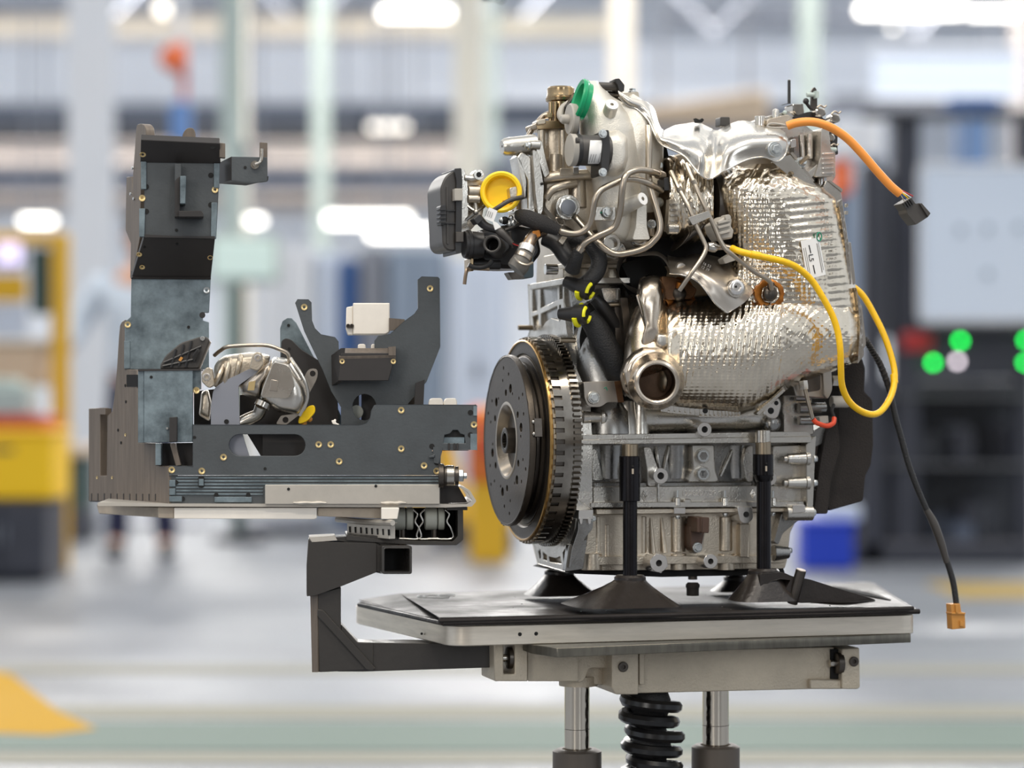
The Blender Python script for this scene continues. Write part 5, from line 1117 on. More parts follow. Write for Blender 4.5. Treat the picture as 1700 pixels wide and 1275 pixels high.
for k in range(6):
    a0 = k*pi/3+.25; hp.append(dh(a0, RD*.63, RD*.055)); hp.append(dh(a0+.32, RD*.56, RD*.04)); hp.append(dh(a0+.16, RD*.78, RD*.022, 8)); hp.append(dh(a0+.5, RD*.72, RD*.02, 8)); hp.append(dh(a0-.16, RD*.60, RD*.018, 8)); hp.append(dh(a0+.42, RD*.86, RD*.022, 8))
m = MB(); m.prism([cd+f1*(cos(2*pi*k/96)*RD)+f2*(sin(2*pi*k/96)*RD) for k in range(96)], ax*.0035, [[cd+f1*x+f2*y for x, y in h] for h in hp]); disc = obj('clutch_disc', m, clutch_m, fly, bev=.0004)
m = MB(); m.lathe(cd, ax, [(-.004, RD*.95), (-.004, RD*1.0), (.0005, RD*1.005), (.0032, RD*1.0), (.0042, RD*.985), (.0036, RD*.97)], 96); obj('disc_rim', m, clutch_m, fly)
m = MB(); m.lathe(cd, ax, [(.0036, RD*.455), (.0044, RD*.44), (.004, RD*.42), (-.004, RD*.37), (-.012, RD*.33), (-.012, RD*.2)], 48); obj('dished_lip', m, pipe_m, fly)
m = MB(); m.lathe(cd, ax, [(-.02, 0), (-.02, RD*.34), (-.014, RD*.34), (-.014, 0)], 48); obj('hub_back', m, void, fly)
m = MB(); m.lathe(cd, ax, [(-.014, 0), (-.014, RD*.15), (.006, RD*.15), (.0066, RD*.14), (.0066, RD*.105), (-.012, RD*.1), (-.012, 0)], 32); hub = obj('spline_hub', m, dark_steel, fly)
for k in range(18):
    a = 2*pi*k/18; p = cd+(f1*cos(a)+f2*sin(a))*RD*.1; m = MB(); m.cbox(p-ax*.002, ax*.008, (f1*cos(a)+f2*sin(a))*.0012, (f2*cos(a)-f1*sin(a))*.0009); obj('spline_tooth', m, steel, fly)
for k in range(3):
    a = k*2*pi/3+1.2; p = cd+(f1*cos(a)+f2*sin(a))*RD*1.02; t_ = f2*cos(a)-f1*sin(a)
    m = MB(); m.cbox(p-ax*.006, ax*.005, (f1*cos(a)+f2*sin(a))*.003, t_*.012); obj('strap_plate', m, dark_steel, fly)
    for d in (-.008, .008):
        m = MB(); m.ball(p-ax*.0005+t_*d, .0025, 10); obj('rivet', m, steel, fly)
p = E.PU(826, 715, -.068); m = MB(); m.cbox(p, E.w*.005, E.u*.0004, Vector((0, 0, .0145))); obj('white_label', m, wht, fly)
# ---- exhaust system: foil heat shields
def itp(tab, t):
    for a, b in zip(tab, tab[1:]):
        if a[0] <= t <= b[0]:
            f = (t-a[0])/(b[0]-a[0]); f = f*f*(3-2*f)*.5+f*.5
            return [x+(y-x)*f for x, y in zip(a[1:], b[1:])]
    return list(tab[-1][1:]) if t > tab[-1][0] else list(tab[0][1:])
TA = [(272, 1246, 1282, .03), (282, 1214, 1312, .055), (296, 1198, 1342, .072), (312, 1190, 1374, .08), (330, 1192, 1393, .082), (380, 1204, 1403, .082), (420, 1212, 1411, .08), (470, 1196, 1420, .08), (520, 1188, 1428, .08), (560, 1190, 1433, .078), (588, 1206, 1432, .07), (604, 1236, 1416, .055), (616, 1282, 1388, .03)]
TB = [(1084, 540, 640, .02), (1096, 504, 660, .05), (1110, 497, 674, .07), (1130, 494, 682, .082), (1160, 490, 684, .086), (1190, 485, 687, .086), (1225, 480, 690, .086), (1250, 476, 684, .085), (1275, 474, 670, .084), (1305, 474, 648, .082), (1340, 478, 632, .078), (1380, 486, 618, .07), (1408, 496, 606, .055), (1424, 515, 588, .03)]
def frontA(x, y, off=0.0):
    xl, xr, d = itp(TA, y); r = (2*x-xl-xr)/(xr-xl); r = max(-.999, min(.999, r)); return .0-d*(1-abs(r)**2.6)**(1/2.6)-off
def frontB(x, y, off=0.0):
    yt, yb, d = itp(TB, x); r = (2*y-yt-yb)/(yb-yt); r = max(-.999, min(.999, r)); return -.014-d*(1-abs(r)**2.3)**(1/2.3)-off
def crumple(x, y): return .0010*sin(x*.21+3*sin(y*.05))*sin(y*.17+2*sin(x*.06))+.0006*sin(x*.5+y*.4+2*sin(x*.11))
secs = []; NA = 300
for y10 in range(2720, 6161, 20):
    y = y10/10; xl, xr, d = itp(TA, y); q = []
    for k in range(NA):
        c, s_ = sup(2*pi*k/NA, 2.6); x = (xl+xr)/2+c*(xr-xl)/2; edge = min(1, (1-abs(c))*6)
        if s_ > 0:
            rt_ = x-xl > (xr-xl)*.55 and 325 < y < 420 or (x-xl > (xr-xl)*.8 and y < 600)
            top = max(0, min(1, (y-300)/30))
            dm = (abs(sin(pi*x/8.6))+.6*abs(sin(pi*y/7.4)))*1.1
            if rt_: h = .0012*sin(2*pi*(y+.10*(x-1300))/12.5)+.0004*abs(sin(pi*x/7))
            elif y > 500 and x > 1270: h = .0010*sin(2*pi*(y-.12*(x-1300))/14)*(1 if x > 1310 else .3)+.0004*dm
            else: h = .0009*dm
            h = h*top+crumple(x, y)*(.35 if top > .5 else 1.5)+.0003*sin(x*.9+y*1.3)*sin(y*.7-x*.4)
            w = -d*s_-h*edge
        else: w = -d*s_*.6
        q.append(E.P(x, y, w))
    secs.append(q)
m = MB(); m.loft(secs); shA = obj('heat_shield', m, foil, eng, ang=180)
secs = []; NB = 360
for x10 in range(10840, 14241, 20):
    x = x10/10; yt, yb, d = itp(TB, x); q = []
    for k in range(NB):
        c, s_ = sup(2*pi*k/NB, 2.3); y = (yt+yb)/2+c*(yb-yt)/2; edge = min(1, (1-abs(c))*6)
        if s_ > 0:
            xs = x+.14*(y-560)
            if x < 1300: h = .0013*abs(sin(pi*xs/9.8))+.0008*abs(sin(pi*y/5.6))*abs(sin(pi*xs/9.8))
            else: h = .0009*max(0, sin(2*pi*(x*.7+y)/9))*max(0, sin(2*pi*(x*.7-y)/9))
            if x < 1128: h *= .1
            h += crumple(x+40, y)*(.2 if y > 560 else .6)
            w = -.014-d*s_-h*edge
        else: w = -.014-d*s_*.6
        q.append(E.P(x, y, w))
    secs.append(q)
m = MB(); m.loft(secs); shB = obj('heat_shield', m, foil, eng, ang=180)
def edge_strip(par, pts, w, hgt, n, ax_, amp=.0008):
    a = crom(pts, 12); L = len(a)-1; r0 = []; r1 = []
    for i, p in enumerate(a):
        z = amp*(1 if i % 2 else -1)
        r0.append(E.P(p.x, p.y, w)+E.w*z); r1.append(E.P(p.x+ax_[0], p.y+ax_[1], w+.004)+E.w*z*1.6)
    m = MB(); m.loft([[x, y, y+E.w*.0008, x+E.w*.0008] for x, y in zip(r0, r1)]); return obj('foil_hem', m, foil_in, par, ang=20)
edge_strip(shB, [(1096, 672), (1150, 678), (1196, 682), (1228, 680)], -.05, 0, 12, (1, 11))
edge_strip(shB, [(1254, 678), (1276, 664), (1302, 640)], -.06, 0, 12, (5, 6))
plateE('hem_edge', [(1108, 682), (1150, 686), (1150, 689), (1108, 685)], -.047, -.04, sheet, shB, 0, 0)
plateE('hem_edge', [(1160, 690), (1230, 690), (1230, 692.5), (1160, 692)], -.047, -.04, sheet, shB, 0, 0)
plateE('hem_edge', [(1256, 686), (1300, 646), (1303, 649), (1260, 689)], -.062, -.05, sheet, shB, 0, 0)
boreE(shB, 1171, 682, -.056, 4.5)
for pts in ([(1404, 402), (1413, 402), (1421, 470), (1416, 474), (1410, 474)], [(1424, 508), (1431, 506), (1438, 572), (1434, 578), (1430, 560)]):
    plateE('side_flange', pts, -.03, -.022, sheet_d, shA, 2, .0006)
for pts in ([(1398, 330), (1409, 404), (1414, 472), (1408, 472), (1402, 400), (1392, 335)], [(1421, 476), (1430, 510), (1434, 590), (1424, 604), (1428, 540)]):
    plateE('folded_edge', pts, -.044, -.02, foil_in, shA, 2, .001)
plateE('corner_flange', [(1366, 312), (1372, 299), (1396, 318), (1398, 330), (1392, 346)], -.04, -.03, sheet, shA, 3)
plateE('corner_lip', [(1374, 300), (1378, 299), (1399, 314), (1398, 319)], -.042, -.03, sheet_d, shA, 1)
for (x, y) in ((1406, 341), (1406, 353)):
    plateE('foil_tab', [(x-2, y-3), (x+2, y-3), (x+2, y+3), (x-2, y+3)], -.03, -.026, sheet, shA, 1, 0)
def sticker(par, nm, quad, front, off, nx=8, ny=14, mt=wht):
    (a, b, c, d) = [Vector(p) for p in quad]; m = MB(); g = []; h = []
    for j in range(ny+1):
        for i in range(nx+1):
            p = (a*(1-i/nx)+b*(i/nx))*(1-j/ny)+(d*(1-i/nx)+c*(i/nx))*(j/ny); w = front(p.x, p.y, off)
            g.append(m.bm.verts.new(E.P(p.x, p.y, w))); h.append(m.bm.verts.new(E.P(p.x, p.y, w+.0007)))
    W_ = nx+1
    for j in range(ny):
        for i in range(nx):
            m.face([g[j*W_+i], g[j*W_+i+1], g[(j+1)*W_+i+1], g[(j+1)*W_+i]]); m.face([h[j*W_+i], h[(j+1)*W_+i], h[(j+1)*W_+i+1], h[j*W_+i+1]])
    ring = [j for j in range(W_)]+[j*W_+nx for j in range(1, ny+1)]+[ny*W_+i for i in range(nx-1, -1, -1)]+[j*W_ for j in range(ny-1, 0, -1)]
    for i in range(len(ring)):
        p, q = ring[i], ring[(i+1) % len(ring)]; m.face([g[p], h[p], h[q], g[q]])
    return obj(nm, m, mt, par, ang=60)
sticker(shA, 'white_label', [(1329, 400), (1360, 394), (1371, 456), (1340, 464)], frontA, .0026)
def on(x, y, off=.003): return E.P(x, y, frontA(x, y, off))
put_text('label_text', 'L5', 13*K_, .0001, ink, shA, on(1346.5, 428, .0032), on(1350, 446)-on(1345, 412), on(1362, 426)-on(1340, 431))
for k, (x0, y0, x1, y1, r) in enumerate([(1356, 404, 1365, 452, .8), (1358.5, 403, 1367, 448, .5), (1334, 412, 1343, 458, .5), (1337, 411, 1345, 455, .5), (1343, 407, 1346, 420, 1.0), (1350, 440, 1353, 454, 1.0)]):
    m = MB(); m.tube([on(x0+(x1-x0)*i/6, y0+(y1-y0)*i/6, .0028) for i in range(7)], r*K_, 6, 1); obj('print_line', m, ink_g if k < 4 else ink, shA)
m = MB(); m.tube([on(1360+4*cos(t), 393+7*sin(t), .003) for t in [k*pi/8 for k in range(17)]], 1.0*K_, 6, 1); obj('marker_ring', m, grn_ink, shA)
tubeE('orange_mark', [(1372, 570, frontA(1372, 570, .001)), (1374, 585, frontA(1374, 585, .001)), (1368, 600, frontA(1368, 600, .001))], [1, 3, 1], org, shB, 6, 3)
# sensors with rust halos
for (x, y, fr_) in ((1127, 488, frontB), (1278, 488, frontA)):
    w = (frontB if x < 1200 else frontA)(x, y+(10 if x < 1200 else 0))
    m = MB(); rr2 = random.Random(x)
    ring = [[E.P(x+cos(a)*r*(1+.18*rr2.random()), y+sin(a)*r*(1+.18*rr2.random())*1.0, w-ww) for a in [2*pi*k/26 for k in range(26)]] for r, ww in ((25, -.004), (22, .0030), (16, .0034), (12, -.002))]
    m.loft(ring); s0 = obj('rust_halo', m, rust, shA if x > 1200 else shB, ang=60)
    m = MB(); m.ball(E.P(x, y, w-.005), 13*K_, 20, ax=E.w, sq=.75); obj('probe_head', m, dark_steel, shA if x > 1200 else shB)
    m = MB(); m.cyl(E.P(x, y-9, w-.010), (E.P(x+2, y-17, w-.012)-E.P(x, y-9, w-.010)), 11*K_, 5.5*K_, seg=14); obj('probe_neck', m, rust if x < 1200 else dark_steel, shA if x > 1200 else shB)
# exhaust outlet casting
oc = E.P(1091, 635, -.112); oa = (-E.w*.93-E.u*.24+Vector((0, 0, -.08))).normalized(); k = oc.y/FPX
m = MB(); m.lathe(oc, oa, [(-.034, 0), (-.034, 28*k), (0, 30.5*k), (.001, 33*k), (0, 37*k), (-.003, 39.5*k), (-.012, 41*k), (-.018, 47*k), (-.024, 49*k), (-.03, 47*k), (-.06, 42*k)], 48); out = obj('exhaust_outlet', m, exh, eng)
m = MB(); m.lathe(oc, oa, [(-.03, 0), (-.03, 28.3*k), (-.0008, 30.2*k), (-.0006, 29.6*k), (-.029, 27.6*k), (-.029, 0)], 48); obj('outlet_bore', m, exh_in, out)
m = MB(); m.ball(oc-oa*.022+E.u*.009, 19*k, 18, ax=E.u, sq=.35); obj('inner_vane', m, pin_m, out)
m = MB(); m.tube([oc-oa*.045, E.P(1076, 600, -.055), E.P(1072, 560, -.04), E.P(1082, 520, -.03)], [44*k, 42*k, 33*k, 30*k], 24, 8); obj('outlet_elbow', m, exh, out)
def puff(nm, pts, w0, d, mt, par, n=6, e=.5):
    m = pill(E, rnd(pts, 6), w0, d, n); return obj(nm, m, mt, par, ang=60)
puff('outlet_flange', [(1056, 486), (1062, 466), (1078, 456), (1096, 458), (1106, 478), (1105, 510), (1099, 545), (1102, 574), (1090, 584), (1066, 596), (1060, 580), (1068, 548), (1062, 515)], -.03, .05, exh, out)
puff('flange_rib', [(1036, 600), (1050, 582), (1068, 572), (1096, 570), (1112, 580), (1100, 592), (1070, 600), (1050, 622), (1048, 660), (1034, 648), (1028, 622)], -.045, .045, exh, out)
puff('pale_tag', [(1090, 552), (1108, 554), (1112, 575), (1096, 580), (1088, 570)], -.07, .012, alu, out)
plateE('burnt_lip', [(1112, 574), (1124, 590, 8), (1124, 615), (1116, 622), (1108, 600)], -.08, -.07, rust, out, 4)
cylU('clamp_stud', 1052, 1068, 555, -.03, 5, steel, out, 12)
tubeE('outlet_seam', [(1058, 490, -.06), (1067, 520, -.068), (1072, 548, -.07), (1062, 580, -.07)], 2.5, exh, out, 8, 5)
# formed sheet shields
def sheetloft(nm, cols, mt, par, th=.0012, n=6, amp=0.0):
    nc = len(cols[0]); lines = [crom([(*c[j],) for c in cols], n) for j in range(nc)]; rows = []
    for i in range(len(lines[0])): rows.append(crom([l[i] for l in lines], n))
    m = MB(); a = [[m.bm.verts.new(E.P(p.x, p.y, p.z)) for p in r] for r in rows]; b = [[m.bm.verts.new(E.P(p.x, p.y, p.z+th)) for p in r] for r in rows]
    R, C_n = len(a), len(a[0])
    for i in range(R-1):
        for j in range(C_n-1): m.face([a[i][j], a[i+1][j], a[i+1][j+1], a[i][j+1]]); m.face([b[i][j], b[i][j+1], b[i+1][j+1], b[i+1][j]])
    for i in range(R-1):
        m.face([a[i][0], b[i][0], b[i+1][0], a[i+1][0]]); m.face([a[i][-1], a[i+1][-1], b[i+1][-1], b[i][-1]])
    for j in range(C_n-1):
        m.face([a[0][j], a[0][j+1], b[0][j+1], b[0][j]]); m.face([a[-1][j], b[-1][j], b[-1][j+1], a[-1][j+1]])
    return obj(nm, m, mt, par, ang=60)
ush = sheetloft('upper_shield', [
    [(1026, 150, -.03), (1027, 155, -.034), (1030, 162, -.03)], [(1050, 163, -.03), (1046, 169, -.036), (1042, 175, -.03)], [(1072, 168, -.02), (1066, 176, -.032), (1058, 182, -.03)],
    [(1086, 180, -.01), (1080, 190, -.035), (1076, 200, -.036)], [(1094, 205, .0), (1089, 212, -.04), (1086, 222, -.044)], [(1102, 216, .02), (1096, 226, -.05), (1096, 238, -.05)],
    [(1118, 209, .03), (1112, 230, -.052), (1110, 246, -.056)], [(1138, 205, .03), (1132, 236, -.056), (1134, 258, -.064)], [(1158, 203, .02), (1152, 240, -.066), (1150, 276, -.074)],
    [(1175, 210, .01), (1170, 250, -.074), (1163, 291, -.08)], [(1190, 216, .0), (1186, 250, -.05), (1180, 297, -.072)], [(1207, 208, .01), (1208, 238, -.068), (1204, 283, -.078)],
    [(1232, 200, .02), (1236, 228, -.072), (1238, 266, -.08)], [(1262, 206, .0), (1264, 226, -.074), (1268, 261, -.08)], [(1290, 212, -.03), (1292, 228, -.076), (1290, 268, -.078)], [(1304, 220, -.05), (1308, 234, -.074), (1304, 260, -.074)]], sheet, eng, n=5)
m = MB(); m.tube([E.P(*p) for p in [(1027, 161, -.031), (1042, 175, -.031), (1058, 182, -.031), (1076, 200, -.037), (1086, 222, -.045), (1096, 238, -.051), (1110, 246, -.057), (1134, 258, -.065), (1150, 276, -.075), (1163, 291, -.081), (1180, 297, -.073), (1204, 283, -.079), (1238, 266, -.081), (1268, 261, -.081), (1290, 268, -.079), (1303, 258, -.075), (1309, 240, -.075)]], 1.4*K_, 8, 5); obj('rolled_edge', m, sheet, ush)
m = MB(); m.cyl(E.P(1287, 248, -.085), E.w, .01, 13*K_, seg=28); obj('shield_washer', m, zinc, ush); boltE(ush, 1288, 248, -.086, 8)
for k, (s_, y) in enumerate((('24 4612', 243), ('76907', 251))):
    put_text('stamped_marks', s_, 8.5*K_, .0003, sheet, ush, E.P(1256, y, -.0795), E.P(1270, y-1.5, -.08)-E.P(1240, y+1.5, -.08), (0, 0, 1))
q = [(1243, 235), (1250, 231), (1257, 234.5), (1250, 238.5)]; m = MB(); m.tube([E.P(x, y, -.078) for x, y in q+[q[0]]], .0004, 6, 1); obj('stamped_marks', m, sheet, ush)
plateE('dark_clip', [(1155, 196), (1158, 203), (1166, 203), (1169, 199), (1166, 196), (1162, 199)], .0, .01, void, ush, 0, 0)
plateE('black_peg', [(1196, 194), (1212, 194), (1212, 209), (1196, 209)], .02, .04, blk2, ush, 2)
plateE('brace_plate', [(1282, 269), (1296, 262), (1312, 257), (1360, 314), (1345, 318)], -.055, -.048, sheet, eng, 2, .0006, [circ(1313, 289, 5, 14)])
lsh = sheetloft('lower_shield', [
    [(1108, 424, -.02), (1110, 440, -.05), (1112, 454, -.07)], [(1128, 427, -.01), (1132, 442, -.07), (1135, 457, -.088)], [(1152, 421, .0), (1155, 444, -.085), (1158, 467, -.098)],
    [(1186, 425, -.01), (1182, 455, -.095), (1176, 488, -.108)], [(1215, 438, -.03), (1204, 470, -.100), (1188, 504, -.110)], [(1240, 462, -.06), (1226, 490, -.102), (1205, 519, -.110)], [(1252, 484, -.08), (1236, 502, -.102), (1212, 518, -.11)]], sheet_d, eng, n=6)
m = MB(); m.tube([E.P(*p) for p in [(1112, 454, -.071), (1135, 457, -.089), (1158, 467, -.099), (1176, 488, -.109), (1188, 504, -.111), (1206, 519, -.111)]], 1.6*K_, 8, 5); obj('rolled_edge', m, sheet, lsh)
m = MB(); m.cyl(E.P(1223, 479, -.108), E.w, .012, 15*K_, seg=28); obj('shield_washer', m, sheet, lsh)
m = MB(); m.lathe(E.P(1222, 477, -.110), -E.w, [(-.004, 0), (-.004, 12*K_), (.003, 12*K_), (.004, 10*K_), (.0042, 7*K_), (.001, 6.5*K_), (.001, 0)], 28); nn = obj('shield_nut', m, mach, lsh)
m = MB(); m.ball(E.P(1222, 476, -.1115), 2*K_, 8); obj('nut_bore', m, void, lsh)
m = MB(); m.lathe(E.P(1131, 445, -.068), -E.w, [(-.002, 0), (-.002, 10*K_), (.0012, 8*K_), (.002, 0)], 24); obj('pressed_dome', m, sheet_d, lsh)
put_text('stamped_marks', '16 53\n12 39', 6.5*K_, .0003, sheet_d, lsh, E.P(1172, 443, -.089), E.P(1185, 450, -.09)-E.P(1160, 438, -.086), (0, 0, 1))
sheetloft('curved_lip', [[(1062, 492, .0), (1058, 480, -.03)], [(1040, 478, .0), (1034, 468, -.04)], [(1028, 458, .0), (1024, 446, -.05)], [(1036, 432, .0), (1030, 428, -.05)], [(1060, 420, .01), (1056, 426, -.055)], [(1086, 417, .01), (1086, 424, -.06)], [(1100, 422, .0), (1100, 430, -.06)], [(1112, 432, -.02), (1111, 446, -.066)]], sheet_d, lsh, n=6)
plateE('cavity_shade', [(1032, 440), (1060, 428), (1095, 428), (1108, 450), (1104, 470), (1080, 455), (1062, 462), (1056, 490)], .0, .03, void, lsh, 4, 0)  # black plate standing in for shade inside the open cavity
plateE('burnt_patch', [(1098, 458), (1120, 460), (1140, 468), (1158, 480), (1150, 496), (1106, 498)], -.05, -.04, burnt, shB, 5, .002)
# ---- cylinder head and castings of the upper engine
head = plateE('cylinder_head', [(948, 285), (1100, 262), (1150, 250), (1300, 232), (1372, 260), (1380, 420), (1370, 600), (1100, 600), (1046, 470), (942, 464)], .07, .22, alu_w, eng, 5, .002)
plateE('head_band', [(935, 418), (1040, 420), (1042, 462), (935, 462)], .03, .12, alu_w, head, 2, .0015)
plateE('head_step', [(938, 436), (1042, 438), (1042, 446), (938, 446)], .02, .06, alu_w, head, 2)
m = MB(); m.cyl(E.P(1000, 446, .0), E.w, .03, 11*K_, seg=20); obj('head_boss', m, alu_w, head)
cylU('sight_plug', 905, 925, 447, .02, 9, mach, head, 18)
core = plateE('front_casting', [(905, 288), (1000, 284), (1012, 330), (1004, 384), (960, 392), (925, 372), (900, 345)], .0, .08, alu_w, eng, 8, .004)
tubeE('cast_rail', [(903, 297, -.005), (935, 292, -.012), (985, 290, -.01)], 9, alu_w, core, 14, 4)
tubeE('cast_rib', [(906, 330, -.01), (916, 316, -.014), (936, 308, -.016), (955, 304, -.012)], 7, alu_w, core, 12, 5)
plateE('rail_pad', [(930, 279), (960, 279), (962, 290), (930, 292)], -.02, .02, alu_w, core, 3, .002)
plateE('clip_loop', [(952, 278), (961, 277), (961, 288), (952, 288)], -.024, .0, alu, core, 2)
m = MB(); m.cyl(E.P(958, 345, -.0), (0, 0, 1), 52*K_, 16*K_, 14*K_, 20); obj('cast_pillar', m, alu_w, core)
m = MB(); m.cyl(E.P(943, 344, -.018), E.w, .03, 21*K_, seg=32); obj('plug_seat', m, alu, core)
m = MB(); m.lathe(E.P(943, 344, -.018), -E.w, [(0, 0), (0, 17*K_), (.004, 17*K_), (.005, 15*K_), (.009, 14*K_), (.010, 12.5*K_), (.010, 0)], 8); obj('big_hex_plug', m, zinc, core)
m = MB(); m.lathe(E.P(943, 344, -.0275), -E.w, [(0, 12.6*K_), (.0012, 12.6*K_), (.0014, 11.5*K_), (.0014, 0)], 28); obj('plug_face', m, M('plug_grey', (128, 130, 134), .8, .45), core)
tubeE('lift_eye', [(927, 372, -.01), (923, 364, -.012), (930, 361, -.012), (936, 367, -.012), (934, 374, -.01), (928, 373, -.01)], 2.4, pipe_m, core, 8, 5)
for (x, y, w, r) in ((922, 262, .0, 10), (914, 268, .01, 6)):
    m = MB(); m.cyl(E.P(x, y+24, w), (0, 0, 1), 30*K_, r*1.1*K_, r*K_, 18); obj('cast_pillar', m, alu_w, core)
boltE(core, 922, 263, .0, 5, axis=Vector((0, 0, 1)))
# thermostat tower
tow = MB(); c = E.P(921, 292, .03); H = 82*K_
tow.lathe(c, (0, 0, 1), [(0, 0), (0, 32*K_), (H*.8, 29*K_), (H*.94, 29*K_), (H, 27*K_), (H, 0)], 32); th = obj('thermostat_tower', tow, alu_w, eng)
for x in (899, 934):
    m = MB(); m.cyl(E.P(x, 290, .005), (0, 0, 1), 74*K_, 7*K_, 6*K_, 14); obj('tower_rib', m, alu_w, th)
plateE('tower_flange', [(889, 204), (900, 200), (942, 201), (944, 211), (892, 215)], .0, .05, brass_oil, th, 3, .0015)
plateE('flange_ear', [(891, 199), (906, 196), (908, 206), (892, 208)], -.004, .02, alu_w, th, 4, .0015)
m = MB(); c = E.P(931, 204, .03)
m.lathe(c, (0, 0, 1), [(0, 0), (0, 21*K_), (34*K_, 20*K_), (36*K_, 25*K_), (41*K_, 25.5*K_), (42*K_, 24*K_), (45*K_, 24*K_), (46*K_, 23.5*K_), (57*K_, 23*K_), (60*K_, 20*K_), (58*K_, 17*K_), (40*K_, 14*K_), (40*K_, 0)], 36); bz = obj('bronze_neck', m, brass_oil, eng)
for x in (914, 922):
    m = MB(); m.cyl(E.P(x, 203, .012), (0, 0, 1), 34*K_, 3.6*K_, seg=12); obj('neck_rib', m, brass_oil, bz)
plateE('neck_lug', [(908, 188), (917, 187), (917, 195), (908, 195)], .005, .02, brass_oil, bz, 2)
tubeE('vent_pipe', [(912, 188, .02), (902, 193, .02), (890, 206, .025), (880, 220, .03), (874, 234, .03)], 4.6, pipe_m, bz, 12, 5)
m = MB(); m.lathe(E.P(950, 198, -.05), -E.u, [(-.004, 0), (-.004, 25*K_), (.003, 26*K_), (.005, 24*K_), (.005, 8*K_), (.014, 7*K_), (.0155, 5*K_), (.0155, 0)], 36); obj('grey_disc', m, grey_pl, th)
tubeE('hose_ring', [(943, 206, -.01), (934, 200, -.005), (930, 190, .0), (934, 178, .004), (944, 170, .006)], [3, 5, 6, 5, 4], grey_pl, th, 12, 5)
plateE('black_strap', [(949, 164), (960, 150), (964, 154), (956, 178), (944, 182), (940, 176)], -.01, .012, blk, th, 2, .0015)
plateE('black_strap', [(952, 196), (963, 196), (961, 226), (953, 226)], -.03, -.01, blk, th, 2, .0015)
# engine mount arm
arm_ = eng
m = MB(); a = E.P(838, 244, -.005); b = E.P(888, 240, -.002); d_ = (b-a)
m.lathe(a, d_, [(-.004, 0), (-.004, 11*K_), (0, 14.5*K_), (.008, 15.5*K_), (d_.length, 17*K_), (d_.length, 0)], 24); mt_ = obj('mount_arm', m, alu, eng)
m = MB(); m.cyl(E.P(834, 243, -.012), -E.u, .0006, 2*K_, seg=10); obj('bore', m, void, mt_)
boltE(mt_, 876, 242, -.024, 5.5, axis=-E.u); cylU('arm_boss', 880, 896, 241, -.016, 7, alu, mt_, 18)
for q in ([(866, 252), (874, 256), (892, 268), (895, 298), (888, 330), (884, 362), (876, 362), (876, 300), (858, 262)], [(893, 232), (900, 234), (906, 262), (913, 288), (904, 296), (897, 275), (890, 250)], [(880, 262), (888, 262), (890, 345), (880, 360)], [(858, 258), (866, 268), (874, 300), (872, 330), (866, 300)]):
    plateE('arm_web', q, -.016, .02, alu, mt_, 4, .0012)
plateE('arm_fork', [(884, 248), (893, 252), (899, 286), (903, 310), (901, 350), (894, 362), (889, 320)], -.026, -.012, alu, mt_, 4, .0012)
plateE('arm_plate', [(866, 262), (900, 262), (902, 375), (858, 372), (858, 312), (868, 300)], .02, .06, alu_w, mt_, 4, .003)
m = MB(); m.ball(E.P(900, 305, -.028), 2.5*K_, 8); obj('bore', m, void, mt_)
plateE('arm_clamp', [(846, 312), (862, 308), (864, 335), (848, 337)], -.02, .02, alu_w, mt_, 3, .002)
# turbo compressor housing
TC = [(134, 976, 992, .018), (142, 974, 998, .03), (158, 968, 1014, .045), (172, 964, 1036, .055), (192, 961, 1052, .062), (215, 962, 1063, .066), (245, 966, 1069, .068), (275, 972, 1071, .068), (300, 982, 1071, .064), (335, 986, 1072, .06), (370, 988, 1074, .056), (392, 994, 1078, .05), (408, 1004, 1072, .035), (416, 1018, 1056, .02)]
secs = []
for y in range(134, 417, 6):
    xl, xr, d = itp(TC, y); q = []
    for k in range(40):
        c_, s_ = sup(2*pi*k/40, 2.4); q.append(E.P((xl+xr)/2+c_*(xr-xl)/2, y, .01-d*s_*(1 if s_ > 0 else .8)))
    secs.append(q)
m = MB(); m.loft(secs); comp = obj('compressor_housing', m, alu_light, eng, ang=60)
puff('housing_pad', [(1004, 216), (1026, 213), (1042, 226), (1044, 262), (1038, 286), (1024, 296), (1004, 294)], -.03, .05, alu_light, comp, 7)
m = MB(); m.tube([E.P(1024, 176, .0), E.P(1044, 205, .0), E.P(1050, 245, .0), E.P(1052, 300, .004), E.P(1050, 350, .01)], [34*K_, 44*K_, 52*K_, 48*K_, 36*K_], 20, 8); obj('volute', m, alu_light, comp, ang=60)
m = MB(); m.cyl(E.P(1016, 174, -.06), E.w*.8+Vector((0, 0, -.6)), .05, 11*K_, 13*K_, 24, hole=3*K_, hd=.006); obj('boss', m, alu_light, comp)
m = MB(); m.lathe(E.P(1016, 173.5, -.0604), -E.w*.8+Vector((0, 0, .6)), [(0, 3.2*K_), (.0005, 3.2*K_), (.0005, 10.6*K_), (0, 10.6*K_)], 28); obj('machined_face', m, wht, comp)
m = MB(); m.cyl(E.P(1067, 330, -.085), E.w+E.u*(-.5)+Vector((0, 0, -.3)), .06, 10.5*K_, 14*K_, 24, hole=3.4*K_, hd=.006); obj('boss', m, alu_light, comp)
m = MB(); m.lathe(E.P(1067, 330, -.0855), -(E.w+E.u*(-.5)+Vector((0, 0, -.3))), [(0, 3.4*K_), (.0006, 3.4*K_), (.0006, 10.4*K_), (0, 10.4*K_)], 28); obj('machined_face', m, wht, comp)
plateE('housing_leg', [(1058, 340), (1074, 338), (1074, 376), (1080, 398), (1050, 398), (1056, 376)], -.066, .0, alu_light, comp, 4, .003)
boltE(comp, 1009, 352, -.068, 7); boltE(comp, 1082, 372, -.05, 6); 
plateE('bracket_plate', [(984, 343), (1022, 343), (1022, 366), (986, 366)], -.062, -.05, alu, comp, 2)
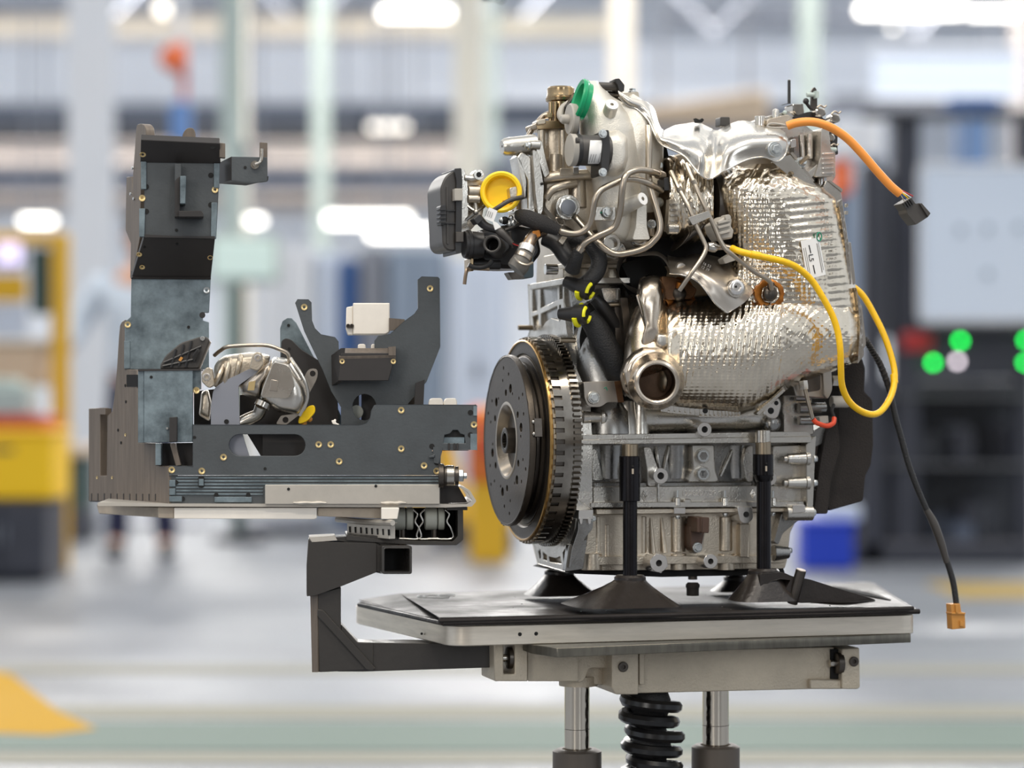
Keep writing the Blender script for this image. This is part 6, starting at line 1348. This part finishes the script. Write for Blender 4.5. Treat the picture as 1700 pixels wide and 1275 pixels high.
m = MB(); m.ball(E.P(998, 353, -.063), 1.8*K_, 8); obj('green_dot', m, grn_ink, comp)
m = MB(); m.cyl(E.P(1082, 392, -.045), (0, 0, 1), 26*K_, 6*K_, seg=16); obj('cap_screw', m, pipe_m, comp)
for (x, y, w) in ((1093, 274, -.02), (1094, 336, -.03)): boltE(comp, x, y, w, 6.5)
plateE('lower_flange', [(1004, 398), (1036, 402), (1044, 420), (1026, 432), (1002, 424)], -.03, .02, alu_d, comp, 5, .003)
m = MB(); m.cyl(E.P(1016, 404, -.045), E.w, .03, 15*K_, seg=24, hole=10*K_, hd=.01); obj('open_port', m, steel, comp)
m = MB(); m.ball(E.P(1062, 402, -.05), 15*K_, 16, sq=.6); obj('flange_nut', m, steel, comp)
# black valve motor on the compressor
cyl_w = -.075
mo = cylU('valve_motor', 952, 1010, 249, cyl_w, 25, blk2, eng, 36)
cylU('motor_back', 945, 956, 249, cyl_w, 26.5, grey_pl, mo, 36, 26); cylU('motor_collar', 954, 961, 249, cyl_w, 26.6, blk, mo, 36)
plateE('motor_flange', [(1001, 218, 8), (1011, 214, 5), (1014, 250), (1010, 288, 6), (998, 292, 5), (999, 250)], -.095, -.05, blk, mo, 4, .002)
for y in (222, 286): boltE(mo, 1001, y, -.10, 5.5)
for y in (234, 232): cylU('motor_lug', 956, 962, y, cyl_w-.028, 4, blk2, mo, 10)
def wrapM(x, y, off=.0): # surface of the motor barrel
    r = 25*K_*1.0; dz = (249-y)*K_; return cyl_w-sqrt(max(1e-9, r*r-dz*dz))-off
def stickM(nm, x0, x1, y0, y1, mt, off):
    m = MB(); g = []; h = []
    ny = 10
    for j in range(ny+1):
        y = y0+(y1-y0)*j/ny; sk = -4*((y-y0)/(y1-y0))
        for x in (x0+sk, x1+sk): g.append(m.bm.verts.new(E.P(x, y, wrapM(x, y, off)))); h.append(m.bm.verts.new(E.P(x, y, wrapM(x, y, off-.0006))))
    for j in range(ny): m.face([g[2*j], g[2*j+1], g[2*j+3], g[2*j+2]]); m.face([h[2*j], h[2*j+2], h[2*j+3], h[2*j+1]]); m.face([g[2*j], g[2*j+2], h[2*j+2], h[2*j]]); m.face([g[2*j+1], h[2*j+1], h[2*j+3], g[2*j+3]])
    return obj(nm, m, mt, mo)
stickM('white_label', 980, 1000, 233, 272, wht, .0012)
for x in (981.5, 985.5, 989.5): stickM('print_line', x, x+.9, 256, 270, ink_g, .0016)
stickM('print_line', 996.5, 997.3, 254, 270, ink_g, .0016)
# top black tube and clip
cylU('vacuum_tube', 994, 1028, 143, .0, 7, blk2, comp, 16); plateE('tube_clip', [(1020, 131), (1028, 130), (1037, 141), (1036, 152), (1028, 152), (1026, 142)], -.012, .012, blk, comp, 2, .0015)
cylU('lower_tube', 1000, 1032, 156, .01, 6, dark_steel, comp, 14)
plateE('top_mount', [(1028, 155), (1060, 152), (1062, 166), (1050, 172), (1036, 166)], .0, .03, alu_w, comp, 3, .002); boltE(comp, 1050, 152, .01, 6, axis=Vector((0, 0, 1)))
boltE(comp, 1056, 182, -.02, 7); boltE(comp, 1060, 194, -.02, 8)
plateE('gap_shade', [(1066, 215), (1100, 215), (1112, 268), (1104, 300), (1082, 300), (1070, 262)], .02, .06, void, comp, 3, 0)  # black plate painting the shade between housing and pipes
# green transport cap (seen nearly edge on) and yellow cap
gc_ = E.P(967, 168, -.055); ga = (-E.u*.97+E.w*.05+Vector((0, 0, .27))).normalized()
m = MB(); m.lathe(gc_, ga, [(-.006, 0), (-.006, 31*K_), (.0, 32*K_), (.002, 35*K_), (.006, 36*K_), (.008, 34*K_), (.006, 28*K_), (.0, 26*K_), (-.004, 25*K_), (-.004, 0)], 40); gcap = obj('green_cap', m, grn, eng)
m = MB(); m.tube([E.P(974, 152, -.06), E.P(977, 140, -.058), E.P(975, 134, -.055)], [4*K_, 3.4*K_, 2*K_], 10, 4); obj('cap_tab', m, grn, gcap)
m = MB(); m.cbox(E.P(960, 193, -.062), E.u*.006, E.w*.004, Vector((0, 0, .004))); obj('cap_foot', m, grn, gcap)
yc = E.P(832, 319, -.012); ya = (-E.w*.92-E.u*.30+Vector((0, 0, .05))).normalized()
m = MB(); m.lathe(yc, ya, [(-.012, 0), (-.012, 31*K_), (0, 33*K_), (.002, 34.5*K_), (.004, 34*K_), (.005, 31*K_), (.004, 27*K_), (-.003, 25.5*K_), (-.008, 25*K_), (-.008, 0)], 44); ycap = obj('yellow_cap', m, yel, eng)
m = MB(); m.cbox(yc-ya*.006+E.u*.003+Vector((0, 0, -.012)), E.u*.001, E.w*.003, Vector((0, 0, .002))); obj('cap_arrow', m, tan, ycap)
# throttle body with black drive cover
thr = plateE('throttle_body', [(764, 284), (772, 283), (776, 296), (803, 300), (806, 330), (800, 362), (776, 388), (764, 392)], .01, .06, alu_w, eng, 4, .003)
m = MB(); m.cyl(E.P(795, 290, -.006), E.w, .02, 9*K_, seg=24, hole=4.5*K_, hd=.018); obj('eye_boss', m, alu, thr); boreE(thr, 795, 290, -.0062, 4.3)
plateE('flange', [(762, 281), (771, 281), (776, 300), (778, 340), (775, 380), (764, 394)], .0, .02, alu, thr, 3, .002)
tubeE('eye_arm', [(772, 295, .0), (784, 296, -.002), (792, 294, .0)], 5, alu, thr, 10, 4)
cylU('bearing_tube', 776, 800, 318, .004, 11, alu_w, thr, 20); cylU('bearing_tube', 776, 796, 330, .0, 7, alu_w, thr, 16)
for (a, b) in (((776, 342), (790, 352)), ((804, 342), (790, 352)), ((788, 330), (790, 352)), ((772, 366), (790, 352)), ((796, 372), (790, 352))):
    tubeE('strut', [(*a, .002), (*b, -.004)], 3, alu, thr, 8, 1)
m = MB(); m.ball(E.P(790, 352, -.006), 5*K_, 12); obj('strut_hub', m, alu, thr)
for (x, y) in ((768, 342), (770, 383), (776, 379)): m = MB(); m.cyl(E.P(x, y, -.008), E.w, .02, 4.5*K_, seg=14); obj('cast_lug', m, alu, thr)
bc = plateE('drive_cover', [(731, 312, 6), (739, 293, 8), (752, 283, 6), (764, 282), (767, 300), (766, 412), (756, 417, 6), (742, 416, 10), (735, 406, 6)], -.012, .06, blk2, eng, 3, .004)
plateE('cover_flange', [(754, 280), (766, 279), (768, 300), (766, 420), (757, 422), (756, 400), (758, 300)], -.018, .05, blk, bc, 2, .001)
plateE('metal_clip', [(755, 313), (768, 313), (768, 333), (755, 333)], -.024, -.01, grey_pl, bc, 1); plateE('metal_clip', [(757, 385), (770, 385), (770, 402), (757, 402)], -.022, -.01, dark_steel, bc, 1)
plateE('connector', [(731, 341), (741, 339), (741, 372), (732, 374)], -.022, .0, blk, bc, 3, .002)
for y in (346, 353, 360, 367): plateE('connector_rib', [(729, y), (741, y-.5), (741, y+2.5), (730, y+3)], -.025, -.01, blk, bc, 1, 0)
for (y, x0) in ((348, 741), (369, 738)): plateE('cover_rib', [(x0, y), (758, y), (758, y+3), (x0, y+3)], -.015, .0, blk, bc, 1, .0004)
plateE('cover_rib', [(741, 310), (744, 308), (745, 405), (742, 405)], -.014, .0, blk2, bc, 1, .0006)
# black thermostat housing with open spout
hs_ = cylU('coolant_housing', 770, 800, 406, -.01, 22, blk, eng, 32)
cylU('housing_collar', 775, 781, 406, -.01, 24, blk, hs_, 32)
plateE('housing_body', [(796, 382), (846, 372), (892, 380), (900, 420), (880, 445), (840, 446), (806, 442), (790, 420)], .0, .07, blk, hs_, 8, .005)
cylU('lower_barrel', 784, 830, 438, .005, 9, blk, hs_, 18); plateE('barrel_plate', [(781, 428), (787, 428), (787, 450), (781, 450)], -.012, .02, brass_oil, hs_, 2)
m = MB(); oa2 = (-E.w*.86-E.u*.40+Vector((0, 0, .06))).normalized(); oc2 = E.P(817, 405, -.045); k2 = oc2.y/FPX
m.lathe(oc2, oa2, [(-.05, 17*k2), (-.02, 15*k2), (-.004, 14*k2), (0, 15*k2), (.001, 13*k2), (0, 11*k2), (-.03, 10.5*k2), (-.03, 0)], 32); obj('open_spout', m, blk2, hs_)
m = MB(); m.lathe(oc2, oa2, [(-.029, 0), (-.029, 10.4*k2), (-.012, 10.6*k2)], 28); obj('spout_bore', m, void, hs_)
plateE('spout_flange', [(804, 392), (842, 385), (850, 412), (838, 424), (806, 420)], -.02, .0, blk, hs_, 6, .003)
for q in (((788, 425), (802, 412)), ((838, 382), (868, 370)), ((846, 384), (850, 412))): tubeE('housing_rib', [(*q[0], -.015), (*q[1], -.012)], 2.5, blk2, hs_, 8, 1)
tubeE('lever_rod', [(771, 472, -.01), (774, 452, -.012), (780, 446, -.01), (812, 447, -.01)], 3, M('tan_steel', (150, 130, 110), .8, .4), hs_, 8, 5)
m = MB(); m.tube([E.P(770+24+24*cos(t), 428+16*sin(t), -.022) for t in [pi*.1+k*pi*.08 for k in range(9)]], 4*K_, 10, 2); obj('round_lip', m, blk, hs_)
# sealing block, clips below the housing
plateE('valve_block', [(866, 432), (886, 425), (886, 461), (868, 462)], -.01, .03, M('blue_grey_part', (70, 82, 86), .3, .5), hs_, 4, .003)
plateE('latch_block', [(843, 452), (862, 452), (872, 462), (850, 464)], -.02, .0, dark_steel, hs_, 2); m = MB(); m.ball(E.P(867, 453, -.02), 5*K_, 10); obj('latch_ball', m, steel, hs_)
for (x, y, r) in ((838, 366, 7), (848, 362, 5), (833, 366, 5), (852, 370, 6), (845, 372, 5)):
    m = MB(); m.ball(E.P(x, y, -.012), r*K_, 10); obj('clamp_piece', m, zinc if r < 7 else void, hs_)
plateE('clamp_plate', [(853, 348), (880, 346), (881, 352), (853, 354)], -.02, .01, steel, hs_, 1)
# pipes and hoses
def pipe(nm, pts, r, mt=pipe_m, n=6): return tubeE(nm, pts, r, mt, eng, 14, n)
p_ = pipe('coolant_pipe', [(1098, 291, -.06), (1080, 285, -.082), (1061, 282, -.092), (1043, 288, -.098), (1035, 302, -.10), (1032, 325, -.098), (1030, 345, -.094), (1024, 370, -.088), (1014, 382, -.084), (990, 393, -.078), (973, 402, -.072), (962, 416, -.066)], 5.4)
for (a, b) in (((1092, 289, -.066), (1100, 292, -.058)), ((966, 410, -.068), (961, 418, -.066))): tubeE('pipe_collar', [a, b], 7.5, pipe_m, p_, 14, 1)
p_ = pipe('coolant_pipe', [(1098, 316, -.06), (1082, 307, -.075), (1061, 299, -.082), (1042, 297, -.085), (1026, 302, -.088), (1000, 314, -.088), (989, 329, -.088), (985, 345, -.086), (983, 358, -.084), (978, 374, -.08), (966, 385, -.075), (950, 388, -.068), (928, 383, -.056)], 5.4)
tubeE('pipe_collar', [(931, 384, -.058), (926, 382, -.055)], 7, steel, p_, 14, 1)
p_ = pipe('oil_pipe', [(1076, 210, -.05), (1077, 240, -.06), (1077, 297, -.066), (1082, 320, -.07), (1091, 350, -.074), (1096, 372, -.076), (1094, 388, -.076), (1085, 400, -.074), (1070, 412, -.07), (1043, 420, -.066), (1022, 422, -.062), (1005, 414, -.058), (987, 396, -.05), (955, 360, -.02)], 5.6)
p_ = pipe('pressure_line', [(1114, 285, -.07), (1128, 315, -.09), (1144, 345, -.104), (1156, 375, -.108), (1169, 402, -.112), (1172, 412, -.114), (1166, 427, -.116), (1146, 456, -.118), (1128, 482, -.108)], 3.9)
p2p = pipe('pressure_line', [(1139, 272, -.08), (1152, 304, -.096), (1171, 345, -.106), (1186, 377, -.108), (1196, 400, -.11), (1206, 415, -.112), (1220, 426, -.112), (1252, 451, -.11), (1268, 460, -.108), (1278, 468, -.104), (1281, 480, -.098)], 3.9)
for P, L in ((p_, [((1126, 311), (1130, 319), -.091), ((1150, 357), (1154, 367), -.107)]), (p2p, [((1150, 299), (1154, 307), -.096), ((1172, 347), (1176, 357), -.107)])):
    for a, b, w in L: tubeE('line_ferrule', [(*a, w), (*b, w)], 5, pipe_m, P, 12, 1)
plateE('line_clamp', [(1143, 361), (1176, 350), (1182, 360), (1150, 374)], -.116, -.104, sheet, p_, 2, .001)
# turbine side: crumpled wrap, rings, clamp
secs = []
for i in range(29):
    x = 1112+i*2.6; f = i/28; yt = 262+20*f+4*sin(i*1.3); yb = 400+8*sin(f*3)-6*f; q = []
    for k in range(48):
        c_, s_ = sup(2*pi*k/48, 2); y = (yt+yb)/2+c_*(yb-yt)/2
        q.append(E.P(x, y, .0-.062*s_-.003*sin(x*.33+y*.12)*sin(y*.21-x*.1)-.002*sin(y*.6+x*.8)))
    secs.append(q)
m = MB(); m.loft(secs); wrap = obj('turbine_wrap', m, foil, eng, ang=180)
for (x, r, mt) in ((1188, 62, exh), (1196, 66, steel), (1204, 60, brass_oil), (1212, 64, steel), (1220, 66, exh)):
    a = E.P(x, 340, .0); m = MB(); m.lathe(a, E.u, [(0, 0), (0, (r-3)*K_), (.0015, r*K_), (.005, r*K_), (.0065, (r-3)*K_), (.0065, 0)], 48); obj('vee_band', m, mt, wrap)
a = E.P(1176, 340, .0); m = MB(); m.lathe(a, E.u, [(0, 0), (0, 55*K_), (.03, 58*K_), (.05, 62*K_), (.05, 0)], 48); obj('turbine_casing', m, dark_steel, wrap)
for (x, r, w) in ((1102, 60, .0), (1110, 64, -.005)):
    a = E.P(x, 322, w); m = MB(); m.lathe(a, E.u, [(0, 0), (0, r*K_), (.004, (r+1)*K_), (.005, 0)], 40); obj('clamp_ring', m, exh, wrap)
plateE('clamp_bolt', [(1102, 296), (1110, 294), (1112, 316), (1103, 316)], -.066, -.04, blk, wrap, 2); 
plateE('hinge_strap', [(1112, 330), (1126, 330), (1124, 384), (1108, 384)], -.064, -.05, alu_w, wrap, 2, .001)
for y in (338, 347, 356, 365, 374): plateE('strap_tooth', [(1113, y), (1126, y), (1126, y+3), (1113, y+3)], -.068, -.06, steel, wrap, 0, 0)
m = MB(); m.cyl(E.P(1108, 380, -.07), E.u, .014, 9*K_, seg=18); obj('strap_nut', m, steel, wrap)
secs = []
for i in range(21):
    f = i/20; c = E.P(1128+36*f, 400-26*f, -.03); r = (16+3*sin(i*2.2)*1.0)*K_; q = []
    for k in range(24): q.append(c+E.w*(r*1.6*cos(2*pi*k/24))+((E.u*.6+E.z*.8)*(r*1.25*sin(2*pi*k/24))))
    secs.append(q)
m = MB(); m.loft(secs); obj('mesh_bellow', m, dark_steel, wrap, ang=180)
plateE('back_shade', [(1040, 395), (1240, 395), (1230, 450), (1110, 440), (1036, 436)], .03, .05, void, wrap, 4, 0)  # black plate painting the shade behind the turbine wrap
cn = plateE('grey_connector', [(1186, 372), (1208, 356, 5), (1216, 364), (1214, 376), (1219, 382), (1216, 396), (1198, 398), (1190, 386)], -.10, -.06, grey_pl, eng, 3, .002)
for y in (368, 376, 386): plateE('connector_rib', [(1192, y), (1212, y-5), (1213, y-1), (1193, y+4)], -.104, -.09, grey_pl, cn, 1, .0005)
m = MB(); m.cyl(E.P(1209, 361, -.104), E.w, .02, 5*K_, seg=14); obj('connector_lug', m, grey_pl, cn)
m = MB(); m.lathe(E.P(1182, 410, -.09), E.u, [(-.006, 0), (-.006, 7*K_), (0, 9*K_), (.004, 9*K_), (.008, 5*K_), (.02, 4*K_), (.02, 0)], 20); obj('probe_body', m, steel, cn)
plateE('grey_tab', [(1200, 430), (1216, 420), (1222, 432), (1204, 438)], -.07, -.05, grey_pl, cn, 2)
# rubber hoses
def hose(pts, r, mt=rubber, nm='hose', n=6): return tubeE(nm, pts, r, mt, eng, 16, n)
h1 = hose([(862, 357, -.02), (875, 362, -.035), (900, 371, -.05), (928, 383, -.056)], [10, 14, 14, 9], tape, 'sleeved_hose')
h2 = hose([(936, 400, -.0), (962, 398, -.02), (982, 408, -.03), (994, 428, -.035), (992, 448, -.036), (982, 462, -.036), (968, 472, -.034)], [14, 14, 13.5, 13.5, 13.5, 13, 12], rubber)
hose([(962, 414, -.066), (956, 430, -.058), (950, 448, -.045)], [9, 11, 13], rubber)
hose([(905, 394, -.01), (925, 404, -.02), (940, 425, -.03), (952, 440, -.035)], [14, 16, 15, 12], blk)
plateE('hose_clip', [(927, 400), (934, 392), (942, 394), (934, 406)], -.044, -.034, alu_w, h2, 1)
hose([(975, 524, -.01), (990, 545, -.012), (1004, 572, -.012), (1018, 600, -.008), (1026, 622, .0)], [17, 20, 21, 22, 22], rubber)
hose([(986, 495, .0), (1000, 510, .0), (1025, 545, .01), (1040, 570, .015)], [10, 12, 12, 10], blk)
def quick(x, y, ang):
    d = (E.u*cos(ang)*.72-E.w*.7+E.z*sin(ang)).normalized(); c = E.P(x, y, -.036); m = MB()
    m.lathe(c, d, [(-.03, 0), (-.03, 9*K_), (-.016, 12*K_), (-.008, 13*K_), (-.007, 16*K_), (.008, 17*K_), (.009, 14*K_), (.009, 0)], 28); o = obj('quick_coupling', m, blk, eng)
    _, a, b = frame_of(d); 
    for (t0, a0, a1, rr_q) in ((-.002, .4, 1.7, 17.6), (.0094, 1.9, 3.0, 12), (.0094, -1.2, .3, 12), (-.002, 3.4, 4.3, 17.6)):
        m = MB(); m.tube([c+d*t0+(a*cos(t)+b*sin(t))*rr_q*K_ for t in [a0+(a1-a0)*k/8 for k in range(9)]], (4.4 if t0 < 0 else 3.4)*K_, 8, 1); obj('yellow_clip', m, yel_clip, o)
    m = MB(); m.lathe(c, d, [(.0085, 0), (.0085, 10*K_), (.0094, 10*K_), (.0094, 0)], 20); obj('coupling_mouth', m, void, o)
    return o
quick(970, 479, -.35); quick(963, 522, -.05)
# steel elbow with collar
el = tubeE('steel_elbow', [(902, 384, -.03), (890, 388, -.044), (880, 400, -.056), (873, 416, -.066)], [9, 10, 10.5, 10.5], M('brazed_steel', (178, 158, 140), 1.0, .26, var=.3, vscale=30), eng, 18, 6)
tubeE('elbow_collar', [(875, 411, -.064), (871, 421, -.068)], 14, mach, el, 22, 1); tubeE('elbow_collar', [(870, 424, -.07), (867, 430, -.071)], 15, pipe_m, el, 22, 1)
tubeE('grey_hose_end', [(872, 420, -.068), (862, 440, -.07), (856, 448, -.07)], [14, 17, 16], M('grey_hose', (96, 92, 86), .1, .5), el, 22, 3)
tubeE('spring_clip', [(855, 428, -.082), (862, 436, -.09), (874, 440, -.09), (884, 436, -.084)], 2, pipe_m, el, 8, 5)
plateE('elbow_nut', [(884, 384), (896, 382), (898, 392), (886, 396)], -.058, -.04, rust, el, 2)
# wires on the left
w1 = tubeE('black_wire', [(818, 350, -.03), (832, 341, -.034), (848, 332, -.032), (868, 327, -.026)], 3.8, blk2, eng, 10, 5)
w2 = tubeE('black_wire', [(793, 362, -.035), (806, 375, -.038), (826, 382, -.04)], [8, 7, 6], blk, eng, 14, 5)
plateE('wire_plug', [(786, 364), (796, 355), (803, 364), (793, 373)], -.05, -.03, blk, w2, 2, .0015)
tubeE('sleeved_wire', [(822, 378, -.038), (834, 388, -.044), (850, 404, -.046)], [6.5, 7, 4.5], blk2, w2, 12, 4)
for d in (-1.2, 1.2): tubeE('lead', [(849, 402+d, -.046), (858, 406+d, -.044), (870, 407+d, -.036)], .9, red_p if d > 0 else blk, w2, 6, 4)
m = MB(); q = [E.P(x, y, -.046) for x, y in ((812, 344), (826, 350), (819, 369), (804, 363))]; m.prism(q, E.w*.0008); tg = obj('wire_tag', m, wht, w2)
plateE('tag_tail', [(817, 366), (826, 370), (832, 377), (822, 382)], -.047, -.046, wht, tg, 1, 0)
for k in range(4): m = MB(); m.tube([E.P(809+k*3, 349+k*1.2, -.0464), E.P(806+k*3, 358+k*1.2, -.0464)], .5*K_, 5, 1); obj('print_line', m, ink_g, tg)
# long hanging wires
yw = tubeE('yellow_lead', [(1215, 412, -.10), (1230, 418, -.112), (1255, 424, -.116), (1284, 430, -.116), (1306, 436, -.114), (1326, 446, -.11), (1348, 466, -.106), (1366, 494, -.106), (1382, 524, -.106), (1391, 552, -.106), (1395, 580, -.106), (1396, 610, -.10), (1398, 640, -.09), (1408, 664, -.08), (1425, 680, -.07), (1446, 688, -.06), (1462, 683, -.05), (1476, 664, -.04), (1484, 640, -.03), (1484, 610, -.02), (1470, 562, -.01), (1450, 520, .0), (1432, 490, .005), (1414, 474, .01)], 5.6, yel_w, eng, 12, 6)
tubeE('shrink_joint', [(1246, 422, -.116), (1262, 425, -.117)], 6.4, yel_w, yw, 12, 1); tubeE('shrink_joint', [(1484, 622, -.024), (1485, 636, -.028)], 6.4, yel_w, yw, 12, 1)
tubeE('probe_tail', [(1202, 408, -.094), (1216, 412, -.10)], 4, pipe_m, yw, 10, 1)
bw = tubeE('black_conduit', [(1436, 562, .01), (1448, 582, .0), (1462, 606, -.01), (1476, 645, -.016), (1486, 690, -.02), (1497, 730, -.02), (1508, 770, -.02), (1521, 806, -.02), (1540, 850, -.02), (1556, 880, -.02), (1570, 925, -.02), (1582, 965, -.02), (1588, 1004, -.02)], 5.2, rubber, eng, 12, 10)
bw_pts = crom([(1436, 562), (1448, 582), (1462, 606), (1476, 645), (1486, 690), (1497, 730), (1508, 770), (1519, 800)], 10)
for i in range(2, len(bw_pts)-1, 2):
    p, q = bw_pts[i], bw_pts[i+1]; tubeE('tape_turn', [(p.x, p.y, -.016 if i > 25 else .0-.016*i/25), ((p.x+q.x)/2, (p.y+q.y)/2, -.016 if i > 25 else -.016*i/25)], 5.9, tape, bw, 10, 1)
tubeE('thick_sleeve', [(1538, 846, -.02), (1550, 868, -.02), (1562, 900, -.02), (1572, 934, -.02)], [5.6, 7.4, 7, 5.4], blk2, bw, 12, 5)
tc = plateE('tan_connector', [(1579, 1003), (1594, 1002), (1596, 1016), (1602, 1018), (1603, 1043), (1581, 1045), (1580, 1022)], -.028, -.012, tan, bw, 1, .001)
plateE('connector_latch', [(1586, 1003), (1590, 1003), (1591, 1018), (1587, 1018)], -.031, -.02, tan, bw, 0, .0005); plateE('connector_latch', [(1580, 1017), (1603, 1017), (1603, 1020), (1580, 1020)], -.030, -.012, tan, bw, 0, .0004)
plateE('connector_latch', [(1594, 1030), (1600, 1034), (1600, 1040), (1594, 1040)], -.031, -.02, tan, bw, 0, .0004)
ow = tubeE('orange_lead', [(1307, 209, -.07), (1322, 204, -.076), (1342, 202, -.08), (1362, 205, -.08), (1384, 214, -.08), (1408, 231, -.08), (1432, 256, -.08), (1456, 284, -.08), (1478, 308, -.08), (1494, 322, -.08)], 7.2, org, eng, 16, 7)
for k, mt in enumerate((grey_pl, blue_p, yel, wht, red_p)): tubeE('thin_lead', [(1492+k*1.4, 320-k*.9, -.08), (1498+k*2.4, 328-k*1.6, -.082), (1502+k*3.4, 336-k*2.6, -.08)], 1.1, mt, ow, 6, 4)
ocn = plateE('black_plug', [(1497, 338), (1513, 328), (1520, 338), (1527, 337), (1543, 354), (1541, 360), (1521, 373), (1512, 362), (1506, 354), (1505, 348)], -.094, -.068, blk2, ow, 1, .0014)
plateE('plug_lip', [(1527, 338), (1530, 337), (1545, 354), (1541, 360)], -.098, -.07, blk2, ow, 1, .001)
for k in range(4): plateE('plug_rib', [(1500+k*3.4, 338-k*2.2), (1502+k*3.4, 337-k*2.2), (1507+k*3.4, 345-k*2.2), (1505+k*3.4, 346-k*2.2)], -.097, -.09, blk, ow, 0, 0)
tubeE('loop_sheath', [(1307, 209, -.07), (1295, 206, -.066), (1280, 205, -.062), (1274, 210, -.06), (1284, 212, -.064), (1306, 212, -.07)], 1.6, grey_pl, ow, 8, 5)
# ---- top right: cam cover corner and bracket cluster
cc = plateE('cam_cover', [(1256, 200), (1284, 190), (1310, 184), (1322, 196), (1368, 232), (1384, 246), (1388, 292), (1372, 318), (1330, 290), (1312, 262), (1300, 238)], .0, .14, alu, eng, 5, .003)
for (x0, y0, x1, y1, r) in ((1262, 193, 1262, 210, 9), (1288, 183, 1288, 198, 6), (1330, 224, 1332, 262, 5), (1344, 222, 1344, 264, 6), (1356, 226, 1358, 258, 5)):
    m = MB(); a = E.P(x1, y1, -.006); b = E.P(x0, y0, -.006); m.cyl(a, b-a, (b-a).length, r*K_, seg=16); obj('cast_post', m, alu, cc)
m = MB(); m.ball(E.P(1288, 186, -.005), 6*K_, 12); obj('cast_knob', m, alu, cc); m = MB(); m.ball(E.P(1303, 187, -.004), 4*K_, 10); obj('pale_plug', m, ggrey, cc)
plateE('cover_ridge', [(1275, 198), (1308, 190), (1320, 200), (1300, 208), (1272, 208)], -.016, .03, alu_w, cc, 4, .004)
plateE('right_wall', [(1364, 212), (1376, 214), (1380, 250), (1387, 252), (1387, 292), (1352, 294), (1362, 262)], -.03, .04, alu, cc, 3, .002)
for k in range(5): plateE('wall_fin', [(1366, 254+k*8), (1384, 253+k*8), (1384, 256+k*8), (1366, 257+k*8)], -.034, -.02, mach, cc, 0, .0005)
plateE('diag_rail', [(1334, 292), (1370, 262), (1376, 268), (1342, 300)], -.026, .0, alu, cc, 2, .002)
plateE('diag_rail', [(1312, 254), (1316, 252), (1352, 300), (1348, 304)], -.03, .0, sheet_d, cc, 1, .001)
m = MB(); a = E.P(1329, 270, -.035); b = E.P(1344, 258, -.05); m.cyl(a, b-a, (b-a).length, 4*K_, 3*K_, 12); obj('cover_stud', m, alu_w, cc); boltE(cc, 1330, 270, -.03, 8, axis=b-a)
plateE('pale_block', [(1316, 226), (1326, 226), (1328, 262), (1318, 262)], -.012, .0, alu_d, cc, 2)
plateE('edge_pad', [(1312, 232, 4), (1322, 230), (1322, 244), (1313, 246)], -.04, -.02, mach, cc, 3)
m = MB(); m.cyl(E.P(1362, 312, .0), (0, 0, 1), 20*K_, 11*K_, seg=18); obj('corner_post', m, alu_d, cc)
bk2 = eng
m = MB(); m.cyl(E.P(1310, 172, .02), (0, 0, 1), 40*K_, 2.8*K_, 2.6*K_, 14); kb = obj('bracket_stud', m, blk, eng)
m = MB(); m.cyl(E.P(1310, 136, .02), (0, 0, 1), 4*K_, 2.2*K_, seg=12); obj('stud_tip', m, steel, kb)
sheetloft('hook_plate', [[(1297, 174, .01), (1297, 175, .05)], [(1310, 171, .0), (1311, 172, .05)], [(1316, 176, .0), (1317, 177, .05)], [(1317, 186, .0), (1318, 188, .05)], [(1323, 193, .0), (1324, 194, .05)]], dark_steel, kb)
plateE('shiny_sleeve', [(1316, 172), (1334, 172), (1336, 186), (1332, 192), (1322, 192), (1317, 184)], .0, .03, steel, kb, 3, .003)
m = MB(); m.ball(E.P(1338, 168, .0), 5.5*K_, 12); obj('ball_stud', m, blk, kb); tubeE('ball_neck', [(1338, 170, .0), (1344, 178, .0), (1352, 184, .0)], 3, blk, kb, 8, 4)
plateE('tall_tab', [(1346, 184), (1347, 150, 5), (1352, 143, 5), (1357, 150, 5), (1357, 183)], -.002, .002, dark_steel, kb, 2)
cylU('pale_clip', 1339, 1358, 157, -.004, 4, ggrey, kb, 12); plateE('clip_head', [(1355, 150), (1360, 152), (1360, 162), (1355, 163)], -.012, .006, ggrey, kb, 1)
plateE('black_arm', [(1316, 194), (1340, 186), (1358, 184), (1366, 196), (1374, 200), (1356, 200), (1330, 202)], -.004, .012, blk, kb, 3)
plateE('black_arm', [(1366, 210), (1374, 214), (1384, 205), (1392, 212), (1390, 240), (1392, 256), (1384, 258), (1376, 236), (1370, 222)], -.006, .01, blk, kb, 3)
for (x, y, s_) in ((1362, 184, 1), (1386, 194, 1), (1378, 226, .9), (1384, 246, .8)):
    plateE('spring_clip', [(x-8*s_, y), (x-4*s_, y-6*s_), (x+8*s_, y-4*s_), (x+11*s_, y+5*s_), (x+5*s_, y+10*s_), (x-6*s_, y+8*s_)], -.02, -.002, steel, kb, 3, .002)
    tubeE('clip_curl', [(x-6*s_, y-5*s_, -.02), (x, y-9*s_, -.02), (x+6*s_, y-6*s_, -.02), (x+10*s_, y-9*s_, -.02)], 1.6, pipe_m, kb, 8, 4)
cylU('pale_clip', 1372, 1388, 248, -.02, 4, ggrey, kb, 12); plateE('black_foot', [(1386, 236), (1391, 240), (1390, 256), (1385, 258)], -.02, -.01, blk, kb, 2)
